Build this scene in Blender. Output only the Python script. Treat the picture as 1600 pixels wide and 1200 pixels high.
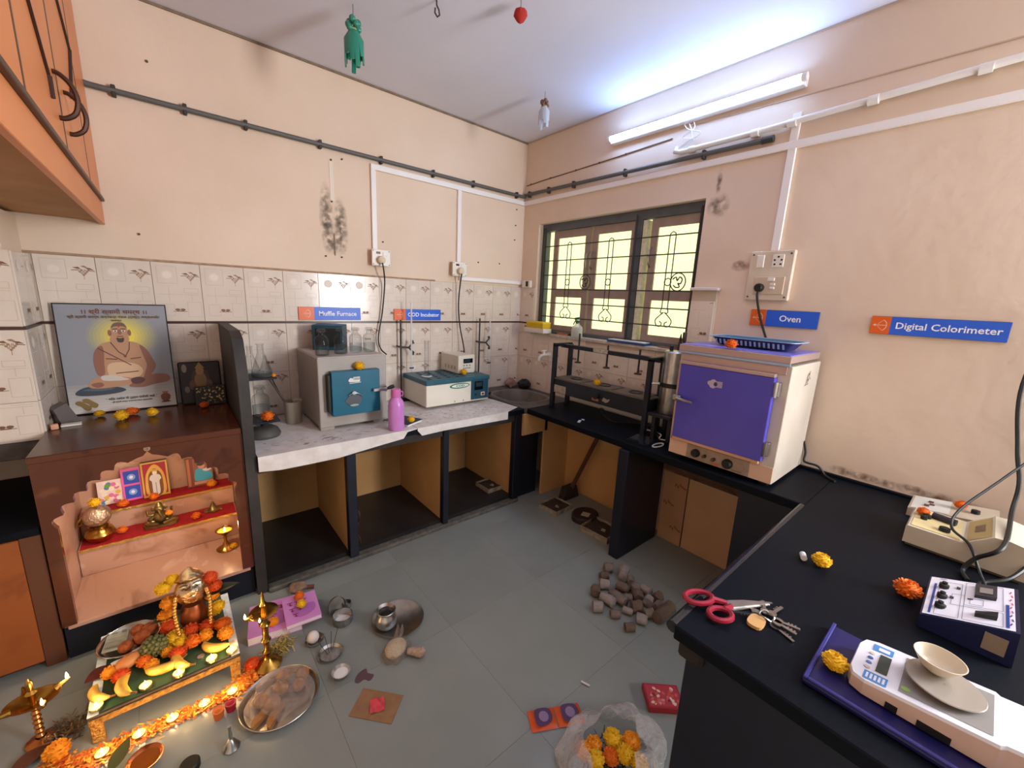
import bpy, bmesh, math, random
from mathutils import Vector, Matrix
random.seed(7)
sc = bpy.context.scene
for _o in list(bpy.data.objects): bpy.data.objects.remove(_o)
COL = sc.collection

# ---------------------------------------------------------------- camera
cd = bpy.data.cameras.new('camera'); cam = bpy.data.objects.new('camera', cd); COL.objects.link(cam)
cd.sensor_fit = 'HORIZONTAL'; cd.sensor_width = 36.0; cd.lens = 633.283 / 1600 * 36.0; cd.clip_start = 0.02
_R = ((0.76767905, -0.63928215, 0.04457813), (-0.09815733, -0.18604317, -0.97762625), (0.63327246, 0.74612752, -0.20557167))
_m = Matrix.Identity(4)
for _i in range(3):
    _m[_i][0] = _R[0][_i]; _m[_i][1] = -_R[1][_i]; _m[_i][2] = -_R[2][_i]
_m[0][3], _m[1][3], _m[2][3] = -2.6767, -3.0853, 1.6587
cam.matrix_world = _m
sc.camera = cam

# ---------------------------------------------------------------- light and exposure
sc.view_settings.view_transform = 'Standard'; sc.view_settings.look = 'None'
sc.view_settings.gamma = 1.0; sc.view_settings.use_curve_mapping = False
sc.view_settings.exposure = 0.75
world = bpy.data.worlds.new('room_light'); sc.world = world; world.use_nodes = True
world.node_tree.nodes['Background'].inputs[0].default_value = (1.0, 0.95, 0.9, 1)
world.node_tree.nodes['Background'].inputs[1].default_value = 0.18
TUBE_POWER = 26.0          # emission strength of the wall tube
PANE_POWER = 1.5           # daylight through the frosted panes
def area(name, loc, target, sx, sy, energy, color):
    l = bpy.data.lights.new(name, 'AREA'); l.shape = 'RECTANGLE'; l.size = sx; l.size_y = sy; l.energy = energy; l.color = color
    o = bpy.data.objects.new(name, l); COL.objects.link(o); o.location = loc
    o.rotation_euler = (Vector(target) - Vector(loc)).to_track_quat('-Z', 'Y').to_euler()
    return o
# added unseen fill light behind the camera, lifting back wall and ceiling
area('rear_fill_light', (-0.06, -4.6, 1.95), (-2.0, -3.6, 2.15), 1.3, 1.5, 172, (0.96, 0.98, 1.0))

# ---------------------------------------------------------------- material helpers
def lin(c):
    if isinstance(c, str):
        c = tuple(int(c[i:i + 2], 16) for i in (0, 2, 4))
    return tuple(((v / 255) / 12.92 if v / 255 <= 0.04045 else ((v / 255 + 0.055) / 1.055) ** 2.4) for v in c)
_M = {}
def mat(name, col='808080', rough=0.5, metal=0.0, noise=None, bump=None, spec=0.5, alpha=1.0, trans=0.0, emit=None, ior=1.45, rand=0.0, coat=0.0, sss=0.0):
    """principled material; noise=(scale, other colour, contrast), bump=(scale, strength)"""
    if name in _M: return _M[name]
    m = bpy.data.materials.new(name); m.use_nodes = True; nt = m.node_tree; N = nt.nodes; L = nt.links
    b = N['Principled BSDF']; c = lin(col)
    b.inputs['Base Color'].default_value = (*c, 1); b.inputs['Roughness'].default_value = rough
    b.inputs['Metallic'].default_value = metal; b.inputs['Specular IOR Level'].default_value = spec
    b.inputs['Alpha'].default_value = alpha; b.inputs['Transmission Weight'].default_value = trans; b.inputs['IOR'].default_value = ior
    b.inputs['Coat Weight'].default_value = coat
    if sss: b.inputs['Subsurface Weight'].default_value = sss; b.inputs['Subsurface Radius'].default_value = (.02, .01, .005)
    if emit:
        b.inputs['Emission Color'].default_value = (*lin(emit[0]), 1); b.inputs['Emission Strength'].default_value = emit[1]
    tc = N.new('ShaderNodeTexCoord')
    out = None
    if noise:
        n = N.new('ShaderNodeTexNoise'); n.inputs['Scale'].default_value = noise[0]; n.inputs['Detail'].default_value = 6
        L.new(tc.outputs['Object'], n.inputs['Vector'])
        r = N.new('ShaderNodeValToRGB'); k = noise[2] if len(noise) > 2 else .5
        r.color_ramp.elements[0].position = .5 - .5 * (1 - k) * .6; r.color_ramp.elements[1].position = .5 + .5 * (1 - k) * .6
        r.color_ramp.elements[0].color = (*lin(noise[1]), 1); r.color_ramp.elements[1].color = (*c, 1)
        L.new(n.outputs['Fac'], r.inputs[0]); out = r.outputs[0]
    if rand:
        oi = N.new('ShaderNodeObjectInfo'); mr = N.new('ShaderNodeMapRange')
        mr.inputs[3].default_value = 1 - rand; mr.inputs[4].default_value = 1 + rand
        L.new(oi.outputs['Random'], mr.inputs[0]); hs = N.new('ShaderNodeHueSaturation')
        if out: L.new(out, hs.inputs['Color'])
        else: hs.inputs['Color'].default_value = (*c, 1)
        L.new(mr.outputs[0], hs.inputs['Value']); out = hs.outputs[0]
    if out: L.new(out, b.inputs['Base Color'])
    if bump:
        n2 = N.new('ShaderNodeTexNoise'); n2.inputs['Scale'].default_value = bump[0]; n2.inputs['Detail'].default_value = 5
        L.new(tc.outputs['Object'], n2.inputs['Vector'])
        bp = N.new('ShaderNodeBump'); bp.inputs['Strength'].default_value = bump[1]; bp.inputs['Distance'].default_value = .01
        L.new(n2.outputs['Fac'], bp.inputs['Height']); L.new(bp.outputs[0], b.inputs['Normal'])
    _M[name] = m; return m
def print_mat(name='print_ink', rough=0.45, emit=0):
    """flat print: colour comes from the mesh's own colour attribute"""
    if name in _M: return _M[name]
    m = bpy.data.materials.new(name); m.use_nodes = True; nt = m.node_tree; b = nt.nodes['Principled BSDF']
    a = nt.nodes.new('ShaderNodeAttribute'); a.attribute_name = 'ink'; nt.links.new(a.outputs['Color'], b.inputs['Base Color'])
    b.inputs['Roughness'].default_value = rough
    _M[name] = m; return m
def vein_mat(name, c1, c2, c3, scale=3.0, rough=.25):
    """streaky marble / wood: stretched noise between three colours"""
    if name in _M: return _M[name]
    m = bpy.data.materials.new(name); m.use_nodes = True; nt = m.node_tree; N = nt.nodes; L = nt.links; b = N['Principled BSDF']
    tc = N.new('ShaderNodeTexCoord'); mp = N.new('ShaderNodeMapping'); mp.inputs['Rotation'].default_value = (.3, .5, .6); mp.inputs['Scale'].default_value = (scale, scale * .35, scale)
    n = N.new('ShaderNodeTexNoise'); n.inputs['Scale'].default_value = 2.2; n.inputs['Detail'].default_value = 8; n.inputs['Distortion'].default_value = 1.4
    r = N.new('ShaderNodeValToRGB'); e = r.color_ramp.elements; e[0].position = .3; e[0].color = (*lin(c2), 1); e[1].position = .62; e[1].color = (*lin(c1), 1)
    k = e.new(.46); k.color = (*lin(c1), 1); k2 = e.new(.72); k2.color = (*lin(c3), 1)
    L.new(tc.outputs['Object'], mp.inputs[0]); L.new(mp.outputs[0], n.inputs['Vector']); L.new(n.outputs['Fac'], r.inputs[0]); L.new(r.outputs[0], b.inputs['Base Color'])
    b.inputs['Roughness'].default_value = rough; _M[name] = m; return m
def emis(name, col, s):
    if name in _M: return _M[name]
    m = bpy.data.materials.new(name); m.use_nodes = True; nt = m.node_tree; nt.nodes.remove(nt.nodes['Principled BSDF'])
    e = nt.nodes.new('ShaderNodeEmission'); e.inputs[0].default_value = (*lin(col), 1); e.inputs[1].default_value = s
    nt.links.new(e.outputs[0], nt.nodes['Material Output'].inputs[0]); _M[name] = m; return m
def film(name, tint='ffffff', clear=.75, rough=.15, body=None, wrinkle=0):
    """thin clear plastic or thin glass wall: mostly lets light straight through, with a glossy skin"""
    if name in _M: return _M[name]
    m = bpy.data.materials.new(name); m.use_nodes = True; nt = m.node_tree; N = nt.nodes; b = N['Principled BSDF']
    b.inputs['Base Color'].default_value = (*lin(body or tint), 1); b.inputs['Roughness'].default_value = rough; b.inputs['Specular IOR Level'].default_value = 1.0
    if wrinkle:
        tc = N.new('ShaderNodeTexCoord'); nz = N.new('ShaderNodeTexNoise'); nz.inputs['Scale'].default_value = wrinkle; nz.inputs['Detail'].default_value = 4; nz.inputs['Distortion'].default_value = 1.5; nt.links.new(tc.outputs['Object'], nz.inputs['Vector'])
        bp = N.new('ShaderNodeBump'); bp.inputs['Strength'].default_value = 1.0; bp.inputs['Distance'].default_value = .02; nt.links.new(nz.outputs['Fac'], bp.inputs['Height']); nt.links.new(bp.outputs[0], b.inputs['Normal'])
    t = N.new('ShaderNodeBsdfTransparent'); t.inputs[0].default_value = (*lin(tint), 1)
    lw = N.new('ShaderNodeLayerWeight'); lw.inputs[0].default_value = .35
    mr = N.new('ShaderNodeMapRange'); mr.inputs[3].default_value = 1 - clear; mr.inputs[4].default_value = min(1, 1 - clear + .32)
    mx = N.new('ShaderNodeMixShader'); nt.links.new(lw.outputs['Facing'], mr.inputs[0]); nt.links.new(mr.outputs[0], mx.inputs[0])
    nt.links.new(t.outputs[0], mx.inputs[1]); nt.links.new(b.outputs[0], mx.inputs[2]); nt.links.new(mx.outputs[0], N['Material Output'].inputs[0])
    _M[name] = m; return m

# ---------------------------------------------------------------- mesh helpers
class MB:
    """collects shapes into one mesh"""
    def __init__(s): s.v = []; s.f = []; s.mi = []; s.sm = []; s.ink = []; s.cur = 0; s.col = (1, 1, 1); s.hasink = False
    def add(s, v, f, smooth=False):
        o = len(s.v); s.v += [tuple(p) for p in v]
        for q in f: s.f.append([i + o for i in q]); s.mi.append(s.cur); s.sm.append(smooth); s.ink.append(s.col)
        return s
    def box(s, x0, x1, y0, y1, z0, z1, bev=0.0, seg=1):
        x0, x1 = sorted((x0, x1)); y0, y1 = sorted((y0, y1)); z0, z1 = sorted((z0, z1))
        if bev > 0:
            bm = bmesh.new(); bmesh.ops.create_cube(bm, size=1)
            for v in bm.verts: v.co = ((x0 + x1) / 2 + v.co.x * (x1 - x0), (y0 + y1) / 2 + v.co.y * (y1 - y0), (z0 + z1) / 2 + v.co.z * (z1 - z0))
            bmesh.ops.bevel(bm, geom=bm.edges[:], offset=bev, segments=seg, affect='EDGES', profile=.5)
            bm.verts.index_update(); s.add([v.co[:] for v in bm.verts], [[v.index for v in f.verts] for f in bm.faces], seg > 1); bm.free(); return s
        return s.add([(x0, y0, z0), (x1, y0, z0), (x1, y1, z0), (x0, y1, z0), (x0, y0, z1), (x1, y0, z1), (x1, y1, z1), (x0, y1, z1)],
                     [(0, 3, 2, 1), (4, 5, 6, 7), (0, 1, 5, 4), (1, 2, 6, 5), (2, 3, 7, 6), (3, 0, 4, 7)])
    def lathe(s, prof, c=(0, 0, 0), n=20, sx=1, sy=1, cap0=False, cap1=False, smooth=True):
        v = []; f = []
        for r, z in prof:
            for i in range(n):
                a = 2 * math.pi * i / n; v.append((c[0] + r * sx * math.cos(a), c[1] + r * sy * math.sin(a), c[2] + z))
        for k in range(len(prof) - 1):
            for i in range(n):
                j = (i + 1) % n; f.append((k * n + i, k * n + j, (k + 1) * n + j, (k + 1) * n + i))
        if cap0: f.append(tuple(range(n - 1, -1, -1)))
        if cap1: f.append(tuple((len(prof) - 1) * n + i for i in range(n)))
        return s.add(v, f, smooth)
    def tube(s, pts, r, n=8, closed=False, caps=True, flat=1.0):
        pts = [Vector(p) for p in pts]; m = len(pts); v = []; f = []
        rr = r if isinstance(r, (list, tuple)) else [r] * m
        up = None
        for k, p in enumerate(pts):
            a = pts[(k - 1) % m] if (closed or k > 0) else p; b = pts[(k + 1) % m] if (closed or k < m - 1) else p
            t = (b - a).normalized() if (b - a).length > 1e-9 else Vector((0, 0, 1))
            if up is None:
                up = Vector((0, 0, 1)) if abs(t.z) < .95 else Vector((1, 0, 0))
            u = (up - t * up.dot(t)); u = u.normalized() if u.length > 1e-6 else t.orthogonal().normalized(); w = t.cross(u); up = u
            for i in range(n):
                an = 2 * math.pi * i / n; v.append(p + (u * math.cos(an) * flat + w * math.sin(an)) * rr[k])
        for k in range(m if closed else m - 1):
            for i in range(n):
                j = (i + 1) % n; k2 = (k + 1) % m; f.append((k * n + i, k * n + j, k2 * n + j, k2 * n + i))
        if caps and not closed: f.append(tuple(range(n - 1, -1, -1))); f.append(tuple((m - 1) * n + i for i in range(n)))
        return s.add(v, f, n > 5)
    def cyl(s, a, b, r, n=14, r2=None): return s.tube([a, b], [r, r if r2 is None else r2], n)
    def ball(s, c, r, n=14, m=9, sx=1, sy=1, sz=1):
        prof = [(max(1e-4, math.sin(math.pi * k / m)) * r, -math.cos(math.pi * k / m) * r * sz) for k in range(m + 1)]
        return s.lathe(prof, c, n, sx, sy)
    def prism(s, poly, h0, h1, plane='xy', smooth=False):
        """polygon extruded along the axis missing from plane"""
        n = len(poly)
        def P(a, b, h): return {'xy': (a, b, h), 'xz': (a, h, b), 'yz': (h, a, b)}[plane]
        v = [P(a, b, h0) for a, b in poly] + [P(a, b, h1) for a, b in poly]
        f = [tuple(range(n)), tuple(range(2 * n - 1, n - 1, -1))] + [(i, i + n, (i + 1) % n + n, (i + 1) % n) for i in range(n)]
        return s.add(v, f, smooth)
    def ring_wall(s, poly, inner, h0, h1, plane='xy'):
        """flat plate with a hole: both outlines have the same number of points"""
        n = len(poly)
        def P(a, b, h): return {'xy': (a, b, h), 'xz': (a, h, b), 'yz': (h, a, b)}[plane]
        v = [P(*p, h) for h in (h0, h1) for q in (poly, inner) for p in q]
        f = []
        for i in range(n):
            j = (i + 1) % n
            f += [(i, j, n + j, n + i), (2 * n + j, 2 * n + i, 3 * n + i, 3 * n + j), (i, 2 * n + i, 2 * n + j, j), (n + j, 3 * n + j, 3 * n + i, n + i)]
        return s.add(v, f)
    def sheet(s, fn, nu, nv, smooth=True):
        v = [fn(i / nu, j / nv) for j in range(nv + 1) for i in range(nu + 1)]
        f = [(j * (nu + 1) + i, j * (nu + 1) + i + 1, (j + 1) * (nu + 1) + i + 1, (j + 1) * (nu + 1) + i) for j in range(nv) for i in range(nu)]
        return s.add(v, f, smooth)
    def inkpoly(s, poly, col, P):
        """flat coloured polygon; P maps 2-d print coordinates to 3-d"""
        s.col = lin(col); s.hasink = True; s.add([P(*p) for p in poly], [tuple(range(len(poly)))]); s.col = (1, 1, 1); return s
    def build(s, name, m, parent=None, bev=0, flip=True):
        me = bpy.data.meshes.new(name); me.from_pydata(s.v, [], s.f); ms = m if isinstance(m, (list, tuple)) else [m]
        for x in ms: me.materials.append(x)
        me.polygons.foreach_set('material_index', s.mi); me.polygons.foreach_set('use_smooth', s.sm)
        if s.hasink:
            at = me.color_attributes.new('ink', 'FLOAT_COLOR', 'CORNER'); data = []
            for p in me.polygons: data += list((*s.ink[p.index], 1)) * p.loop_total
            at.data.foreach_set('color', data)
        if flip:
            bm = bmesh.new(); bm.from_mesh(me)
            if not s.hasink: bmesh.ops.recalc_face_normals(bm, faces=bm.faces[:])
            bm.to_mesh(me); bm.free()
        if any(s.sm): me.set_sharp_from_angle(angle=math.radians(42))
        me.update(); o = bpy.data.objects.new(name, me); COL.objects.link(o)
        if parent is not None: o.parent = parent
        return o
def thing(name, label, cat, loc=(0, 0, 0), rz=0, group=None, rot=None):
    o = bpy.data.objects.new(name, None); COL.objects.link(o); o.empty_display_size = .05
    o.location = loc; o.rotation_euler = rot or (0, 0, rz); o['label'] = label; o['category'] = cat
    if group: o['group'] = group
    return o
def tag(o, label, cat, group=None, loc=None, rz=None, rot=None):
    o['label'] = label; o['category'] = cat
    if group: o['group'] = group
    if loc: o.location = loc
    if rz is not None: o.rotation_euler = (0, 0, rz)
    if rot: o.rotation_euler = rot
    return o
def struct(o): o['kind'] = 'structure'; return o
def dup(root, loc, rz=0, label=None, group=None, scale=None, rot=None):
    r = root.copy(); COL.objects.link(r); r.location = loc; r.rotation_euler = rot or (0, 0, rz)
    if scale: r.scale = (scale,) * 3 if not isinstance(scale, tuple) else scale
    if label: r['label'] = label
    if group: r['group'] = group
    for ch in list(root.children):
        c = ch.copy(); COL.objects.link(c); c.parent = r
        for g in list(ch.children):
            d = g.copy(); COL.objects.link(d); d.parent = c
    return r
def ell(cx, cy, rx, ry, n=20, a0=0, a1=360, rot=0):
    o = []
    k = n if a1 - a0 >= 360 else n + 1
    for i in range(k):
        a = math.radians(a0 + (a1 - a0) * i / n); x, y = rx * math.cos(a), ry * math.sin(a); c, d = math.cos(rot), math.sin(rot)
        o.append((cx + x * c - y * d, cy + x * d + y * c))
    return o
def smooth_poly(pts, k=4, closed=True):
    """Catmull-Rom through 2-d or 3-d points"""
    n = len(pts); out = []
    for i in range(n if closed else n - 1):
        p = [pts[(i + d) % n] if closed else pts[min(max(i + d, 0), n - 1)] for d in (-1, 0, 1, 2)]
        for j in range(k):
            t = j / k
            out.append(tuple(.5 * (2 * b + (c - a) * t + (2 * a - 5 * b + 4 * c - d) * t * t + (3 * b - a - 3 * c + d) * t ** 3) for a, b, c, d in zip(*p)))
    if not closed: out.append(tuple(pts[-1]))
    return out
def stroke(a, b, w):
    """thin quad between two 2-d points"""
    dx, dy = b[0] - a[0], b[1] - a[1]; l = math.hypot(dx, dy) or 1; nx, ny = -dy / l * w / 2, dx / l * w / 2
    return [(a[0] + nx, a[1] + ny), (a[0] - nx, a[1] - ny), (b[0] - nx, b[1] - ny), (b[0] + nx, b[1] + ny)]
def text(body, size, m, name, parent=None, loc=(0, 0, 0), rot=(0, 0, 0), bold=0.0, ext=0.0004, align='LEFT', sx=1.0):
    cu = bpy.data.curves.new(name, 'FONT'); cu.body = body; cu.size = size; cu.offset = bold; cu.extrude = ext; cu.align_x = align; cu.align_y = 'CENTER'; cu.resolution_u = 2
    t = bpy.data.objects.new(name, cu); COL.objects.link(t)
    dg = bpy.context.evaluated_depsgraph_get(); me = bpy.data.meshes.new_from_object(t.evaluated_get(dg)); me.name = name
    bpy.data.objects.remove(t); bpy.data.curves.remove(cu)
    me.materials.clear(); me.materials.append(m)
    o = bpy.data.objects.new(name, me); COL.objects.link(o); o.location = loc; o.rotation_euler = rot; o.scale = (sx, 1, 1)
    if parent is not None: o.parent = parent
    return o
FACE_B = (math.pi / 2, 0, 0)                      # text standing on the back wall, read from -y
FACE_W = (math.pi / 2, 0, -math.pi / 2)           # text on the window wall, read from -x

# ---------------------------------------------------------------- shared materials
PLASTER = mat('wall_plaster', 'e6d0bb', .85, noise=(1.6, 'dac2aa', .2), bump=(14, .25))
CEILP = mat('ceiling_paint', 'e2e3f0', .9, noise=(1.2, 'd6d6e4', .2), bump=(9, .2))
GROUT = mat('tile_grout', 'b9a894', .9)
BLACK_STONE = mat('black_granite', '0a0d14', .5, noise=(60, '10141c', .2), spec=.1)
BLACK_PAINT = mat('black_paint', '0d101b', .4, noise=(8, '141827', .2))
DARK_FLOOR = mat('cubby_floor_stone', '1a1b20', .4, noise=(7, '2a2725', .2))
CREAM = mat('cream_distemper', 'c79a64', .9, noise=(3, 'b08552', .2), bump=(20, .1))
WHITE_PLASTIC = mat('white_plastic', 'e6e0da', .35)
GREY_PVC = mat('grey_pvc', '5d5b58', .5)
BLACK_RUBBER = mat('black_rubber', '15140f', .5)
STEEL = mat('steel', 'c0bdb9', .30, 1.0, noise=(30, 'a9a6a2', .3))
BRASS = mat('brass', 'c79a4a', .25, 1.0, noise=(18, '8f6a2c', .3))
GLASS = film('clear_glass', 'ffffff', .90, .03, '30383a')
INK = print_mat()
# ================================================================ SETTING
H = 3.057
ZC = 0.80
# floor: bed plus stone slabs with thin joints
floor = struct(MB().box(-3.9, .25, -6.0, .2, -.12, -.012).build('floor', mat('floor_joint', '6c6b64', .9)))
KOTA = mat('kota_stone', '8b8e88', .26, noise=(2.2, '7d817b', .1), bump=(30, .03), rand=.04)
_xs = [-3.9, -3.52, -2.92, -2.32, -1.72, -1.12, -.52, .0]; _ys = [0, -.30, -.93, -1.56, -2.19, -2.82, -3.45, -4.08, -4.71, -5.34, -6.0]
_sl = {}
for i in range(len(_xs) - 1):
    for j in range(len(_ys) - 1):
        w_, d_ = _xs[i + 1] - _xs[i], _ys[j] - _ys[j + 1]; key = (round(w_, 3), round(d_, 3))
        if key not in _sl:
            o = MB().box(0.0004, w_ - .0004, -d_ + .0004, -.0004, -.012, 0).build('floor_slab', KOTA, floor); _sl[key] = o
        else:
            o = _sl[key].copy(); COL.objects.link(o); o.parent = floor
        o.location = (_xs[i], _ys[j], 0)
struct(MB().box(-3.9, .25, -6.0, .2, H, H + .12).build('ceiling', CEILP))
wall_back = struct(MB().box(-3.9, .2, 0, .18, -.1, H).build('wall_back', PLASTER))
WY0, WY1, WZ0, WZ1 = -.212, -1.742, 1.362, 2.335      # window opening
wb = MB().box(0, .2, 0, -6.0, -.1, WZ0).box(0, .2, 0, -6.0, WZ1, H).box(0, .2, 0, WY0, WZ0, WZ1).box(0, .2, WY1, -6.0, WZ0, WZ1)
wall_window = struct(wb.build('wall_window', PLASTER))
wall_left = struct(MB().box(-3.9, -3.7, 0, -6.0, -.1, H).build('wall_left', PLASTER))
wall_pillar = struct(MB().box(-3.7, -3.19, -.33, -.003, .925, 1.94).build('wall_pillar', PLASTER))

# ---- glazed tiles with printed motif
TILE = mat('glazed_tile', 'e2d4c6', .16, noise=(5, 'd6c5b5', .2), rand=.03, spec=.6)
TP = .2165
def tile_mesh(w, h, name):
    mb = MB(); g = .0014
    mb.box(g, w - g, -.007, 0, g, h - g)
    mb.cur = 1; y = -.0073
    def P(u, v): return (u * TP, y, v * .325)
    lay = [0]
    def put(poly, col):
        q = [(u, v) for u, v in poly]; lay[0] += 1
        if all(.006 < u * TP < w - .004 and .008 < v * .325 < h - .006 for u, v in q): mb.inkpoly(q, col, lambda u, v, k=lay[0]: (u * TP, y - k * .00002, v * .325))
    LN = 'c4b0a0'; BR = '7d5942'; BR2 = '9c7a62'
    def rect(u0, v0, u1, v1, c=LN, t=.010):
        for a, b_ in (((u0, v0), (u1, v0)), ((u1, v0), (u1, v1)), ((u1, v1), (u0, v1)), ((u0, v1), (u0, v0))):
            put(stroke(a, b_, t if a[0] == b_[0] else t * .66), c)
    rect(.10, .66, .50, .95); rect(.12, .10, .38, .30); rect(.66, .08, .95, .34); rect(.62, .50, .92, .58)
    put(stroke((.08, .47), (.92, .47), .006), LN); put(stroke((.30, .62), (.30, .34), .009), LN); put(stroke((.77, .48), (.77, .36), .009), LN)
    put(ell(.30, .80, .13, .085, 10), 'd8c8b9'); put(ell(.30, .80, .10, .06, 10), 'e0d2c4')
    # grapes in a basket with two leaves
    for r_, k_ in ((0, 4), (1, 3), (2, 2), (3, 1)):
        for q_ in range(k_): put(ell(.78 + (q_ - (k_ - 1) / 2) * .058, .800 - r_ * .024, .026, .0155, 6), BR2 if (q_ + r_) % 2 else 'b59a86')
    put([(.60, .835), (.70, .850), (.75, .815), (.67, .820)], BR); put([(.80, .845), (.90, .838), (.965, .805), (.86, .815)], BR); put([(.74, .862), (.80, .872), (.86, .850), (.79, .842)], BR2)
    put(stroke((.58, .795), (.68, .800), .010), BR); put(stroke((.88, .798), (.975, .790), .010), BR); put(stroke((.78, .720), (.78, .655), .008), BR2)
    # two cups on a shelf
    put(stroke((.34, .175), (.64, .175), .010), BR2); put(ell(.44, .205, .055, .022, 8), BR); put(ell(.55, .205, .055, .022, 8), BR)
    put(stroke((.42, .180), (.57, .180), .012), BR)
    return mb.build(name, [TILE, INK])
_tiles = {}
def tile(parent, p, w, h, rz):
    key = (round(w, 3), round(h, 3))
    if key not in _tiles:
        o = tile_mesh(w, h, 'tile'); _tiles[key] = o
    else:
        o = _tiles[key].copy(); COL.objects.link(o)
    o.parent = parent; o.location = p; o.rotation_euler = (0, 0, rz)
ROWS = [(.806, 1.108), (1.108, 1.430), (1.444, 1.772)]
x = -2.945 - TP
while x < -.01:
    w_ = min(TP, -.001 - x)
    for z0, z1 in ROWS: tile(wall_back, (x, -.002, z0), w_, z1 - z0, 0)
    x += TP
MB().box(-3.165, -.006, -.0085, -.001, 1.4305, 1.4435).build('border_strip', mat('border_brown', '4a2f28', .25), wall_back)
MB().box(-3.2, -.0, -.004, -.0, .80, 1.774).build('grout_bed', GROUT, wall_back)
MB().box(-3.19, -.95, -.009, -.001, 1.772, 1.784, .002).build('plaster_lip', mat('plaster_edge', 'b89a80', .9, noise=(30, '96795f', .2)), wall_back)
# window wall: full height beside the corner, low under the sill, a proud column right of the window
y = -.009
while y > -1.74:
    w_ = min(TP, y + 1.745)
    for z0, z1 in ((.806, 1.108), (1.108, 1.340)): tile(wall_window, (-.002, y, z0), w_, z1 - z0, -math.pi / 2)
    y -= TP
tile(wall_window, (-.002, -.009, 1.340), .200, 1.430 - 1.340, -math.pi / 2); tile(wall_window, (-.002, -.009, 1.444), .200, .328, -math.pi / 2)
MB().box(-.0085, -.001, -.009, -.209, 1.4305, 1.4435).build('border_strip', _M['border_brown'], wall_window)
MB().box(-.004, 0, -.0, -1.745, .80, 1.345).box(-.004, 0, 0, -.21, 1.34, 1.774).build('grout_bed', GROUT, wall_window)
MB().box(-.028, 0, -1.748, -1.905, .80, 1.772).build('tile_backing', GROUT, wall_window)
for z0, z1 in ((.806, 1.108), (1.108, 1.425), (1.428, 1.70)): tile(wall_window, (-.0285, -1.749, z0), .155, z1 - z0, -math.pi / 2)
MB().box(-.045, 0, -1.735, -1.915, 1.765, 1.783, .003).build('tile_cap', mat('cap_white', 'dcd2c8', .5), wall_window)
# tiled pillar on the left
for k, (z0, z1) in enumerate(((.935, 1.108), (1.108, 1.430), (1.444, 1.766))):
    for i in range(3): tile(wall_pillar, (-3.19 - TP * (i + 1) + .02, -.3415, z0), TP, z1 - z0, 0)
    tile(wall_pillar, (-3.1725, -.335, z0), .165, z1 - z0, math.pi / 2); tile(wall_pillar, (-3.1725, -.170, z0), .168, z1 - z0, math.pi / 2)
MB().box(-3.7, -3.1735, -.3395, -.003, .925, 1.768).build('grout_bed', mat('pillar_grout', 'cfc0ae', .8), wall_pillar)
MB().box(-3.173, -3.1665, -.345, -.003, 1.4305, 1.4435).box(-3.7, -3.1665, -.350, -.338, 1.4305, 1.4435).build('border_strip', _M['border_brown'], wall_pillar)

# ---- window
FR = mat('window_steel', '50565e', .45, noise=(12, '5d636a', .3)); SASH = mat('sash_wood', '98847a', .6, noise=(14, 'a5928a', .3))
PANE = bpy.data.materials.new('frosted_daylit_glass'); PANE.use_nodes = True
_nt = PANE.node_tree; _b = _nt.nodes['Principled BSDF']; _b.inputs['Base Color'].default_value = (.8, .85, .6, 1); _b.inputs['Roughness'].default_value = .35
_tc = _nt.nodes.new('ShaderNodeTexCoord'); _v = _nt.nodes.new('ShaderNodeTexVoronoi'); _v.inputs['Scale'].default_value = 55; _rp = _nt.nodes.new('ShaderNodeValToRGB')
_rp.color_ramp.elements[0].position = .08; _rp.color_ramp.elements[0].color = (.58, .60, .26, 1); _rp.color_ramp.elements[1].position = .32; _rp.color_ramp.elements[1].color = (.86, .90, .46, 1)
_nt.links.new(_tc.outputs['Object'], _v.inputs['Vector']); _nt.links.new(_v.outputs['Distance'], _rp.inputs[0]); _nt.links.new(_rp.outputs[0], _b.inputs['Emission Color'])
_b.inputs['Emission Strength'].default_value = PANE_POWER * .5
win = struct(thing('window_1', 'x', 'x', (0, 0, 0))); del win['label']; del win['category']
fm = MB(); X0, X1 = .055, .115
fm.box(X0, X1, WY0, -.258, 1.392, 2.272).box(X0, X1, -1.700, WY1, 1.392, 2.272).box(X0, X1, WY0, WY1, 2.272, WZ1).box(X0, X1, WY0, WY1, WZ0, 1.392).box(X0 - .004, X1, -1.202, -1.266, 1.392, 2.272)
fm.build('window_frame', FR, win)
def sash(y0, y1, xs=.075, yp0=None, yp1=None):
    s_ = MB(); a, b_ = xs, xs + .035; t = .055
    s_.box(a, b_, y0, y0 - t, 1.392, 2.268).box(a, b_, y1 + t, y1, 1.392, 2.268).box(a, b_, y0 - t, y1 + t, 2.205, 2.268).box(a, b_, y0 - t, y1 + t, 1.392, 1.440).box(a, b_, y0 - t, y1 + t, 1.693, 1.768)
    o = s_.build('sash', SASH, win)
    MB().box(a + .014, a + .018, y0 - t, y1 + t, 1.768, 2.205).build('pane', PANE, o); MB().box(a + .014, a + .018, y0 - t, y1 + t, 1.440, 1.693).build('pane', PANE, o)
    return o
s1 = sash(-.345, -.768); s2 = sash(-.790, -1.215); s3 = sash(-1.330, -1.735)
for yy, so in ((-.760, s1), (-.800, s2), (-1.345, s3)):
    MB().tube([(.074, yy, 1.93), (.050, yy, 1.95), (.046, yy, 2.0), (.050, yy, 2.05), (.074, yy, 2.07)], .006, 6).build('pull_handle', STEEL, so)
MB().box(.12, .124, WY0, WY1, WZ0, WZ1).build('pane', PANE, win)      # outer frosted fixed light behind the sashes
MB().box(.05, .13, -1.275, -1.31, 1.392, 2.26).build('gap_light_strip', mat('gap_light_pale', 'e8e4c8', .8, noise=(40, 'c9c4a2', .2)), win)  # pale strip in the open gap, daylight put into its colour
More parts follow.
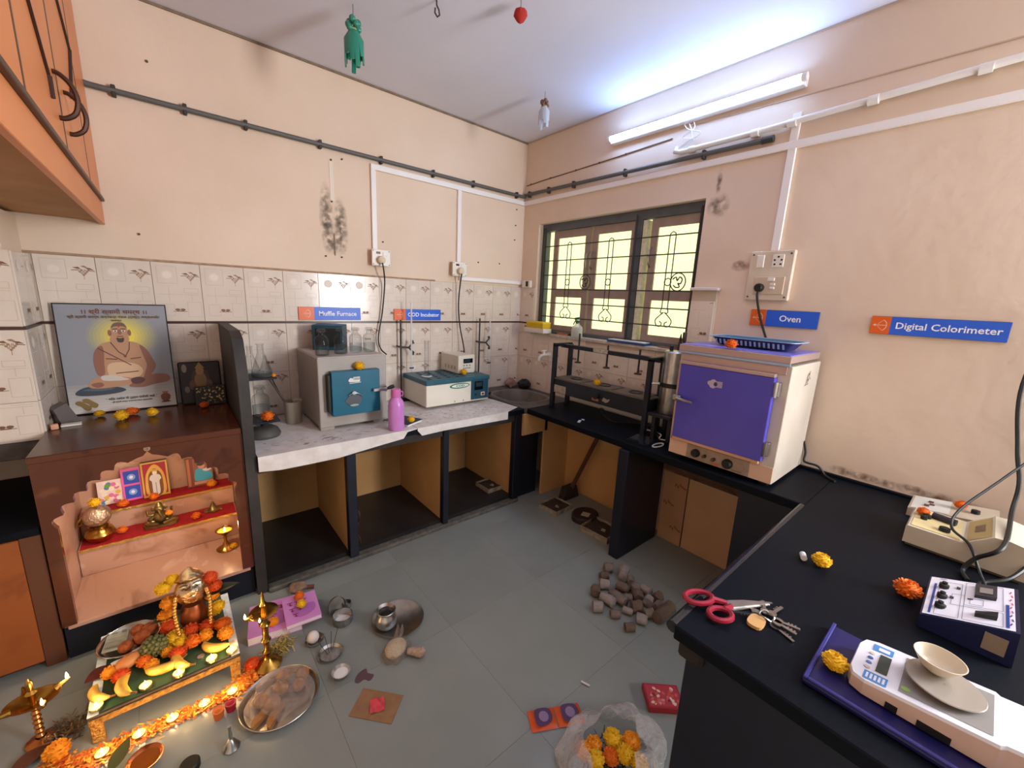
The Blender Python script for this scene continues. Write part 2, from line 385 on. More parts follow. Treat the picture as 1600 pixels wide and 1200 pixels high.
GR = mat('grille_iron', '34322f', .5)
for zz in (2.135, 2.010, 1.885, 1.760, 1.638, 1.515): MB().cyl((.03, -.25, zz), (.03, -1.71, zz), .0045, 6).build('grille_bar', GR, win)
for yy in (-.25, -.258 - .02, -1.225, -1.706): MB().box(.026, .034, yy, yy - .012, 1.375, 2.30).build('grille_upright', GR, win)
for yc in (-.580, -1.016, -1.530):
    g = MB(); r_ = .0038
    g.tube([(.03, yc - .022, 1.64), (.03, yc - .022, 2.13)] + [(.03, yc + .022 * math.cos(a), 2.132 + .026 * math.sin(a)) for a in (math.pi * .8, math.pi * .5, math.pi * .2)][::1] + [(.03, yc + .022, 2.13), (.03, yc + .022, 1.64)], r_, 5)
    g.tube([(.03, yc + .025 * math.cos(a * math.pi / 8), 1.822 + .025 * math.sin(a * math.pi / 8)) for a in range(16)], r_, 5, closed=True)
    for sg in (-1, 1):
        sp = smooth_poly([(yc + sg * .022, 1.64), (yc + sg * .030, 1.615), (yc + sg * .016, 1.606), (yc + sg * .004, 1.612), (yc + sg * .030, 1.590), (yc + sg * .062, 1.555), (yc + sg * .050, 1.518), (yc + sg * .020, 1.512), (yc + sg * .012, 1.535), (yc + sg * .030, 1.548)], 3, False)
        g.tube([(.03, a, b_) for a, b_ in sp], r_, 5)
    g.build('grille_scroll', GR, win)
for yc in (-.782, -1.606):
    g = MB(); g.tube([(.028, yc + .055 * math.cos(a * math.pi / 10), 1.822 + .06 * math.sin(a * math.pi / 10)) for a in range(20)], .004, 5, closed=True)
    sp = smooth_poly([(yc + .04, 1.84), (yc + .015, 1.855), (yc + .005, 1.83), (yc - .01, 1.855), (yc - .03, 1.84), (yc - .02, 1.81), (yc, 1.815), (yc - .015, 1.79), (yc + .01, 1.785), (yc + .03, 1.80)], 3, False)
    g.tube([(.028, a, b_) for a, b_ in sp], .0045, 5); g.build('grille_emblem', GR, win)
struct(MB().box(-.035, .06, -.205, -1.745, 1.338, 1.364, .004).build('trim_1', mat('sill_stone', 'c9beb2', .5, noise=(20, 'a8988a', .2))))

# ---- service pipes and trunking on the walls
def clip(mb, p, ax):
    if ax == 'x': mb.box(p[0] - .009, p[0] + .009, -.034, 0, p[2] - .026, p[2] + .026, .003)
    else: mb.box(-.034, 0, p[1] - .009, p[1] + .009, p[2] - .026, p[2] + .026, .003)
pp = thing('conduit_pipe', 'long grey conduit pipe clipped high along the wall with the poster', 'pipe', (0, 0, 0))
MB().tube([(-2.93, -.10, 2.60), (-2.91, -.03, 2.592), (-2.86, -.022, 2.588), (-.02, -.022, 2.588)], .014, 10).build('pipe', GREY_PVC, pp)
for xx in (-2.78, -2.50, -2.22, -1.81, -1.40, -.98, -.60, -.12):
    c_ = MB(); clip(c_, (xx, 0, 2.588), 'x'); c_.build('pipe_clip', mat('clip_dark', '3a3734', .6), pp)
pp = thing('conduit_pipe', 'grey conduit pipe above the window, ending under the tube light', 'pipe', (0, 0, 0))
MB().tube([(-.022, -.02, 2.605), (-.022, -2.07, 2.588)], .014, 10).build('pipe', GREY_PVC, pp)
MB().cyl((-.022, -2.03, 2.588), (-.022, -2.09, 2.588), .018, 10).build('end_cap', mat('clip_dark'), pp)
for yy in (-.08, -.33, -.62, -1.12, -1.70):
    c_ = MB(); clip(c_, (0, yy, 2.603 - .008 * abs(yy)), 'y'); c_.build('pipe_clip', mat('clip_dark'), pp)
pp = thing('conduit_pipe', 'white conduit pipe running right from below the tube light to the frame edge', 'pipe', (0, 0, 0))
MB().tube([(-.02, -1.515, 2.668), (-.035, -1.51, 2.645), (-.03, -1.55, 2.634), (-.025, -2.0, 2.640), (-.025, -3.6, 2.690)], .016, 10).build('pipe', WHITE_PLASTIC, pp)
for yy, r_ in ((-1.62, .021), (-1.99, .023), (-2.17, .021), (-2.50, .022), (-2.85, .021)): MB().cyl((-.025, yy - .02, 2.637 + max(0, -.03 * (yy + 2.0))), (-.025, yy + .02, 2.637 + max(0, -.03 * (yy + 2.0))), r_, 10).build('pipe_coupler', WHITE_PLASTIC, pp)
TR = mat('trunking_white', 'ece6e2', .4)
def trunk(label, segs):
    t_ = thing('cable_trunking', label, 'trunking', (0, 0, 0))
    for sgm in segs: MB().box(*sgm, .002).build('channel', TR, t_)
trunk('white cable trunking over the back wall with two drops to sockets', [(-1.475, -.020, -.019, -.0005, 2.515, 2.553), (-1.475, -1.440, -.019, -.0005, 1.972, 2.515), (-.748, -.712, -.019, -.0005, 1.944, 2.515)])
trunk('white cable trunking running the whole length of the window wall', [(-.018, 0, -.0, -3.6, 2.515, 2.553)])
trunk('short white trunking along the tile top from socket to window corner', [(-.72, -.001, -.022, 0, 1.796, 1.826)])
trunk('white vertical trunking dropping to the brown-cream switchboard', [(-.016, 0, -2.165, -2.205, 1.99, 2.69)])
# ---- tube light
tb = thing('tube_light', 'glowing white tube light on the wall above the window', 'light', (0, 0, 0))
MB().box(-.050, 0, -.985, -2.205, 2.806, 2.864, .004).build('batten', mat('batten_white', 'eeeeee', .4), tb)
MB().cyl((-.062, -.980, 2.835), (-.062, -2.210, 2.835), .018, 14).build('tube', emis('tube_glow', '9cc4ff', TUBE_POWER), tb)
for a in (-.985, -2.205): MB().cyl((-.062, a - .012, 2.835), (-.062, a + .012, 2.835), .0195, 12).build('end_cap', WHITE_PLASTIC, tb)
cw = MB()
for k in range(3): cw.tube(smooth_poly([(-.02, -1.60 + .03 * k, 2.81), (-.03, -1.62 + .02 * k, 2.76), (-.03, -1.55 - .06 * k, 2.72), (-.03, -1.63 + .02 * k, 2.69), (-.025, -1.53 + .01 * k, 2.66)], 5, False), .003, 5)
tag(cw.build('loose_wire', WHITE_PLASTIC), 'tangle of thin white wire hanging below the tube light', 'wire')

# ---- wear on the walls
def stain_mat(name, col, a, sc, ax):
    m = bpy.data.materials.new(name); m.use_nodes = True; nt = m.node_tree; N = nt.nodes; L = nt.links; b = N['Principled BSDF']; b.inputs['Base Color'].default_value = (*lin(col), 1); b.inputs['Roughness'].default_value = .9
    tc = N.new('ShaderNodeTexCoord'); n = N.new('ShaderNodeTexNoise'); n.inputs['Scale'].default_value = sc; n.inputs['Detail'].default_value = 8; L.new(tc.outputs['Object'], n.inputs['Vector'])
    g = N.new('ShaderNodeTexGradient'); g.gradient_type = 'SPHERICAL'; mp = N.new('ShaderNodeMapping'); mp.inputs['Location'].default_value = tuple(0 if i == ax else -1 for i in range(3)); mp.inputs['Scale'].default_value = tuple(0 if i == ax else 2 for i in range(3)); L.new(tc.outputs['Generated'], mp.inputs[0]); L.new(mp.outputs[0], g.inputs[0])
    r = N.new('ShaderNodeMapRange'); r.inputs[1].default_value = .36; r.inputs[2].default_value = .80; L.new(n.outputs['Fac'], r.inputs[0])
    k = N.new('ShaderNodeMath'); k.operation = 'MULTIPLY'; L.new(g.outputs['Fac'], k.inputs[0]); L.new(r.outputs[0], k.inputs[1]); k2 = N.new('ShaderNodeMath'); k2.operation = 'MULTIPLY'; k2.inputs[1].default_value = a; k2.use_clamp = True; L.new(k.outputs[0], k2.inputs[0]); L.new(k2.outputs[0], b.inputs['Alpha'])
    return m
DAMP = stain_mat('damp_grey', '5c5046', .95, 26, 1); DAMPW = stain_mat('damp_grey_window', '7a685c', .8, 22, 0); RUSTY = stain_mat('rust_drip', '8a5c3c', .9, 26, 0)
def patch_b(x0, x1, z0, z1, m, nm='damp_stain'): MB().box(x0, x1, -.0012, -.0002, z0, z1).build(nm, m, wall_back)
def patch_w(y0, y1, z0, z1, m, nm='damp_stain'): MB().box(-.0012, -.0002, y0, y1, z0, z1).build(nm, m, wall_window)
patch_b(-1.835, -1.735, 1.90, 2.38, DAMP); patch_b(-1.745, -1.64, 1.88, 2.30, DAMP); patch_b(-1.80, -1.70, 1.90, 2.05, DAMP)
MB().box(-1.755, -1.728, -.003, -.0005, 2.255, 2.505, .001).build('plaster_strip', mat('pale_plaster', 'e6d8c6', .9), wall_back)
for x_, z_ in ((-1.741, 2.515), (-1.669, 2.535), (-1.747, 2.253), (-1.802, 1.891), (-1.695, 1.893), (-1.392, 2.032), (-.518, 1.962), (-.28, 1.971), (-2.758, 1.911), (-2.636, 2.775), (-.10, 2.47), (-.105, 2.33), (-.11, 2.20)): MB().tube([(x_, 0, z_), (x_, -.008, z_)], .006, 7).build('nail_plug', mat('plug_dark', '5a4a3c', .8), wall_back)
patch_w(-1.79, -1.83, 2.33, 2.51, DAMPW); patch_w(-1.75, -1.90, 2.20, 2.36, DAMPW); patch_w(-1.95, -2.07, 1.88, 1.95, RUSTY)
for k in range(6): patch_w(-2.62 - .09 * k, -2.76 - .09 * k, .812, .868 - .004 * (k % 3), RUSTY)
MB().tube([(-.002, -.02, 2.690), (-.003, -.25, 2.700), (-.002, -.6, 2.709), (-.003, -.9, 2.719), (-.003, -1.2, 2.731), (-.003, -1.46, 2.742)], .0045, 5).build('old_cable_line', mat('old_line', '6d5a4c', .9), wall_window)
for y_, z_ in ((-.08, 2.694), (-.33, 2.703), (-.62, 2.710), (-.86, 2.718), (-1.1, 2.727)): MB().tube([(0, y_, z_), (-.008, y_, z_)], .007, 7).build('nail_plug', mat('plug_dark'), wall_window)
MB().tube([(-.002, -1.5, 2.79), (-.002, -3.6, 2.735)], .004, 5).build('old_cable_line', mat('old_pale', 'cdb8a4', .9), wall_window)
struct(MB().box(-2.88, -.0, -.008, -.0005, H - .013, H - .0005).build('trim_2', mat('cove_brown', '8f7c68', .9, noise=(20, '75634f', .2)))); struct(MB().box(-.007, -.0005, -.008, -4.5, H - .010, H - .0005).build('trim_3', mat('cove_pale', 'c0ad9a', .9)))
# ================================================================ COUNTERS
def sq(c, rx, ry, n, p=4):
    o = []
    for i in range(n):
        a = 2 * math.pi * i / n; ca, sa = math.cos(a), math.sin(a)
        o.append((c[0] + rx * math.copysign(abs(ca) ** (2 / p), ca), c[1] + ry * math.copysign(abs(sa) ** (2 / p), sa)))
    return o
YB, XW, YP, XP = -.763, -.535, -2.662, -1.692
wt = thing('worktop', 'continuous black granite worktop running under the machines along both walls', 'worktop', (0, 0, 0))
MB().box(-2.40, -.56, YB, -.009, .760, ZC, .004).build('slab', BLACK_STONE, wt)
# corner slab with the sink hole
SC = (-.30, -.40); n_ = 48; inner = sq(SC, .215, .245, n_, 3.2); outer = []
for i in range(n_):
    a = 2 * math.pi * i / n_; dx, dy = math.cos(a), math.sin(a)
    ts = [t for t in (((-.560 if dx < 0 else -.009) - SC[0]) / dx if abs(dx) > 1e-6 else 9, ((YB if dy < 0 else -.009) - SC[1]) / dy if abs(dy) > 1e-6 else 9) if t > 0]
    t = min(ts); outer.append((SC[0] + dx * t, SC[1] + dy * t))
MB().ring_wall(outer, inner, .760, ZC).build('slab', mat('dusty_stone', '6a6158', .7, noise=(9, '4b4540', .2)), wt)
MB().box(XW, -.009, YB, YP, .757, ZC, .004).build('slab', BLACK_STONE, wt)
MB().box(XP, -.009, YP, -3.55, .757, ZC, .004).build('slab', BLACK_STONE, wt)
MB().cyl((XP + .01, YP + .010, .783), (XW - .0, YP + .010, .783), .018, 10).build('nosing', mat('polished_nosing', '20222a', .15, spec=.7), wt)
MB().box(-.030, -.009, -1.95, -3.55, ZC, .815, .003).build('skirting', BLACK_STONE, wt)
sink = thing('sink', 'shallow grey stone sink set into the worktop corner', 'sink', (SC[0], SC[1], 0))
bm_ = MB(); prof = [(1.06, .8035), (1.0, .8045), (.955, .800), (.93, .78), (.86, .70), (.6, .665), (.12, .66)]
vv = []; ff = []
for k, (s_, z_) in enumerate(prof):
    for px_, py_ in sq((0, 0), .215 * s_, .245 * s_, 36, 3.2): vv.append((px_, py_, z_))
for k in range(len(prof) - 1):
    for i in range(36): j = (i + 1) % 36; ff.append((k * 36 + i, k * 36 + j, (k + 1) * 36 + j, (k + 1) * 36 + i))
bm_.add(vv, ff, True); bm_.build('basin', mat('sink_stone', '857a6e', .45, noise=(8, '5d554d', .2)), sink)
MB().lathe([(.001, .664), (.03, .664), (.032, .661)], (0, 0, 0), 14).build('drain', STEEL, sink)

base = thing('counter_base', 'black piers and cream cubbies under the long white-papered worktop', 'counter base', (0, 0, 0))
for x0, x1 in ((-1.952, -1.898), (-1.292, -1.250), (-.640, -.575)):
    MB().box(x0, x1, -.752, -.70, .0, .76, .003).build('pier', BLACK_PAINT, base)
for x0, x1 in ((-1.948, -1.902), (-1.288, -1.254), (-.62, -.58)):
    MB().box(x0, x1, -.70, -.009, .05, .76).build('partition', CREAM, base)
MB().box(-2.40, -.64, -.028, -.009, .05, .76).build('back_panel', CREAM, base)
for x0, x1 in ((-2.40, -1.948), (-1.902, -1.288), (-1.254, -.62)): MB().box(x0, x1, -.71, -.028, .0, .05).build('cubby_floor', DARK_FLOOR, base)
MB().box(-2.40, -.58, -.768, -.71, .0, .028, .006).build('kerb', mat('kerb_cement', '6b655b', .9, noise=(25, '3d3a37', .1)), base)
MB().box(-2.40, -.60, -.735, -.70, .70, .76).build('front_rail', mat('rail_dark', '2a2320', .7), base)

base = thing('counter_base', 'black pier, boarded bay and broom cubby under the window worktop', 'counter base', (0, 0, 0))
MB().box(-.575, -.30, -.775, -.755, .58, .757).build('sink_fascia', CREAM, base)
MB().box(-.33, -.03, -.775, -.755, 0, .757).build('partition', CREAM, base)
MB().box(-.575, -.33, -.70, -.68, 0, .757).build('void_sheet', BLACK_PAINT, base)  # black sheet standing in for the shaded opening under the sink
MB().box(-.03, -.009, -.755, -1.68, .0, .757).build('back_panel', CREAM, base)
MB().box(-.562, -.10, -1.672, -1.745, .0, .757, .004).build('pier', BLACK_PAINT, base)
MB().box(-.075, -.050, -1.745, -1.918, .0, .53, .002).build('board', mat('tile_board', 'bd946e', .5, noise=(3, 'a87e5a', .2)), base)
MB().box(-.070, -.045, -1.924, -2.375, .0, .53, .002).build('board', mat('cream_board', 'c9a27c', .7, noise=(3, 'b68e68', .2)), base)
MB().box(-.10, -.04, -1.745, -2.375, .53, .70).build('wood_beam', vein_mat('old_wood', '5a3a26', '2e1d14', '7a5233', 6, .7), base)
MB().box(-.50, -.04, -2.375, -2.66, 0, .757).build('pier', BLACK_PAINT, base)
# printed sprigs on the tile board
sg_ = MB()
def PB(u, v): return (-.0755, u, v)
for (u, v) in ((-1.87, .44), (-1.87, .12), (-1.80, .29)):
    for k in range(5): sg_.inkpoly(ell(u + .016 * (k - 2), v + .008 * ((k * 7) % 3 - 1), .014, .007, 8, rot=.5 * k), '8a5c3c', PB)
sg_.build('printed_sprig', INK, base)['kind'] = 'stuff'
base = thing('counter_base', 'plain black end wall under the near worktop with the scissors', 'counter base', (0, 0, 0))
MB().box(-1.655, -1.60, -2.690, -3.55, 0, .757, .003).build('end_wall', BLACK_PAINT, base)
MB().box(-1.675, -1.56, -2.672, -2.74, .70, .757, .008).build('corbel', mat('corbel_dark', '2c221d', .8, noise=(20, '1a1512', .2)), base)

# paper on the worktop
PAPER = mat('stained_paper', 'dcd6d4', .75, noise=(16, 'c3b9b0', .05), bump=(25, .15))
pa = MB(); T_ = .8025
def strip(x0, x1, front, pa, ya=-.767):
    """front = hanging lower edge as (x, z) list"""
    pa.add([(x0, -.012, T_), (x1, -.012, T_), (x1, ya, T_), (x0, ya, T_)], [(0, 1, 2, 3)])
    up = [(p[0], ya, T_) for p in front]; dn = [(p[0], ya - .004 * (i % 2), p[1]) for i, p in enumerate(front)]; k = len(front)
    pa.add(up + dn, [(i, i + 1, k + i + 1, k + i) for i in range(k - 1)])
SM = ['1c1815', '4a423b', '6d6257']
strip(-2.398, -1.503, [(-2.398, .722), (-2.30, .712), (-2.14, .709), (-2.0, .712), (-1.745, .737), (-1.60, .752), (-1.57, .790), (-1.503, .800)], pa)
o = tag(pa.build('paper_sheet', PAPER), 'white paper sheet with a ragged hanging edge under the grey furnace', 'paper')
st = MB()
def PT(u, v): return (u, v, .8030)
random.seed(3)
for k in range(40): st.inkpoly(ell(random.uniform(-2.36, -1.65), random.uniform(-.74, -.56), random.uniform(.004, .022), random.uniform(.002, .006), 7, rot=random.uniform(-.4, .4)), random.choice(['8d857c', '6d6257', 'a39a90']), PT)
st.inkpoly(ell(-2.02, -.645, .035, .006, 9, rot=.1), '2c2723', PT)
for i in range(14):
    a = 2 * math.pi * i / 14; st.inkpoly(stroke((-2.0 + .04 * math.cos(a), -.70 + .02 * math.sin(a)), (-2.0 + .04 * math.cos(a + .45), -.70 + .02 * math.sin(a + .45)), .003), '4a423b', PT)
st.build('stain', INK, o)['kind'] = 'stuff'
pa = MB(); strip(-1.500, -.735, [(-1.500, .785), (-1.47, .748), (-1.30, .752), (-1.0, .748), (-.735, .742)], pa, -.7675)
pa.add([(-.735, -.767, T_), (-.58, -.70, T_), (-.60, -.40, T_), (-.735, -.012, T_)], [(0, 1, 2, 3)])
o = tag(pa.build('paper_sheet', PAPER), 'white stained paper sheet under the COD incubator beside the sink', 'paper'); st = MB()
for k in range(150): st.inkpoly(ell(random.uniform(-1.48, -.66), random.uniform(-.74, -.40), random.uniform(.003, .016), random.uniform(.002, .005), 6, rot=random.uniform(-.6, .6)), random.choice(['8d7c62', '6d5d47', 'a9987c', '5a4c3a']), PT)
st.build('stain', INK, o)['kind'] = 'stuff'

# ================================================================ SHRINE
MARB = vein_mat('brown_marble', '552c1a', '3c1e13', '683e28', 2.4, .2); MARB_LIT = vein_mat('lit_marble', 'b98e76', '94684f', 'd6b4a2', 2.6, .3)  # one marble: inside lightened as if lit, front darkened against it
sh = thing('shrine', 'brown marble household shrine with a scalloped arch opening', 'shrine', (0, 0, 0))
pts = [(-3.12, .172), (-3.12, .632)]
cusp = [(-3.12, .632), (-3.098, .690), (-3.060, .737), (-3.018, .777), (-2.974, .815), (-2.928, .848), (-2.880, .872)]
def bump(a, b, out):
    mx, mz = (a[0] + b[0]) / 2, (a[1] + b[1]) / 2; dx, dz = b[0] - a[0], b[1] - a[1]; l = math.hypot(dx, dz); nx, nz = -dz / l * out, dx / l * out
    return [(a[0] * (1 - t) + b[0] * t + nx * l * .42 * math.sin(math.pi * t), a[1] * (1 - t) + b[1] * t + nz * l * .42 * math.sin(math.pi * t)) for t in (.15, .3, .5, .7, .85)] + [b]
for a, b_ in zip(cusp, cusp[1:]): pts += bump(a, b_, 1)
pts += [(-2.85, .886), (-2.828, .893), (-2.8125, .912)]
cr = [(-5.625 - x_, z_) for x_, z_ in cusp][::-1]
pts += [(-2.797, .893), (-2.775, .886)] + [cr[0]]
for a, b_ in zip(cr, cr[1:]): pts += bump(a, b_, 1)
pts += [(-2.505, .172)]
poly = [(-3.165, .172), (-3.165, .930), (-2.452, .930), (-2.452, .172)] + pts[::-1]
MB().prism(poly, -.722, -.692, 'xz').build('arch_panel', MARB, sh)
MB().box(-3.168, -2.452, -.728, -.0125, .930, .960, .003).build('top_slab', MARB, sh)
MB().box(-3.165, -3.150, -.692, -.0125, .0, .930).build('side_panel', MARB_LIT, sh)
MB().box(-2.470, -2.455, -.692, -.0125, .0, .930).build('side_panel', MARB_LIT, sh)
MB().box(-3.150, -2.470, -.030, -.0125, .0, .930).build('back_panel', MARB_LIT, sh)
MB().box(-3.150, -2.470, -.716, -.030, .150, .170, .002).build('floor_slab', MARB_LIT, sh)
MB().box(-3.165, -2.455, -.700, -.030, .0, .150).build('plinth', BLACK_PAINT, sh)
MB().box(-3.148, -2.472, -.320, -.031, .170, .315, .003).build('lower_step', MARB_LIT, sh)
MB().box(-3.148, -2.472, -.165, -.031, .315, .430, .003).build('upper_step', MARB_LIT, sh)
MB().lathe([(.001, 0), (.010, .001), (.012, .004), (.006, .006)], (0, 0, 0), 12).build('keystone_stud', mat('stud', 'a07a62', .5), sh).matrix_local = Matrix.Translation((-2.812, -.722, .925)) @ Matrix.Rotation(math.pi / 2, 4, 'X')
led = thing('strip_light', 'small warm strip light tucked behind the shrine arch', 'light', (0, 0, 0))
MB().box(-2.95, -2.66, -.690, -.668, .918, .929).build('housing', WHITE_PLASTIC, led)
MB().box(-2.94, -2.67, -.686, -.672, .911, .918).build('diffuser', emis('led_glow', 'ffe6c8', 150), led)
RED = mat('red_velvet', 'b3121c', .8, noise=(40, '8c0c16', .2)); GOLD = mat('gold_braid', 'c9a04a', .35, .8, bump=(200, .5))
for lab, x0, x1, y0, y1, z_ in (('red velvet cloth with gold edging on the lower shrine step', -3.14, -2.48, -.326, -.17, .3165), ('red velvet cloth with gold edging on the upper shrine step', -3.05, -2.475, -.172, -.035, .4315)):
    c_ = thing('altar_cloth', lab, 'cloth', (0, 0, z_), group='red cloths in the shrine')
    MB().sheet(lambda u, v: (x0 + (x1 - x0) * u, y0 + (y1 - y0) * v, .0015 + .0015 * math.sin(u * 31) * math.sin(v * 7)), 30, 6).build('cloth', RED, c_)
    MB().sheet(lambda u, v: (x0 + (x1 - x0) * u, y0 - .003 - .002 * math.sin(u * 90), .004 - .014 * v), 60, 1).build('gold_trim', GOLD, c_)
# black stone slab between shrine and worktop
sl = MB().prism([(-.0125, 0), (-.742, 0), (-.742, 1.02), (-.735, 1.22), (-.66, 1.40), (-.56, 1.435), (-.0125, 1.435)], -2.450, -2.402, 'yz')
tag(sl.build('partition_slab', mat('worn_black_stone', '201d1d', .6, noise=(6, '3a3430', .25), bump=(30, .2))), 'upright black stone slab between the shrine and the furnace worktop', 'partition')

# ================================================================ LEFT CABINETS
LAM = mat('orange_laminate', 'd9844a', .38, noise=(3, 'cf773d', .2)); DKW = mat('dark_edge', '3a211a', .4)
cb = thing('wall_cabinet', 'orange laminate wall cabinet with dark edges high on the left', 'cabinet', (0, 0, 0))
MB().box(-3.69, -2.905, -.003, -2.9, 1.955, H - .003).build('body', mat('cabinet_ply', 'b98a5c', .7, noise=(5, 'a37648', .2)), cb)
MB().box(-2.905, -2.885, -.003, -2.9, 1.940, 2.052, .002).build('bottom_rail', LAM, cb)
MB().box(-2.89, -2.872, -.02, -2.9, 2.052, 2.068, .002).build('edge_strip', DKW, cb)
for k, (a, b_) in enumerate(((-.006, -.392), (-.404, -.948), (-.963, -1.507), (-1.521, -2.07), (-2.08, -2.6))):
    d_ = MB().box(-2.905, -2.884, a, b_, 2.072, H - .02, .002).build('door', LAM, cb)
    if k in (1, 2):
        yy = -.835 if k == 1 else -1.025; z0 = 2.225
        MB().tube(smooth_poly([(-2.884, yy, z0 + .070), (-2.868, yy, z0 + .066), (-2.845, yy, z0 + .040), (-2.836, yy, z0), (-2.845, yy, z0 - .040), (-2.868, yy, z0 - .060), (-2.884, yy, z0 - .062)], 3, False), .0075, 7).build('handle', mat('bronze_handle', '4a3226', .35, .6), d_)
        p0, p1 = ((-.66, 2.68), (-.455, 2.565)) if k == 1 else ((-1.42, 2.49), (-1.134, 2.247))
        MB().tube([(-2.882, *p0), (-2.882, *p1)], .006, 6).build('inlay_strip', DKW, d_); MB().tube([(-2.882, *p1), (-2.882, p1[0] - (.20 if k == 1 else -.0), p1[1] - (.23 if k == 1 else .06))], .008, 6).build('inlay_strip', DKW, d_)
for y_ in (-.398, -.9555, -1.514, -2.075): MB().box(-2.905, -2.8832, y_ - .009, y_ + .009, 2.072, H - .02).build('gap_strip', DKW, cb)
cb = thing('base_cabinet', 'orange-brown wooden base cabinet door left of the shrine', 'cabinet', (0, 0, 0))
MB().box(-3.69, -3.175, -.690, -.05, .02, .62).build('body', DKW, cb)
MB().box(-3.69, -3.235, -.708, -.690, .035, .615, .003).build('door', vein_mat('brown_door', '8e4a1c', '7a3d16', '99531f', 2.5, .45), cb)
MB().box(-3.234, -3.172, -.706, -.690, .0, .640, .002).build('stile', mat('stile_brown', '5a331f', .5), cb)
MB().box(-3.69, -3.172, -.712, -.02, .62, .655, .003).build('top_slab', BLACK_STONE, cb)
tag(MB().box(-3.69, -3.186, -.345, -.003, .845, .922, .004).build('stone_ledge', mat('grey_ledge', '6a625a', .6, noise=(12, '2e2a27', .1))), 'rough grey stone ledge beneath the tiled pillar', 'ledge')
# ================================================================ REUSABLE SMALL THINGS
def flower_mesh(name, r, col, col2, seed=1, squash=.75):
    """marigold: rings of small ruffled petals over a core"""
    rnd = random.Random(seed); mb = MB(); mb.ball((0, 0, 0), r * .80, 10, 6, sz=squash)
    for k in range(9):
        th = math.radians(6 + k * 18); n = max(5, int(24 * math.sin(th)))
        for i in range(n):
            a = 2 * math.pi * (i + .5 * (k % 2)) / n + rnd.uniform(-.15, .15); t2 = th + rnd.uniform(-.12, .12)
            d = Vector((math.sin(t2) * math.cos(a), math.sin(t2) * math.sin(a), math.cos(t2) * squash))
            u = d.cross(Vector((0, 0, 1))); u = u.normalized() if u.length > 1e-4 else Vector((1, 0, 0)); w = d.cross(u).normalized()
            R0, R1 = r * .55, r * rnd.uniform(.90, 1.06); wd = r * .115; tw = rnd.uniform(-.5, .5); u = (u * math.cos(tw) + w * math.sin(tw)); lf = r * rnd.uniform(-.06, .06)
            mb.add([d * R0 - u * wd * .7, d * R0 + u * wd * .7, d * R1 * .93 + u * wd + w * lf, d * R1 + w * lf * .3, d * R1 * .93 - u * wd + w * lf], [(0, 1, 2, 3, 4)], False)
    m = mat('marigold_' + col, col, .75, noise=(120, col2, .2), sss=.0)
    o = mb.build(name, m); return o
_fl = {}
COLS = {'yellow': ('f0c51c', 'd39a0c'), 'orange': ('ee7d14', 'c8520a'), 'amber': ('f2a21a', 'd67a10'), 'red-orange': ('e85a12', 'b8380a')}
def marigold(col, p, label, r=.034, group=None, sq=.75, rz=None, tilt=0):
    key = col
    me = _fl.get(key)
    if me is None:
        o = flower_mesh('marigold', 1.0, *COLS[col], seed=len(_fl) + 3); _fl[key] = o.data
    else:
        o = bpy.data.objects.new('marigold', me); COL.objects.link(o)
    s_ = r * random.uniform(.93, 1.07); o.scale = (s_, s_, s_ * sq / .75)
    tag(o, label, 'flower', group, (p[0], p[1], p[2] + r * sq * .98), rot=(tilt, 0, random.uniform(0, 6)))
    return o
def lathe_thing(name, label, cat, prof, m, loc, n=24, group=None, sx=1, sy=1, cap0=True, rz=0):
    return tag(MB().lathe(prof, (0, 0, 0), n, sx, sy, cap0=cap0).build(name, m), label, cat, group, loc, rz)
BLUE = mat('sign_blue', '1f5fd2', .35); ORANGE = mat('sign_orange', 'e2601c', .35); WHITE_INK = mat('white_ink', 'f2f2f2', .5)
def sign(label, txt, loc, rz, w, h, split, size, bold, tx):
    s_ = thing('sign_plate', label, 'sign', loc, rz)
    MB().box(0, w, -.006, 0, 0, h, .001).build('backing', mat('sign_edge', '3b3a40', .5), s_)
    MB().box(0, split, -.008, -.0055, .001, h - .001).build('orange_panel', ORANGE, s_); MB().box(split, w - .001, -.008, -.0055, .001, h - .001).build('blue_panel', BLUE, s_)
    e = MB()
    def P(u, v): return (split / 2 + u * h * .34, -.0084, h / 2 + v * h * .34)
    em = 'f0cdb4'
    for a in range(-60, 60, 15):
        e.inkpoly(stroke((math.cos(math.radians(a)) * .95 - .15, math.sin(math.radians(a)) * 1.0), (math.cos(math.radians(a + 15)) * .95 - .15, math.sin(math.radians(a + 15)) * 1.0), .10), em, P)
    e.inkpoly(stroke((-.95, 0), (.8, 0), .09), em, P); e.inkpoly([(-.6, .22), (-1, 0), (-.6, -.22)], em, P)
    for v in (.85, -.85): e.inkpoly(stroke((.3, v), (-.35, v * .5 if False else v * .2), .05), em, P)
    e.build('bow_emblem', INK, s_)
    text(txt, size, WHITE_INK, 'lettering', s_, (tx, -.0084, h / 2), FACE_B, bold, align='CENTER')
sign('blue and orange sign reading Muffle Furnace on the tiles', 'Muffle Furnace', (-1.999, -.010, 1.452), 0, .420, .090, .098, .044, .0006, .258)
sign('blue and orange sign reading COD Incubator on the tiles', 'COD Incubator', (-1.319, -.010, 1.452), 0, .417, .088, .098, .044, .0006, .258)
sign('blue and orange sign reading Oven above the oven', 'Oven', (-.004, -2.115, 1.570), -math.pi / 2, .338, .092, .083, .048, .0007, .205)
sign('large blue and orange sign reading Digital Colorimeter on the right wall', 'Digital Colorimeter', (-.004, -2.668, 1.571), -math.pi / 2, .444, .085, .073, .042, .0006, .258)

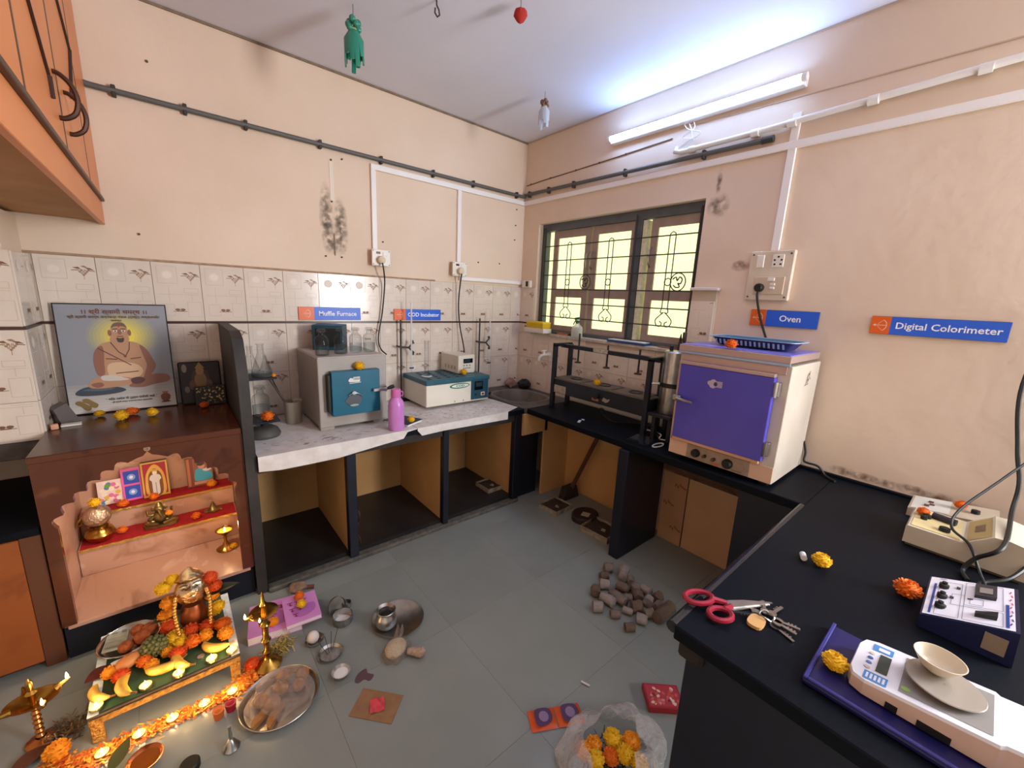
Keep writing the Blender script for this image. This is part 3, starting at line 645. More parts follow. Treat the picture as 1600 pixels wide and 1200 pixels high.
# ---- wall sockets with plugs and leads
SOCK = mat('socket_cream', 'e8e0d4', .4); SOCK_SIDE = mat('socket_side', 'b79d84', .6)
def socket(label, x, z):
    s_ = thing('wall_socket', label, 'socket', (x, 0, z))
    MB().box(-.066, .066, -.046, 0, -.055, .055, .003).build('back_box', SOCK_SIDE, s_); f_ = MB().box(-.070, .070, -.054, -.046, -.058, .058, .003).build('face_plate', SOCK, s_)
    MB().box(-.038, -.008, -.057, -.053, .026, .042).build('neon_window', mat('neon_dark', '4a1a16', .3), f_); MB().box(.012, .045, -.059, -.053, .015, .044, .002).build('rocker_switch', WHITE_PLASTIC, f_)
    for a in (-.06, .06):
        for b_ in (-.048, .048): MB().cyl((a, -.0555, b_), (a, -.053, b_), .004, 8).build('screw', GREY_PVC, f_)
socket('cream wall socket above the furnace with a round plug', -1.427, 1.912); socket('cream wall socket near the window corner with a round plug', -.742, 1.884)
def plug(label, p, lead, cat='plug'):
    s_ = thing('power_plug', label, cat, p)
    MB().lathe([(.001, 0), (.026, .001), (.030, .012), (.026, .034), (.012, .042), (.001, .043)], (0, 0, 0), 14).build('plug_body', mat('plug_beige', 'd8c3a6', .45), s_).rotation_euler = (math.pi / 2, 0, 0)
    MB().tube(smooth_poly(lead, 6, False), .0055, 6).build('lead', BLACK_RUBBER, s_)
plug('beige plug whose black lead hangs down to the furnace', (-1.435, -.056, 1.895), [(0, -.035, -.02), (.012, -.03, -.08), (.033, .012, -.18), (.014, .02, -.38), (-.022, .018, -.57), (-.005, .02, -.66), (.02, -.03, -.70)])
plug('beige plug whose black lead hangs down to the incubator controller', (-.745, -.056, 1.868), [(0, -.035, -.02), (.002, -.01, -.10), (.004, .015, -.28), (.018, .01, -.46), (.04, -.02, -.63), (.035, -.05, -.72)])
sw = thing('wall_socket', 'small cream switch box at the corner beside the window', 'socket', (0, -.105, 1.80))
MB().box(-.03, 0, -.055, .055, -.03, .035, .003).build('back_box', SOCK, sw); MB().box(-.034, -.029, -.03, .0, -.02, .028).build('switch_hole', BLACK_RUBBER, sw)

# ---- muffle furnace
GREYP = mat('furnace_grey', 'a39b93', .42, noise=(7, '978f87', .3)); TEAL = mat('furnace_teal', '0e5f78', .38, noise=(9, '0c566d', .3))
fu = thing('muffle_furnace', 'grey box furnace with a teal door under the Muffle Furnace sign', 'furnace', (-1.817, -.275, ZC + .003))
MB().box(-.212, .212, -.250, .250, .022, .458, .004).build('body', GREYP, fu)
MB().box(-.205, .205, -.243, .243, .458, .461).build('top_plate', mat('furnace_top', 'b5ada5', .4), fu)
for a in (-.165, .165):
    for b_ in (-.20, .20): MB().box(a - .04, a + .04, b_ - .03, b_ + .03, 0, .022).build('foot', GREYP, fu)
dr = MB().box(-.150, .147, -.302, -.252, .100, .378, .003).build('door', TEAL, fu)
MB().box(-.172, -.150, -.290, -.250, .125, .360, .004).build('hinge_bar', BLACK_RUBBER, fu)
pl_ = MB()
def PF(u, v): return (u, -.3026, v)
pl_.inkpoly([(-.052, .318), (-.040, .333), (-.022, .330), (-.020, .338), (.020, .338), (.022, .315), (.015, .306), (-.045, .308)], 'd8d4d0', PF)
for k in range(5): pl_.inkpoly(stroke((-.018 + .009 * k, .318), (-.018 + .009 * k, .333), .004), '2a3238', PF)
pl_.inkpoly(stroke((-.045, .300), (.025, .303), .004), 'cfd3d4', PF); pl_.build('maker_mark', INK, dr)
MB().prism([(-.078, .190), (-.048, .222), (.008, .222), (.032, .190), (.004, .158), (-.048, .158)], -.302, -.306, 'xz').build('peephole_plate', mat('brushed_plate', '5b5e62', .35, .7), dr)
lt = MB().tube(smooth_poly([(-.055, -.31, .226), (-.03, -.315, .240), (.0, -.315, .235), (.03, -.31, .215)], 4, False), .004, 6); lt.prism(ell(-.022, .240, .014, .012, 8), -.303, -.318, 'xz'); lt.prism(ell(-.022, .160, .028, .006, 8), -.303, -.312, 'xz'); lt.build('peephole_latch', STEEL, dr)
hd = MB().box(.095, .190, -.330, -.318, .236, .256, .003); hd.box(.125, .165, -.318, -.300, .240, .252).build('latch_arm', STEEL, fu)
MB().prism([(.150, .250), (.185, .225), (.185, .262)], -.318, -.300, 'xz').build('latch_bracket', GREY_PVC, fu)
MB().tube([(.185, -.324, .248), (.212, -.328, .256), (.230, -.332, .262)], [.008, .014, .011], 8).build('latch_knob', BLACK_RUBBER, fu)
marigold('yellow', (-1.79, -.552, 1.178), 'yellow marigold resting on top of the teal furnace door', .036, 'marigolds placed on the machines')
# voltage stabiliser on the furnace
sb = thing('stabiliser_box', 'dark teal metal box on the back of the furnace behind the bottles', 'box', (-1.835, -.13, 1.2655), math.radians(-28))
MB().box(-.095, .095, -.085, .085, 0, .165, .003).build('case', mat('dark_teal', '10424f', .45), sb); MB().box(-.075, .085, -.089, -.085, .02, .145).build('front_panel', mat('panel_black', '0a1216', .3), sb)
# reagent bottles on the furnace
def reagent(name='reagent_bottle', lab='', loc=(0, 0, 0), fill=.06, s_=1.0, group=None):
    t_ = thing(name, lab, 'bottle', loc, 0, group); t_.scale = (s_,) * 3
    MB().lathe([(.001, .002), (.036, .0), (.040, .006), (.040, .095), (.034, .112), (.017, .124), (.016, .140), (.026, .145), (.026, .149), (.013, .150)], (0, 0, 0), 22).build('glass_body', GLASS, t_)
    MB().lathe([(.001, .004), (.037, .004), (.038, .01), (.038, fill), (.001, fill)], (0, 0, 0), 20).build('liquid', film('water_fill', 'f4f7f8', .88, .05, '5a6668'), t_)
    MB().lathe([(.001, .140), (.011, .141), (.012, .150), (.024, .153), (.026, .158), (.018, .163), (.001, .164)], (0, 0, 0), 16).build('stopper', GLASS, t_)
    return t_
rb = reagent(lab='glass-stoppered clear bottle nearest the left edge of the furnace top', loc=(-1.972, -.43, 1.2645), group='reagent bottles on the furnace')
dup(rb, (-1.848, -.39, 1.2645), 1, 'glass-stoppered clear bottle second from left on the furnace top'); dup(rb, (-1.737, -.345, 1.2645), 2, 'glass-stoppered clear bottle third from left on the furnace top')
b4 = dup(rb, (-1.646, -.345, 1.2645), 3, 'glass-stoppered bottle with printed marks at the right of the furnace top')
mk = MB()
for k in range(6): mk.box(-.02 + .007 * k, -.016 + .007 * k, -.0408, -.0402, .07 + .006 * (k % 2), .085)
mk.build('printed_marks', mat('bottle_ink', '4a4640', .6), b4)['kind'] = 'stuff'

# ---- black two-tier stand with flasks beside the slab
tt = thing('tier_stand', 'small black two-tier stand beside the upright slab', 'stand', (-2.315, -.42, ZC + .003))
MB().lathe([(.001, 0), (.085, 0), (.090, .015), (.075, .045), (.05, .06), (.001, .062)], (0, 0, 0), 20).build('base', mat('base_grey', '4c4843', .5), tt)
MB().box(-.075, .075, -.10, .09, .100, .112, .003).build('lower_plate', BLACK_PAINT, tt); MB().box(-.075, .075, -.09, .09, .350, .362, .003).build('upper_plate', BLACK_PAINT, tt)
MB().cyl((-.06, .07, .05), (-.06, .07, .352), .008, 8).cyl((0, 0, .05), (0, 0, .105), .012, 8).build('post', BLACK_PAINT, tt)
def flask(lab, loc, s_=1.0):
    t_ = thing('conical_flask', lab, 'flask', loc, 0, 'conical flasks on the tier stand'); t_.scale = (s_,) * 3
    MB().lathe([(.001, .001), (.046, 0), (.050, .008), (.047, .03), (.016, .125), (.015, .165), (.021, .172)], (0, 0, 0), 22).build('glass_body', GLASS, t_)
    MB().lathe([(.001, .004), (.046, .004), (.046, .022), (.001, .023)], (0, 0, 0), 18).build('liquid', film('water_fill'), t_)
    return t_
flask('tall conical flask at the front of the black tier stand', (-2.305, -.465, 1.1665), 1.08); flask('conical flask tucked at the back of the black tier stand', (-2.345, -.37, 1.1665), .95); flask('small conical flask at the right of the black tier stand', (-2.275, -.375, 1.1665), .62)
reagent(lab='stoppered glass bottle on the lower tier of the black stand', loc=(-2.315, -.40, .9155), s_=1.15)
marigold('orange', (-2.300, -.495, .9150), 'orange marigold on the lower tier of the black stand', .036)
marigold('amber', (-2.255, -.50, 1.165), 'tiny pale marigold head on the upper tier of the black stand', .014)
bk = thing('plastic_beaker', 'grey plastic beaker holding rods between stand and furnace', 'beaker', (-2.115, -.235, ZC + .003))
MB().lathe([(.001, .002), (.046, 0), (.049, .004), (.055, .145), (.058, .147), (.054, .147), (.047, .006), (.001, .005)], (0, 0, 0), 22).build('cup', mat('frosted_grey_plastic', 'a09384', .5), bk)
MB().cyl((.02, 0, .01), (-.14, .05, .345), .006, 8).build('rod', mat('brown_rod', '4a3a2e', .6), bk); MB().cyl((.0, .02, .01), (-.10, .08, .30), .004, 8).build('rod', BLACK_RUBBER, bk); MB().box(-.005, .05, -.02, .015, .13, .158, .003).build('stick', mat('pale_stick', 'a99c8c', .6), bk)

# ---- COD incubator
CREAMM = mat('cream_enamel', 'e4ddcf', .38, noise=(6, 'd9d0c0', .3)); TEAL2 = mat('incubator_teal', '2d5f6e', .4, noise=(12, '26525f', .3))
co = thing('cod_incubator', 'cream and teal incubator block below the COD Incubator sign', 'incubator', (-.965, -.235, ZC + .003))
MB().box(-.290, .290, -.190, .190, .022, .190, .004).build('body', CREAMM, co)
tp_ = MB().box(-.295, .295, -.196, .196, .190, .226, .004).build('top_plate', TEAL2, co)
for i in range(4):
    for j in range(5): MB().lathe([(.018, .2265), (.016, .2285), (.012, .2265), (.001, .2262)], (-.235 + .085 * i + .01 * j, -.13 + .065 * j, 0), 10).build('well', mat('well_dark', '16303a', .5), tp_)
MB().box(.112, .282, -.197, -.188, .035, .205, .003).build('control_panel', mat('panel_teal', '1f4b5c', .4), co)
MB().box(.140, .225, -.201, -.196, .112, .185, .002).build('display', mat('display_black', '0d1216', .15), co); MB().box(.152, .215, -.2025, -.2005, .140, .176).build('display_window', mat('lcd_dark', '2b3a40', .2), co)
MB().box(.205, .242, -.203, -.196, .062, .092, .002).build('switch', mat('white_switch', 'e6e2dc', .4), co); MB().box(.212, .234, -.205, -.2025, .068, .086).build('switch_rocker', mat('red_rocker', '8c2a22', .4), co); MB().cyl((.155, -.20, .075), (.155, -.194, .075), .010, 10).build('knob', BLACK_RUBBER, co)
lg = MB()
def PC(u, v): return (u, -.1906, v)
lg.inkpoly(ell(.005, .163, .093, .022, 24), '1d6b4a', PC); lg.build('logo_oval', INK, co)
def PC2(u, v): return (u, -.1910, v)
lg = MB(); lg.inkpoly(ell(.010, .163, .080, .014, 20), 'd9e2d8', PC2); lg.build('logo_field', INK, co)
text('COD', .022, mat('green_ink', '1d6b4a', .5), 'logo_lettering', co, (.01, -.1914, .163), FACE_B, .0006, align='CENTER', sx=1.6)
for a in (-.04, .04): MB().box(a - .003, a + .003, -.1915, -.190, .035, .045).build('rust_mark', mat('rust', '5a3320', .9), co)
ct = thing('controller_box', 'cream digital controller on the back of the incubator', 'controller', (-.812, -.155, 1.0315), math.radians(3))
MB().box(-.085, .085, -.13, .13, 0, .150, .004).build('case', CREAMM, ct); MB().box(-.035, .060, -.134, -.129, .085, .122, .001).build('display', mat('display_black'), ct); MB().box(-.028, .03, -.1355, -.1335, .093, .115).build('display_window', mat('lcd_dark'), ct)
for k in range(3): MB().cyl((-.03 + .03 * k, -.135, .066), (-.03 + .03 * k, -.129, .066), .005, 8).build('button', GREY_PVC, ct)
for k in range(4): MB().box(-.035 + .02 * k, -.023 + .02 * k, -.1325, -.129, .040, .046).build('indicator', mat('tiny_dark', '3a2c28', .5), ct)
for k in range(4): MB().box(-.0865, -.084, -.09 + .045 * k, -.07 + .045 * k, .03, .06).build('vent', mat('vent_beige', 'b5ac9c', .6), ct)  # vents in a darker beige than the case
marigold('yellow', (-.862, -.330, 1.031), 'yellow marigold on the incubator top in front of the controller', .032, 'marigolds placed on the machines')
mc = thing('measuring_cylinder', 'tall clear measuring cylinder standing on the incubator top', 'cylinder', (-1.165, -.262, 1.0315))
MB().lathe([(.001, 0), (.042, 0), (.042, .006), (.022, .012), (.019, .03), (.019, .275), (.024, .282)], (0, 0, 0), 18).build('glass_tube', GLASS, mc); MB().lathe([(.042, .0005), (.043, .004), (.030, .008)], (0, 0, 0), 18).build('foot_ring', mat('frost_white', 'dde2e4', .4), mc)
def retort(lab, loc, h, zc, arm):
    t_ = thing('retort_stand', lab, 'stand', loc)
    MB().box(-.06, .06, -.04, .03, 0, .012, .003).build('base', BLACK_PAINT, t_); MB().cyl((0, 0, .01), (0, 0, h), .007, 8).build('rod', mat('dark_rod', '3f3a37', .45, .3), t_)
    c_ = MB().tube([(-.04, 0, zc + .01), (0, -.01, zc), (.06, -.02, zc - .005)], .008, 6); c_.tube([(.06, -.02, zc - .005), (.085, -.03, zc + .03), (.10, -.03, zc + .035)], .007, 6); c_.tube([(.06, -.02, zc - .005), (.085, -.03, zc - .035), (.10, -.03, zc - .045)], .007, 6); c_.ball((.085, -.03, zc + .045), .012, 8, 6); c_.ball((.09, -.03, zc - .055), .012, 8, 6)
    c_.build('clamp', mat('dark_rod'), t_)
retort('thin retort stand with clamp left of the incubator', (-1.282, -.022 - .03, ZC + .003), .655, .44, 1); retort('thin retort stand with clamp right of the incubator', (-.520, -.055, ZC + .003), .67, .455, 1)
def burette(lab, loc, h, cap):
    t_ = thing('burette', lab, 'burette', loc); MB().tube([(0, 0, 0), (0, 0, .04)], .003, 6).build('tip', GLASS, t_); MB().cyl((0, 0, .05), (0, 0, h), .0065, 10).build('glass_tube', mat('milky_glass', 'e6e4e2', .2, alpha=.55), t_)
    MB().cyl((-.016, 0, .045), (.016, 0, .045), .007, 8).build('stopcock', cap, t_)
burette('long thin burette clamped left of the incubator, blue stopcock', (-1.225, -.125, 1.036), .56, mat('tap_blue', '24368a', .4)); burette('long thin burette clamped near the tap, dark stopcock', (-.425, -.085, 1.02), .52, BLACK_RUBBER)
# ---- pink bottle, notebook
pk = thing('water_bottle', 'translucent pink plastic water bottle at the worktop edge', 'bottle', (-1.622, -.712, ZC + .003))
MB().lathe([(.001, .001), (.046, 0), (.050, .006), (.050, .155), (.046, .185), (.030, .210), (.026, .222)], (0, 0, 0), 24).build('bottle_body', mat('pink_plastic', 'd891d4', .25, noise=(8, 'c77fcb', .3), alpha=.86), pk)
MB().lathe([(.030, .214), (.031, .218), (.030, .262), (.026, .266), (.001, .266)], (0, 0, 0), 18).build('screw_cap', mat('pink_cap', 'c56aa8', .4), pk); MB().tube([(.028, -.01, .25), (.042, -.012, .245), (.040, -.012, .225), (.03, -.01, .22)], .004, 6).build('cap_loop', mat('pink_cap'), pk)
nb = thing('notebook', 'dark blue notebook lying beside the pink bottle', 'notebook', (-1.515, -.585, ZC + .003), math.radians(25))
MB().box(-.075, .075, -.10, .10, .0, .012, .001).build('pages', mat('page_white', 'd8d4cc', .8), nb); MB().box(-.078, .078, -.103, .103, .012, .016, .001).build('cover', mat('navy_cover', '1d2350', .4), nb)
marigold('yellow', (-1.500, -.672, .8195), 'yellow marigold on the dark blue notebook', .028)
# ---- around the sink
tpth = thing('water_tap', 'white plastic water tap on the tiles over the sink', 'tap', (-.009, -.455, 1.17))
MB().lathe([(.001, 0), (.022, 0), (.022, .006), (.012, .010)], (0, 0, 0), 14).build('flange', WHITE_PLASTIC, tpth).rotation_euler = (0, -math.pi / 2, 0)
MB().tube(smooth_poly([(-.005, 0, 0), (-.05, .0, 0), (-.10, .0, -.005), (-.125, .0, -.03), (-.125, .0, -.05)], 4, False), .013, 10).build('spout', WHITE_PLASTIC, tpth)
MB().cyl((-.07, 0, .0), (-.07, 0, .035), .010, 8).box(-.10, -.04, -.008, .008, .034, .044, .003).build('tap_handle', WHITE_PLASTIC, tpth)
def crumple(name, lab, cat, c, r, m, seed, sz=.7, n=18):
    rnd = random.Random(seed); mb = MB(); prof = []
    ph = [(rnd.uniform(0, 6), rnd.uniform(2, 7), rnd.uniform(2, 6)) for _ in range(6)]
    def fn(u, v):
        a, t = 2 * math.pi * u, math.pi * v; k = 1 + sum(.07 * math.sin(p + f * a) * math.sin(g * t + p) for p, f, g in [(q[0], round(q[1]), q[2]) for q in ph])
        return (r * k * math.sin(t) * math.cos(a), r * k * math.sin(t) * math.sin(a), r * sz * (1 - k * math.cos(t)))
    mb.sheet(fn, n, n // 2 + 2)
    return tag(mb.build(name, m), lab, cat, None, c)
crumple('plastic_bag', 'crumpled black plastic bag at the back of the sink', 'bag', (-.075, -.20, ZC + .004), .062, mat('black_film', '1b1a1d', .35, bump=(35, .8)), 4, .72)
crumple('cloth_rag', 'pinkish rag in the corner behind the black bag', 'rag', (-.150, -.085, ZC + .004), .055, mat('pink_rag', 'a8827a', .9, noise=(20, '8a655d', .2)), 9, .8)
marigold('orange', (-.505, -.155, ZC + .003), 'orange marigold on the sink edge behind the incubator', .024)
sp_ = thing('clothes_peg', 'small black clip lying between incubator and sink', 'clip', (-.545, -.235, ZC + .003), .3)
MB().box(-.035, .03, -.015, .015, 0, .014, .004).build('jaw', BLACK_RUBBER, sp_); MB().cyl((.03, 0, .008), (.05, 0, .010), .009, 8).build('spring', BLACK_RUBBER, sp_)
# ================================================================ WINDOW WORKTOP
ZT = ZC + .0015
es = thing('extraction_unit', 'black framed heating stand with three plates below the window', 'heating stand', (0, 0, 0))
BM = mat('black_metal', '14161e', .4, noise=(14, '1e212b', .3))
for (px_, py_) in ((-.300, -.810), (-.300, -1.672), (-.130, -.822), (-.130, -1.665)):
    MB().box(px_ - .016, px_ + .016, py_ - .016, py_ + .016, ZT, 1.315, .002).build('post', BM, es)
MB().box(-.226, -.190, -.795, -1.688, 1.288, 1.318, .002).build('top_beam', BM, es)
for yy in (-.810, -1.672): MB().box(-.316, -.114, yy - .016, yy + .016, 1.300, 1.326, .002).build('cross_bar', BM, es)
hb = MB().box(-.306, -.120, -.830, -1.655, .925, 1.040, .003).build('heater_box', BM, es)
MB().box(-.308, -.1, -.80, -1.68, 1.036, 1.046, .002).build('top_tray', mat('dusty_metal', '6b5d50', .6, noise=(12, '4a4038', .2)), es)
for k, yy in enumerate((-.965, -1.245, -1.515)):
    pt = MB().box(-.300, -.118, yy - .125, yy + .125, 1.046, 1.051, .001).build('hot_plate', mat('plate_brown', '75675a', .5, noise=(10, '5b4f44', .2)), es)
    MB().lathe([(.048, 1.051), (.048, 1.056), (.040, 1.056), (.040, 1.052)], (-.200, yy - .005, 0), 24).build('plate_ring', BM, pt)
    rd = MB().cyl((-.208, yy - .01, 1.190), (-.208, yy - .01, 1.355 if k else 1.415), .007, 8).build('hanger_rod', BM, es)
    MB().lathe([(.001, 1.182), (.026, 1.182), (.026, 1.190), (.007, 1.196)], (-.208, yy - .01, 0), 14).build('hanger_disc', mat('disc_brown', '3a322c', .5), rd)
MB().box(-.309, -.305, -.832, -.956, .930, .990).build('rating_plate', mat('plate_paper', 'b8ab98', .6, noise=(30, '8e8272', .1)), es)
MB().box(-.229, -.225, -1.135, -1.268, 1.292, 1.320).build('beam_label', mat('label_pale', 'c9c0b4', .6, noise=(40, '8d857a', .1)), es)
MB().cyl((-.306, -1.270, .985), (-.335, -1.270, .985), .022, 14).build('regulator_knob', BLACK_RUBBER, es)
MB().box(-.309, -.305, -1.225, -1.285, .945, .965).build('worn_patch', mat('worn_patch', 'a86a4a', .6), es); MB().prism([(-1.315, .960), (-1.33, .985), (-1.36, .975), (-1.385, .985), (-1.375, .962), (-1.35, .950)], -.309, -.305, 'yz').build('worn_patch', mat('worn_pale', '9c8d80', .6), es)
marigold('yellow', (-.270, -1.232, 1.052), 'yellow marigold on the middle plate of the black heating stand', .034, 'marigolds placed on the machines')
# steel distillation boiler on its small stand
bo = thing('steel_boiler', 'tall brushed steel cylinder between the heating stand and the oven', 'boiler', (-.225, -1.790, ZT))
for a, b_ in ((-.07, .05), (.07, .05), (.07, -.06), (-.07, -.06)): MB().box(a - .012, a + .012, b_ - .012, b_ + .012, 0, .15).build('stand_leg', BM, bo)
MB().box(-.10, .10, -.075, .085, .150, .170, .002).build('stand_top', BM, bo)
MB().lathe([(.001, .171), (.066, .171), (.068, .176), (.068, .570), (.060, .578), (.001, .580)], (0, 0, 0), 28).build('cylinder', STEEL, bo)
MB().lathe([(.0685, .345), (.072, .347), (.072, .372), (.0685, .374)], (0, 0, 0), 28).build('clamp_band', BLACK_RUBBER, bo); MB().tube([(-.04, .06, .36), (-.05, .085, .36), (-.06, .105, .355)], .008, 6).build('band_screw', STEEL, bo)
MB().cyl((0, .03, .578), (0, .03, .61), .012, 10).build('inlet_stub', BLACK_RUBBER, bo)
MB().cyl((.03, -.03, .578), (.03, -.03, .64), .009, 8).box(.015, .045, -.038, -.022, .64, .70, .003).build('valve', mat('dark_rod'), bo)
wl = thing('cable', 'loose black cable under the heating stand and boiler', 'cable', (0, 0, ZT))
MB().tube(smooth_poly([(-.12, -1.20, .04), (-.24, -1.26, .075), (-.30, -1.34, .05), (-.28, -1.42, .02), (-.15, -1.50, .006), (-.10, -1.62, .006)], 6, False), .005, 6).build('lead', BLACK_RUBBER, wl)
for k in range(3): MB().tube(smooth_poly([(-.16 - .02 * k, -1.60, .006), (-.27, -1.74 - .02 * k, .03), (-.30, -1.80, .006), (-.20, -1.86 - .03 * k, .006)], 6, False), .004, 6).build('lead', BLACK_RUBBER if k < 2 else WHITE_PLASTIC, wl)
# small things on the black worktop
ch = MB()
for i in range(26):
    a = 2 * math.pi * i / 26; ch.tube([(-.410 + .055 * math.cos(a), -1.850 + .020 * math.sin(a), ZT + .004), (-.410 + .055 * math.cos(a + .25), -1.850 + .020 * math.sin(a + .25), ZT + .004)], .004, 5)
o = tag(ch.build('bead_chain', mat('pale_beads', 'd8d4cf', .5)), 'closed loop of pale bead chain in front of the oven', 'chain'); o['kind'] = 'stuff'
ps = thing('glass_slide', 'thin pale strip lying on the black worktop before the heating stand', 'slide', (-.425, -1.225, ZT), .5)
MB().box(-.05, .012, -.010, .010, 0, .002).build('strip', mat('pale_strip', 'cfd3da', .3), ps); MB().sheet(lambda u, v: (.02 + .03 * u, -.03 + .02 * v + .01 * u, .002 + .003 * math.sin(u * 6)), 5, 3).build('curl', mat('pale_strip'), ps)
ps = MB().box(-.09, .09, -.07, .07, 0, .0012).build('glass_plate', mat('dark_glass', '24262c', .08, spec=.8)); tag(ps, 'thin dark sheet of glass lying left of the oven', 'glass', None, (-.395, -1.725, ZT + .0002), .15)

# ---- oven
ov = thing('oven', 'cream hot air oven with purple door below the Oven sign', 'oven', (-.258, -2.232, ZT))
PUR = mat('purple_enamel', '5049b4', .33, noise=(6, '4a42a6', .3)); PURT = mat('violet_top', '7d79d2', .28); OVC = mat('oven_cream', 'cfc4b6', .4, noise=(5, 'c2b6a6', .3)); TRIM = mat('oven_trim', 'b99f97', .3, .4)
MB().box(-.225, .225, -.272, .272, .018, .605, .003).build('body', OVC, ov)
for a in (-.19, .19):
    for b_ in (-.23, .23): MB().box(a - .02, a + .02, b_ - .02, b_ + .02, 0, .018).build('foot', BLACK_RUBBER, ov)
MB().box(-.235, .228, -.262, .282, .618, .652, .002).build('top_lid', TRIM, ov); MB().box(-.228, .222, -.255, .275, .652, .655).build('lid_panel', PURT, ov)
MB().box(-.238, -.225, -.262, .282, .605, .618).build('lid_trim_strip', mat('strip_blue', '9fb2cf', .25, .5), ov)  # pale metallic trim strip under the lid
MB().box(-.232, -.225, -.252, .262, .565, .603, .001).build('header_strip', TRIM, ov)
dr = MB().box(-.262, -.226, -.218, .246, .128, .548, .003).build('door', PUR, ov)
MB().box(-.264, -.226, -.216, .252, .548, .565, .002).build('door_top_trim', TRIM, ov); MB().box(-.250, -.226, -.205, .258, .108, .127, .002).build('door_bottom_trim', mat('peach_trim', 'd9a582', .35), ov); MB().box(-.250, -.226, .247, .262, .11, .56, .002).build('door_edge_trim', TRIM, ov)
lg = MB()
def PO(u, v): return (-.2626, u, v)
for (u, v, r_) in ((.075, .470, .014), (.058, .478, .016), (.043, .470, .014), (.060, .460, .018)): lg.inkpoly(ell(u, v, r_, r_ * .9, 10), 'b9a9b8', lambda a, b_, q=u: (-.2626 - q * .002, a, b_))
lg.inkpoly([(.045, .485), (.012, .485), (.012, .452), (.045, .452)], 'a898ae', lambda a, b_: (-.2629, a, b_)); lg.inkpoly(ell(.046, .468, .010, .012, 8), '3a2c66', lambda a, b_: (-.2632, a, b_)); lg.build('door_emblem', INK, dr)
lk = MB().box(-.285, -.262, .215, .262, .340, .372, .004).build('latch_block', STEEL, dr); MB().tube([(-.285, .235, .356), (-.298, .20, .355), (-.296, .14, .350)], [.010, .009, .006], 8).build('latch_lever', STEEL, dr)
for zz in (.492, .195): h_ = MB().box(-.256, -.226, -.244, -.214, zz - .034, zz + .034, .003).build('hinge', STEEL, ov); MB().cyl((-.260, -.228, zz - .036), (-.260, -.228, zz + .036), .007, 8).build('hinge_pin', STEEL, h_)
MB().box(-.231, -.225, -.270, .270, .020, .104, .001).build('lower_fascia', mat('warm_lit_fascia', 'd8b296', .4), ov)  # whitish fascia, warm candle reflection put into its colour
cp = MB().box(-.235, -.230, -.166, .162, .022, .102, .001).build('control_panel', mat('panel_buff', 'a58d78', .4, noise=(25, '907966', .2)), ov)
for yy, zz, r_, nm in ((.107, .062, .023, 'dial_knob'), (.057, .060, .010, 'indicator_lamp'), (.007, .058, .010, 'indicator_lamp'), (-.064, .058, .026, 'dial_knob')):
    MB().tube([(-.235, yy, zz), (-.250, yy, zz), (-.262, yy, zz)], [r_, r_, r_ * .75], 16).build(nm, BLACK_RUBBER if r_ > .015 else mat('brass_dark', '5a4632', .35, .6), cp)
pr = MB()
def PP(u, v): return (-.2354, u, v)
pr.inkpoly([(.02, .040), (-.022, .040), (-.022, .026), (.02, .026)], 'b86a44', PP)
for i in range(16): a = i * math.pi / 8; pr.inkpoly(stroke((-.125 + .02 * math.cos(a), .060 + .02 * math.sin(a)), (-.125 + .02 * math.cos(a + .39), .060 + .02 * math.sin(a + .39)), .002), '7d6a5c', PP)
for k in range(6): pr.inkpoly(stroke((-.09 - .008 * k, .030), (-.095 - .008 * k, .034), .005), '5c4638', PP)
pr.build('panel_print', INK, cp)['kind'] = 'stuff'
sk = MB()
def PS(u, v): return (u, -.2724, v)
sk.inkpoly([(.015, .50), (.055, .505), (.075, .565), (.062, .625 - .06), (.04, .545), (.03, .55)], '8d8378', PS); sk.inkpoly(ell(.052, .535, .016, .022, 12), '3a322c', lambda u, v: (u, -.2727, v)); sk.inkpoly(ell(.050, .535, .008, .012, 10), 'cfc4b6', lambda u, v: (u, -.273, v))
sk.inkpoly([(.005, .492), (.065, .497), (.065, .503), (.005, .498)], '5c5248', lambda u, v: (u, -.2726, v)); sk.inkpoly(ell(.085, .525, .006, .006, 8), '3a322c', PS); sk.build('side_sticker', INK, ov)
MB().tube(smooth_poly([(.21, -.272, .16), (.215, -.288, .10), (.20, -.292, .055), (.19, -.31, .05), (.195, -.36, .045), (.19, -.40, .008), (.15, -.45, .006)], 6, False), .006, 7).build('power_lead', BLACK_RUBBER, ov)
marigold('orange', (-.475, -2.215, 1.4575), 'orange marigold on the front edge of the purple oven top', .033, 'marigolds placed on the machines')
# plastic tray on the oven
tr_ = thing('plastic_tray', 'dark blue slotted plastic tray with pale rim on the oven top', 'tray', (-.235, -2.245, 1.4580), math.radians(0))
def rr(w, d, z, n=28): return [(x_, y_, z) for x_, y_ in sq((0, 0), w, d, n, 8)]
tm = MB(); lo, hi, lip = rr(.080, .170, .003), rr(.108, .205, .048), rr(.120, .222, .050); hi2 = rr(.104, .201, .047); lo2 = rr(.076, .166, .006); n_ = 28
tm.add(lo + hi, [(i, (i + 1) % n_, n_ + (i + 1) % n_, n_ + i) for i in range(n_)] + [tuple(range(n_ - 1, -1, -1))]); tm.build('tray_wall', mat('navy_plastic', '23284e', .35), tr_)
tm = MB(); tm.add(lo2 + hi2, [(i, (i + 1) % n_, n_ + (i + 1) % n_, n_ + i) for i in range(n_)] + [tuple(range(n_ - 1, -1, -1))]); tm.build('tray_inside', mat('teal_plastic', '3d6c84', .4), tr_)
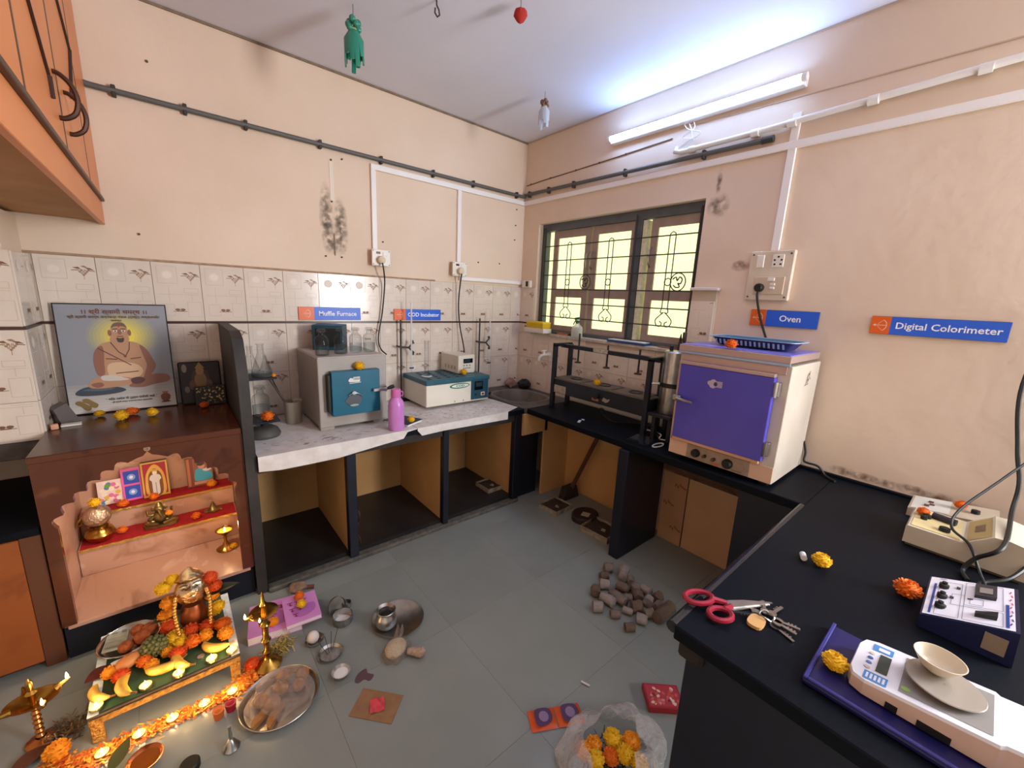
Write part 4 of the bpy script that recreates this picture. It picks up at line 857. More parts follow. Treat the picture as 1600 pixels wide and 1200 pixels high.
tm = MB(); tm.add(hi + lip + [(a, b_, c_ - .004) for a, b_, c_ in lip], [(i, (i + 1) % n_, n_ + (i + 1) % n_, n_ + i) for i in range(n_)] + [(n_ + i, n_ + (i + 1) % n_, 2 * n_ + (i + 1) % n_, 2 * n_ + i) for i in range(n_)]); tm.build('tray_rim', mat('pale_blue_rim', '9fb0c8', .35), tr_)
for k in range(16):
    yy = -.165 + .022 * k; MB().add([(-.1015, yy, .036), (-.1015, yy + .010, .036), (-.0865, yy + .010, .010), (-.0865, yy, .010)], [(0, 1, 2, 3)]).build('slot', mat('slot_pale', 'a9c6cf', .5), tr_)
    MB().add([(.0985, yy, .036), (.0985, yy + .010, .036), (.086, yy + .010, .012), (.086, yy, .012)], [(3, 2, 1, 0)]).build('slot', mat('slot_pale'), tr_)
# switchboard
sbd = thing('switchboard', 'large cream switchboard above the oven with a black plug in it', 'switchboard', (0, -2.183, 1.852), -math.pi / 2)
MB().box(-.112, .112, -.030, 0, -.137, .137, .004).build('back_board', mat('board_cream', 'dccdb8', .5, noise=(12, 'cdbda6', .3)), sbd)
for a in (-.095, .095):
    for b_ in (-.118, .118): MB().cyl((a, -.0335, b_), (a, -.029, b_), .005, 8).build('screw', mat('dark_rod'), sbd)
MB().box(-.075, -.035, -.036, -.029, .045, .115, .003).build('rocker_switch', mat('socket_cream'), sbd); p5 = MB().box(.005, .065, -.034, -.029, .045, .115, .003).build('socket_face', mat('socket_cream'), sbd)
for (a, b_) in ((.035, .102), (.018, .085), (.052, .085), (.020, .062), (.050, .062)): MB().cyl((a, -.0352, b_), (a, -.0335, b_), .0055, 8).build('pin_hole', BLACK_RUBBER, p5)
p6 = MB().box(-.070, .085, -.035, -.029, -.105, -.005, .003).build('socket_face', mat('board_buff', 'cbb79d', .5), sbd); MB().box(.0, .035, -.042, -.034, -.03, -.012, .002).build('rocker_switch', WHITE_PLASTIC, p6)
for zz in (-.055, -.075): MB().box(.015, .04, -.040, -.034, zz, zz + .014, .002).build('fuse_clip', WHITE_PLASTIC, p6)
pg = thing('power_plug', 'black three-pin plug in the switchboard with lead to the oven', 'plug', (-.036, -2.148, 1.785))
MB().tube([(0, 0, 0), (-.025, 0, 0), (-.035, 0, 0)], [.024, .024, .018], 10).build('plug_body', BLACK_RUBBER, pg)
MB().tube(smooth_poly([(-.022, 0, -.015), (-.024, -.004, -.06), (.0, -.025, -.16), (.018, -.06, -.26), (.012, -.085, -.31)], 6, False), .006, 6).build('lead', BLACK_RUBBER, pg)
# ---- things on the window sill
yb_ = thing('cardboard_box', 'bright yellow small box at the left end of the sill', 'box', (-.055, -.330, 1.4055)); MB().box(-.05, .05, -.115, .105, 0, .055, .002).build('carton', mat('yellow_card', 'd8b41c', .55, noise=(8, 'c7a010', .3)), yb_)
MB().box(-.052, .052, -.117, .107, .044, .057, .001).build('lid', mat('yellow_card2', 'e3c22c', .5), yb_)
wbx = thing('white_box', 'white shallow box beneath the yellow box on the sill', 'box', (-.055, -.325, 1.3645)); MB().box(-.055, .05, -.135, .125, 0, .040, .002).build('carton', mat('white_card', 'ddd3c6', .7), wbx)
tryn = thing('pen_tray', 'narrow dark tray with an orange strip on the window sill', 'tray', (.0, -.575, 1.3645)); MB().box(-.02, .035, -.12, .10, 0, .022, .002).build('tray_body', mat('dark_slate', '353a3c', .5), tryn); MB().box(-.03, -.02, -.10, .02, .002, .016, .001).build('orange_strip', mat('orange_strip', 'c8683c', .6), tryn)
spb = thing('spray_bottle', 'clear plastic spray bottle with green trigger on the sill', 'bottle', (-.005, -.765, 1.3645))
MB().lathe([(.001, 0), (.046, 0), (.050, .008), (.050, .055), (.044, .085), (.020, .105), (.016, .118)], (0, 0, 0), 20, .8, 1.1).build('bottle_body', film('bottle_plastic', 'eef0e8', .6, .15), spb); MB().lathe([(.017, .112), (.018, .135), (.010, .14)], (0, 0, 0), 12).build('collar', mat('green_cap', '2f5a48', .4), spb)
MB().tube([(0, .028, .150), (0, -.018, .158)], .011, 8).tube([(0, .015, .15), (0, .035, .12), (0, .045, .10)], .005, 6).build('trigger', mat('green_cap'), spb)
bf = thing('blue_folder', 'flat blue folder lying on the right part of the sill', 'folder', (-.005, -1.28, 1.3645)); MB().box(-.035, .045, -.17, .17, 0, .016, .002).build('cover', mat('blue_card', '1f4a86', .45), bf); MB().box(-.03, .04, -.16, .16, .016, .022).build('papers', mat('page_white'), bf)
tr2 = tag(MB().prism([(-.09, 0), (.06, -.012), (.10, .0), (.06, .014)], .0, .008, 'xy').build('wooden_spatula', mat('spatula_brown', '8a5a42', .6)), 'brown wooden spatula at the right end of the sill', 'spatula', None, (-.005, -1.62, 1.3650), math.radians(80))
syr = thing('dropper_bottle', 'thin dark dropper bottle upright at the right end of the sill', 'bottle', (-.012, -1.700, 1.3645)); MB().lathe([(.001, 0), (.013, 0), (.013, .05), (.006, .06)], (0, 0, 0), 12).build('bottle_body', mat('dark_brown_glass', '2a2019', .2), syr); MB().lathe([(.008, .056), (.008, .08), (.003, .11), (.001, .112)], (0, 0, 0), 10).build('cap', BLACK_RUBBER, syr)

# ================================================================ NEAR WORKTOP
def nf(col, p, lab, r=.034): return marigold(col, p, lab, r, 'marigolds on the near worktop')
nf('yellow', (-1.03, -2.838, ZT), 'yellow marigold with white stub near the middle of the worktop', .033); nf('orange', (-.985, -3.050, ZT), 'orange marigold beside the white-topped meter', .036)
stb = tag(MB().cyl((0, 0, .010), (.03, .0, .010), .010, 10).build('chalk_stub', mat('chalk_white', 'd6d3ce', .8)), 'short white stub beside the yellow marigold on the worktop', 'chalk', None, (-1.045, -2.792, ZT), .4)
sci = thing('scissors', 'red handled scissors lying at the worktop corner', 'scissors', (-1.52, -2.700, ZT), math.radians(-32))
RH = mat('red_handle', '8e1a30', .3)
MB().prism([(.02, .010), (.09, .006), (.17, -.010), (.172, -.014), (.02, -.020)], .004, .007, 'xy').build('blade', STEEL, sci); MB().prism([(.02, -.010), (.165, -.012), (.160, -.018), (.02, -.030)], .001, .004, 'xy').build('blade', STEEL, sci); MB().cyl((.03, -.008, .0), (.03, -.008, .009), .006, 10).build('pivot', STEEL, sci)
MB().tube([(-.045 + .042 * math.cos(a), .022 + .026 * math.sin(a), .012) for a in [i * math.pi / 9 for i in range(18)]], .008, 7, closed=True).tube([(-.01, .012, .012), (.03, -.002, .007)], [.010, .008], 7).build('handle', RH, sci)
MB().tube([(-.022 + .032 * math.cos(a), -.047 + .024 * math.sin(a), .012) for a in [i * math.pi / 9 for i in range(18)]], .008, 7, closed=True).tube([(.0, -.032, .012), (.035, -.016, .007)], [.010, .008], 7).build('handle', RH, sci)
ky = thing('key_bunch', 'bunch of keys with a wooden fob on the worktop', 'keys', (-1.46, -2.812, ZT), math.radians(0))
MB().prism(sq((-.04, .012), .028, .020, 16, 3), .0, .009, 'xy').build('wooden_fob', mat('fob_wood', 'c79a62', .5), ky); MB().tube([(.018 * math.cos(i * math.pi / 8), .018 * math.sin(i * math.pi / 8), .012 + .004 * math.sin(i)) for i in range(16)], .002, 5, closed=True).build('split_ring', STEEL, ky)
for a, l, mm in ((-75, .055, STEEL), (-95, .05, STEEL), (-112, .06, STEEL), (25, .05, mat('worn_key', '8d8378', .4, .8)), (-10, .06, mat('worn_key')), (80, .05, mat('worn_key')), (130, .075, BLACK_RUBBER)):
    k_ = MB(); k_.prism(ell(.028, 0, .013, .012, 12), 0, .0025); k_.box(.04, .04 + l * .7, -.004, .004, 0, .0025)
    for t in range(3): k_.box(.05 + .008 * t, .054 + .008 * t, .004, .009, 0, .0025)
    o = k_.build('key', mm, ky); o.rotation_euler = (0, 0, math.radians(a)); o.location = (0, 0, .001 + .0027 * (abs(a) % 4))
CB = mat('instrument_cream', 'd2c6ae', .45, noise=(8, 'c6b89e', .3)); PANELY = mat('panel_sand', 'd3bf8a', .5)
ca = thing('colorimeter', 'cream bench colorimeter with a raised scale wedge on its right', 'colorimeter', (0, 0, 0))
MB().prism([(-2.992, .812), (-2.992, .872), (-2.997, .880), (-3.140, .880), (-3.205, .934), (-3.240, .936), (-3.290, .925), (-3.290, .812)], -.585, -.345, 'yz').build('case', CB, ca)
MB().box(-.578, -.352, -3.0, -3.284, ZT, .812).build('base', mat('base_brown', '6b5c4a', .7), ca)  # base in a dark brown
MB().box(-.572, -.362, -3.004, -3.132, .8805, .8830).build('front_panel', PANELY, ca)
def wed(y_, off=0.0): return .880 + (.054) * ((-3.140 - y_) / .065) + off
MB().add([(-.572, -3.147, wed(-3.147, .002)), (-.362, -3.147, wed(-3.147, .002)), (-.362, -3.198, wed(-3.198, .002)), (-.572, -3.198, wed(-3.198, .002))], [(0, 1, 2, 3)]).build('scale_panel', mat('scale_tan', 'b39a62', .5), ca)
MB().add([(-.50, -3.162, wed(-3.162, .0035)), (-.43, -3.162, wed(-3.162, .0035)), (-.43, -3.184, wed(-3.184, .0035)), (-.50, -3.184, wed(-3.184, .0035))], [(0, 1, 2, 3)]).build('meter_window', mat('meter_brown', '6d5638', .3), ca)
for (x_, y_, r_) in ((-.45, -3.036, .013), (-.475, -3.030, .010), (-.535, -3.090, .016)):
    MB().lathe([(r_, .883), (r_ * .95, .897), (r_ * .6, .899), (.001, .899)], (x_, y_, 0), 12).build('control_knob', BLACK_RUBBER, ca)
MB().tube([(-.425, -3.050, .893), (-.44, -3.115, .893)], .014, 10).build('cuvette_cover', mat('dark_violet', '2a2430', .45), ca)
nf('orange', (-.432, -3.022, .8835), 'orange marigold on the left of the front colorimeter', .022)
cb2 = thing('colorimeter', 'low cream meter pushed against the wall behind the other', 'colorimeter', (0, 0, 0))
MB().prism([(-2.968, .803), (-2.968, .838), (-3.225, .874), (-3.228, .803)], -.258, -.060, 'yz').build('case', mat('instrument_greige', 'b7a68e', .5), cb2)
MB().add([(-.25, -2.975, .8410), (-.07, -2.975, .8410), (-.07, -3.090, .8570), (-.25, -3.090, .8570)], [(0, 1, 2, 3)]).build('label_panel', mat('label_grey', 'c9c6bc', .5), cb2)
for (x_, y_) in ((-.13, -3.03), (-.165, -3.035), (-.19, -3.02)): MB().box(x_ - .012, x_ + .012, y_ - .008, y_ + .008, .8495, .8505).build('printed_mark', mat('maroon_print', '5a2a24', .5), cb2)
MB().lathe([(.014, .866), (.013, .880), (.001, .881)], (-.165, -3.160, 0), 12).build('control_knob', BLACK_RUBBER, cb2)
nf('orange', (-.145, -3.115, .8640), 'orange marigold on the meter against the wall', .022)
ph = thing('water_meter', 'navy test meter with a sloping white printed panel and dials', 'meter', (0, 0, 0))
NAVY = mat('navy_case', '1a2044', .35)
MB().prism([(-3.088, ZT), (-3.088, .840), (-3.258, .900), (-3.262, ZT)], -1.130, -.865, 'yz').build('case', NAVY, ph)
def PH(u, v, o=.002): return (-1.130 + .265 * v, -3.088 - .170 * u, .840 + .060 * u + o)     # u along the slope, v away from the front
def hq(u0, v0, u1, v1, col, nm, o=.0035): MB().add([PH(u0, v0, o), PH(u1, v0, o), PH(u1, v1, o), PH(u0, v1, o)], [(0, 1, 2, 3)]).build(nm, mat('ph_' + col, col, .4), ph)
hq(.02, .02, .955, .98, 'e6e2ea', 'face_panel', .002); hq(.075, .05, .105, .80, '24408a', 'blue_bar'); hq(.865, .05, .90, .55, '24408a', 'blue_bar')
for k, v in enumerate((.72, .46, .22)):
    c_ = Vector(PH(.19, v, .002)); MB().lathe([(.011, 0), (.011, .012), (.006, .014), (.006, .020), (.001, .020)], tuple(c_), 12).build('dial_knob', BLACK_RUBBER, ph)
    c_ = Vector(PH(.36 - .06 * k, v + .04, .002)); MB().box(c_.x - .007, c_.x + .007, c_.y - .004, c_.y + .004, c_.z, c_.z + .002).build('printed_mark', mat('ink_dark', '2a2a30', .5), ph)
c_ = Vector(PH(.655, .74, .003)); MB().add([PH(.54, .60, .012), PH(.77, .60, .012), PH(.77, .90, .012), PH(.54, .90, .012), PH(.54, .60, .002), PH(.77, .60, .002), PH(.77, .90, .002), PH(.54, .90, .002)], [(0, 1, 2, 3), (0, 4, 5, 1), (1, 5, 6, 2), (2, 6, 7, 3), (3, 7, 4, 0)]).build('display_bezel', mat('bezel_grey', '2a2b33', .4), ph); hq(.585, .66, .725, .80, '8a8078', 'display_window', .0135)
MB().add([PH(.56, .16, .014), PH(.78, .16, .014), PH(.78, .24, .018), PH(.56, .24, .010), PH(.56, .16, .002), PH(.78, .16, .002), PH(.78, .24, .002), PH(.56, .24, .002)], [(0, 1, 2, 3), (0, 4, 5, 1), (1, 5, 6, 2), (2, 6, 7, 3), (3, 7, 4, 0)]).build('mode_switch', BLACK_RUBBER, ph); hq(.47, .52, .53, .55, '2a2a30', 'printed_mark')
pn = MB()
def PHI(u, v): return PH(u, v, .0030)
for u0, v0, u1, v1 in ((.14, .05, .40, .88), (.44, .05, .84, .34), (.44, .38, .84, .94), (.50, .42, .64, .56), (.30, .34, .44, .60)):
    for a, b_ in (((u0, v0), (u1, v0)), ((u1, v0), (u1, v1)), ((u1, v1), (u0, v1)), ((u0, v1), (u0, v0))): pn.inkpoly(stroke(a, b_, .008), '8d8f9c', PHI)
for k in range(9): pn.inkpoly(stroke((.925, .88 - .09 * k), (.905 + .03 * (k % 2), .83 - .09 * k), .016), 'b8506a' if k < 6 else '3a3f70', PHI)
pn.inkpoly(ell(.17, .945, .05, .014, 12), '8d8f9c', PHI); pn.build('printed_lines', INK, ph)['kind'] = 'stuff'
MB().box(-1.1325, -1.1295, -3.205, -3.245, .822, .870).build('rating_label', mat('label_tan', '8d7c66', .6), ph)
tl = thing('navy_tray', 'flat navy plastic tray lying under the weighing scale', 'tray', (0, 0, 0))
NP = mat('navy_lid', '1b1c52', .3)
MB().box(-1.612, -1.345, -2.938, -3.345, ZT, .814, .003).build('tray_panel', NP, tl); MB().box(-1.612, -1.345, -2.938, -2.947, .814, .822, .002).box(-1.612, -1.603, -2.947, -3.345, .814, .822, .002).build('raised_edge', mat('navy_lid_edge', '34357a', .25), tl)
nf('yellow', (-1.520, -2.978, .8145), 'yellow marigold on the corner of the navy tray', .028)
ws = thing('weighing_scale', 'white digital weighing scale with steel pan on the navy tray', 'scale', (0, 0, .8150))
SW = mat('scale_white', 'dcdbe2', .35); SSIDE = mat('scale_side', 'cdb09c', .4)
o_ = [(-1.556, -3.035), (-1.545, -3.012), (-1.52, -3.004), (-1.42, -3.004), (-1.395, -3.012), (-1.386, -3.035), (-1.386, -3.225), (-1.395, -3.232), (-1.395, -3.275), (-1.545, -3.275), (-1.548, -3.240), (-1.556, -3.232)]
def sz_(y_): return .028 + (-3.004 - y_) * .10 if y_ > -3.07 else (.0346 + min(1, (-3.07 - y_) / .02) * .012)
n_ = len(o_); top_ = [(x_, y_, .034 + (-3.004 - y_) * .11) for x_, y_ in o_]
MB().add([(x_, y_, .004) for x_, y_ in o_] + [(x_, y_, z_ - .004) for x_, y_, z_ in top_], [(i, (i + 1) % n_, n_ + (i + 1) % n_, n_ + i) for i in range(n_)] + [tuple(range(n_ - 1, -1, -1))]).build('case', SSIDE, ws)
MB().add([(x_, y_, z_ - .004) for x_, y_, z_ in top_] + [((x_ + 1.471) * .98 - 1.471, (y_ + 3.14) * .985 - 3.14, z_ + .003) for x_, y_, z_ in top_], [(i, (i + 1) % n_, n_ + (i + 1) % n_, n_ + i) for i in range(n_)] + [tuple(range(n_, 2 * n_))]).build('top_shell', SW, ws)
def SZ(y_): return .034 + (-3.004 - y_) * .11 + .0035
def flat(nm, poly, m, off=.0003): MB().add([(x_, y_, SZ(y_) + off) for x_, y_ in poly], [tuple(range(len(poly)))]).build(nm, m, ws)
flat('display', [(-1.508, -3.046), (-1.436, -3.046), (-1.436, -3.066), (-1.508, -3.066)], mat('scale_lcd', '3a4440', .2), .0008); SB = mat('scale_blue', '4a86c4', .4)
flat('blue_print', [(-1.548, -3.030), (-1.518, -3.030), (-1.518, -3.070), (-1.548, -3.070)], SB); flat('blue_print', [(-1.428, -3.030), (-1.402, -3.030), (-1.402, -3.066), (-1.428, -3.066)], SB)
flat('white_window', [(-1.423, -3.040), (-1.410, -3.040), (-1.410, -3.060), (-1.423, -3.060)], SW, .0008)
for k in range(5): flat('key_pad', [(-1.543, -3.034 - .007 * k), (-1.524, -3.034 - .007 * k), (-1.524, -3.038 - .007 * k), (-1.543, -3.038 - .007 * k)], SW, .0008)
for k, cc in enumerate(('c0b2a8', '5a78b8', '3c5ea8', 'c0b2a8')): MB().lathe([(.0055, 0), (.005, .0012), (.001, .0014)], (-1.505 + .020 * k, -3.032, SZ(-3.032)), 10).build('button', mat('scale_btn' + cc, cc, .4), ws)
flat('pan_recess', [(-1.538, -3.088), (-1.402, -3.088), (-1.402, -3.222), (-1.538, -3.222)], mat('recess_grey', '8d8883', .45)); flat('level_bubble', ell(-1.522, -3.098, .008, .008, 10), mat('bubble_green', '8fae5a', .3), .0012)
MB().cyl((-1.470, -3.150, .045), (-1.470, -3.150, .066), .02, 12).build('pan_support', GREY_PVC, ws)
MB().lathe([(.001, .064), (.058, .064), (.063, .068), (.062, .070), (.001, .068)], (-1.463, -3.150, 0), 32).build('steel_pan', mat('satin_pan', 'b0a89e', .4, .6), ws)
for y0, y1 in ((-3.075, -3.095), (-3.125, -3.175)): MB().box(-1.558, -1.553, y0, y1, .004, .020).build('side_slot', BLACK_RUBBER, ws)
bw = tag(MB().lathe([(.001, .002), (.018, 0), (.030, .010), (.042, .032), (.043, .034), (.041, .034), (.029, .013), (.016, .004), (.001, .004)], (0, 0, 0), 32).build('weighing_bowl', mat('bowl_cream', 'cfc0a8', .35)), 'small cream bowl standing on the scale pan', 'bowl', None, (-1.435, -3.135, .8875))
# hanging cables at the right edge
for lab, pts_, r_ in (('thin black cable hanging across the front colorimeter', [(-.04, -3.45, 1.62), (-.10, -3.33, 1.28), (-.30, -3.20, 1.08), (-.45, -3.115, .96), (-.530, -3.105, .905), (-.595, -3.155, .885), (-.66, -3.19, .83), (-.72, -3.21, .81)], .0045), ('thick black cable hanging down at the right frame edge', [(-.03, -3.22, 1.72), (-.15, -3.179, 1.42), (-.20, -3.212, 1.18), (-.26, -3.238, 1.06), (-.33, -3.238, .965), (-.62, -3.225, .925), (-.64, -3.175, .86), (-.66, -3.155, .812), (-.72, -3.17, .8085)], .007), ('second thick black cable looping behind the front colorimeter', [(-.02, -3.26, 1.70), (-.10, -3.225, 1.35), (-.18, -3.250, 1.10), (-.30, -3.30, .95), (-.50, -3.305, .90), (-.64, -3.26, .84), (-.70, -3.20, .810), (-.76, -3.195, .8085)], .006)):
    tag(MB().tube(smooth_poly(pts_, 8, False), r_, 7).build('cable', BLACK_RUBBER), lab, 'cable')
# ================================================================ ON TOP OF THE SHRINE
ZA = .9605
po = thing('poster', 'large framed devotional poster of a seated bare-chested elder', 'poster', (-3.123, -.075, ZA), rot=(math.radians(-4.6), 0, 0))
PW, PHH = .436, .578
MB().box(0, PW, -.006, .004, 0, PHH, .001).build('frame', mat('thin_black_frame', '17140f', .4), po)
ar = MB(); _ly = [0]
def PA(u, v):
    return (u * PW, -.0064 - _ly[0] * .00006, v * PHH)
def art(poly, col): _ly[0] += 1; ar.inkpoly(poly, col, PA)
art([(.012, .01), (.988, .01), (.988, .99), (.012, .99)], '8f9096')
for k in range(9):                                                    # printed backdrop bands, grey-blue to cream
    v0, v1 = .01 + .029 * k, .01 + .029 * (k + 1); c_ = [int(a + (b - a) * k / 8) for a, b in zip((214, 204, 196), (160, 154, 152))]; art([(.012, v0), (.988, v0), (.988, v1), (.012, v1)], c_)
for k in range(8): c_ = [int(a + (b - a) * k / 7) for a, b in zip((152, 150, 142), (232, 208, 84))]; art(ell(.56, .70, .33 - .032 * k, .22 - .020 * k, 28), c_)
SK, SK2, SK3, SK4 = 'b98a68', '8f5f4c', 'd8b08c', '5f3a3c'
art(smooth_poly([(.08, .205), (.16, .245), (.30, .25), (.45, .232), (.52, .20), (.44, .175), (.25, .165), (.10, .175)], 4), '3b4450'); art(smooth_poly([(.14, .22), (.28, .238), (.42, .22), (.30, .205)], 4), '55606c')
art(smooth_poly([(.33, .62), (.42, .655), (.55, .66), (.66, .645), (.73, .60), (.77, .50), (.79, .42), (.74, .34), (.60, .28), (.42, .28), (.33, .34), (.31, .44), (.30, .54)], 4), SK)      # trunk
art(smooth_poly([(.40, .45), (.54, .46), (.66, .43), (.70, .36), (.60, .29), (.44, .29), (.38, .36)], 4), SK3)
art(smooth_poly([(.36, .62), (.30, .585), (.27, .50), (.275, .40), (.30, .345), (.35, .36), (.36, .46), (.37, .55)], 4), SK2)                                              # arm
art(smooth_poly([(.70, .62), (.765, .57), (.81, .48), (.83, .41), (.77, .33), (.70, .30), (.72, .36), (.745, .43), (.72, .52)], 4), SK2)
art(smooth_poly([(.20, .275), (.27, .33), (.40, .335), (.56, .315), (.64, .29), (.60, .255), (.46, .235), (.30, .228), (.21, .24)], 4), SK)                                    # legs
art(smooth_poly([(.55, .235), (.68, .30), (.80, .335), (.92, .325), (.955, .29), (.93, .255), (.80, .235), (.66, .212)], 4), SK2); art(smooth_poly([(.32, .34), (.42, .345), (.52, .315), (.56, .295), (.45, .29), (.33, .30)], 4), 'cfc4b8')
art(smooth_poly([(.58, .30), (.66, .315), (.71, .285), (.66, .25), (.59, .255)], 4), SK4); art(smooth_poly([(.22, .27), (.30, .285), (.33, .255), (.27, .235)], 4), SK2)
art(smooth_poly([(.44, .66), (.455, .72), (.46, .79), (.49, .825), (.535, .835), (.58, .825), (.605, .79), (.605, .72), (.61, .665), (.55, .64)], 4), SK); art(smooth_poly([(.462, .78), (.49, .822), (.535, .832), (.58, .822), (.603, .78), (.57, .795), (.50, .795)], 4), '6a5a4c')
for sx_ in (-1, 1):
    art(ell(.533 + sx_ * .088, .735, .018, .030, 10), SK2); art(ell(.533 + sx_ * .036, .752, .020, .008, 10), 'e8ddd4'); art(ell(.533 + sx_ * .036, .752, .008, .007, 8), '1f1612'); art(stroke((.533 + sx_ * .012, .772), (.533 + sx_ * .06, .770), .008), '3a2a22')
art(smooth_poly([(.522, .765), (.515, .73), (.533, .718), (.552, .73), (.544, .765)], 3), SK2); art(stroke((.505, .702), (.562, .702), .007), '6a3034'); art(smooth_poly([(.50, .69), (.533, .684), (.566, .69), (.56, .655), (.533, .645), (.506, .655)], 3), '4a3a34'); art([(.525, .815), (.541, .815), (.538, .785), (.528, .785)], 'b03a2a')
for a, b_ in (((.44, .65), (.50, .56)), ((.50, .56), (.56, .52)), ((.61, .65), (.60, .58)), ((.60, .58), (.56, .52)), ((.38, .50), (.48, .49)), ((.60, .49), (.70, .50)), ((.32, .60), (.60, .43)), ((.45, .36), (.66, .37))): art(stroke(a, b_, .008), SK4)
art(ell(.555, .517, .014, .012, 8), '7a4a30')
for cx_, cy_, r_ in ((.13, .085, .5), (.19, .105, .5)): art(smooth_poly([(cx_ - .06, cy_ + .035), (cx_ - .02, cy_ + .04), (cx_ + .03, cy_ + .005), (cx_ + .065, cy_ - .02), (cx_ + .05, cy_ - .05), (cx_ + .01, cy_ - .045), (cx_ - .02, cy_ - .01), (cx_ - .06, cy_ + .01)], 3), '8a6f3c')
art(smooth_poly([(.84, .115), (.87, .135), (.905, .135), (.935, .115), (.93, .08), (.905, .06), (.87, .06), (.845, .08)], 3), '7d4a34'); art([(.865, .135), (.91, .135), (.918, .155), (.857, .155)], '9a6a44'); art(ell(.887, .055, .05, .008, 12), '5a3a2c')
ar.build('printed_picture', INK, po)
for t_, sz, v, c_, sp in (('।। श्री स्वामी समर्थ ।।', .030, .925, '7a3a22', 1.0), ('श्री स्वामी समर्थ अन्नछत्र मंडळ (ट्रस्ट) अक्कलकोट', .0175, .880, '6a4a26', 1.0), ('महाराष्ट्र', .012, .848, '6a4a26', 1.0), ('“ भिऊ नकोस मी तुझ्या पाठीशी आहे ”', .0150, .120, '3a322e', 1.0), ('श्री स्वामी समर्थ अन्नछत्र मंडळ अक्कलकोट', .0095, .090, '4a423c', 1.0)):
    text(t_, sz, mat('poster_ink_' + c_, c_, .5), 'lettering', po, ((.52 if v > .5 else .565) * PW, -.0105, v * PHH), FACE_B, .0002, .0001, 'CENTER', sp)
fr1 = thing('picture_frame', 'small dark framed deity picture leaning in the corner above the shrine', 'picture', (-2.668, -.085, ZA), rot=(math.radians(-8), 0, 0))
MB().box(0, .200, -.008, 0, 0, .250, .006).build('frame', mat('dark_frame', '1c1412', .35), fr1); fp = MB()
def PG(u, v, k=[0]): k[0] += 1; return (u * .2, -.0086 - k[0] * 2e-6, v * .25)
for pl_, c_ in (([(.05, .04), (.95, .04), (.95, .96), (.05, .96)], '2a1c1a'), (ell(.50, .60, .22, .24, 16), '4a3226'), (ell(.50, .55, .15, .20, 14), '8a6a44'), (ell(.50, .78, .10, .10, 12), 'a07a50'), ([(.38, .84), (.62, .84), (.50, .99)], '9a7a3c'), (ell(.30, .45, .08, .12, 10), '6a4a34'), (ell(.70, .45, .08, .12, 10), '6a4a34'), (ell(.14, .85, .06, .10, 10), '8f8478'), (ell(.16, .35, .06, .08, 10), '7a6a5c')): fp.inkpoly(pl_, c_, PG)
fp.build('printed_picture', INK, fr1)
fr2 = thing('picture_frame', 'low gold-patterned picture standing before the small dark frame', 'picture', (-2.607, -.150, ZA), rot=(math.radians(-10), 0, 0)); MB().box(0, .150, -.006, 0, 0, .115, .003).build('frame', mat('dark_frame'), fr2); fp = MB(); random.seed(5)
for k in range(60): u, v = random.uniform(.06, .94), random.uniform(.08, .92); fp.inkpoly(ell(u * .15, v * .115, .006, .004, 6, rot=random.uniform(0, 3)), random.choice(['a8874a', '8a6232', 'c4a86a', '5f4224']), lambda a, b_, q=k: (a, -.0063 - q * 3e-6, b_))
fp.build('printed_pattern', INK, fr2)['kind'] = 'stuff'
ga = 'marigolds on top of the shrine'
marigold('yellow', (-3.005, -.158, ZA), 'pale yellow marigold nearest the poster on the shrine top', .024, ga); marigold('yellow', (-2.916, -.285, ZA), 'yellow marigold at the front of the shrine top', .034, ga); marigold('orange', (-2.882, -.190, ZA), 'wide orange marigold against the foot of the poster', .040, ga, .5); marigold('yellow', (-2.795, -.270, ZA), 'yellow marigold under the right end of the poster', .031, ga); marigold('orange', (-2.570, -.205, ZA), 'small orange marigold before the little dark pictures', .024, ga)
gb = thing('metal_block', 'dark grey slanted block at the left end of the shrine top', 'block', (-3.115, -.190, ZA), rot=(0, math.radians(0), .5)); MB().prism([(-.035, 0), (.035, 0), (-.005, .10), (-.055, .075)], -.03, .03, 'xz').build('block', mat('dark_steel', '5f5652', .4, .3), gb); tag(MB().box(-.035, .035, -.02, .02, 0, .010, .002).build('white_strip', mat('strip_white', 'd9d4cc', .6)), 'thin white strip at the left end of the shrine top', 'strip', None, (-3.093, -.280, ZA), .1); tag(MB().box(-.013, .013, -.013, .013, 0, .026, .005, 2).build('camphor_cube', mat('peach_cube', 'd99a7c', .6)), 'little peach cube at the left end of the shrine top', 'cube', None, (-3.142, -.320, ZA), .2)

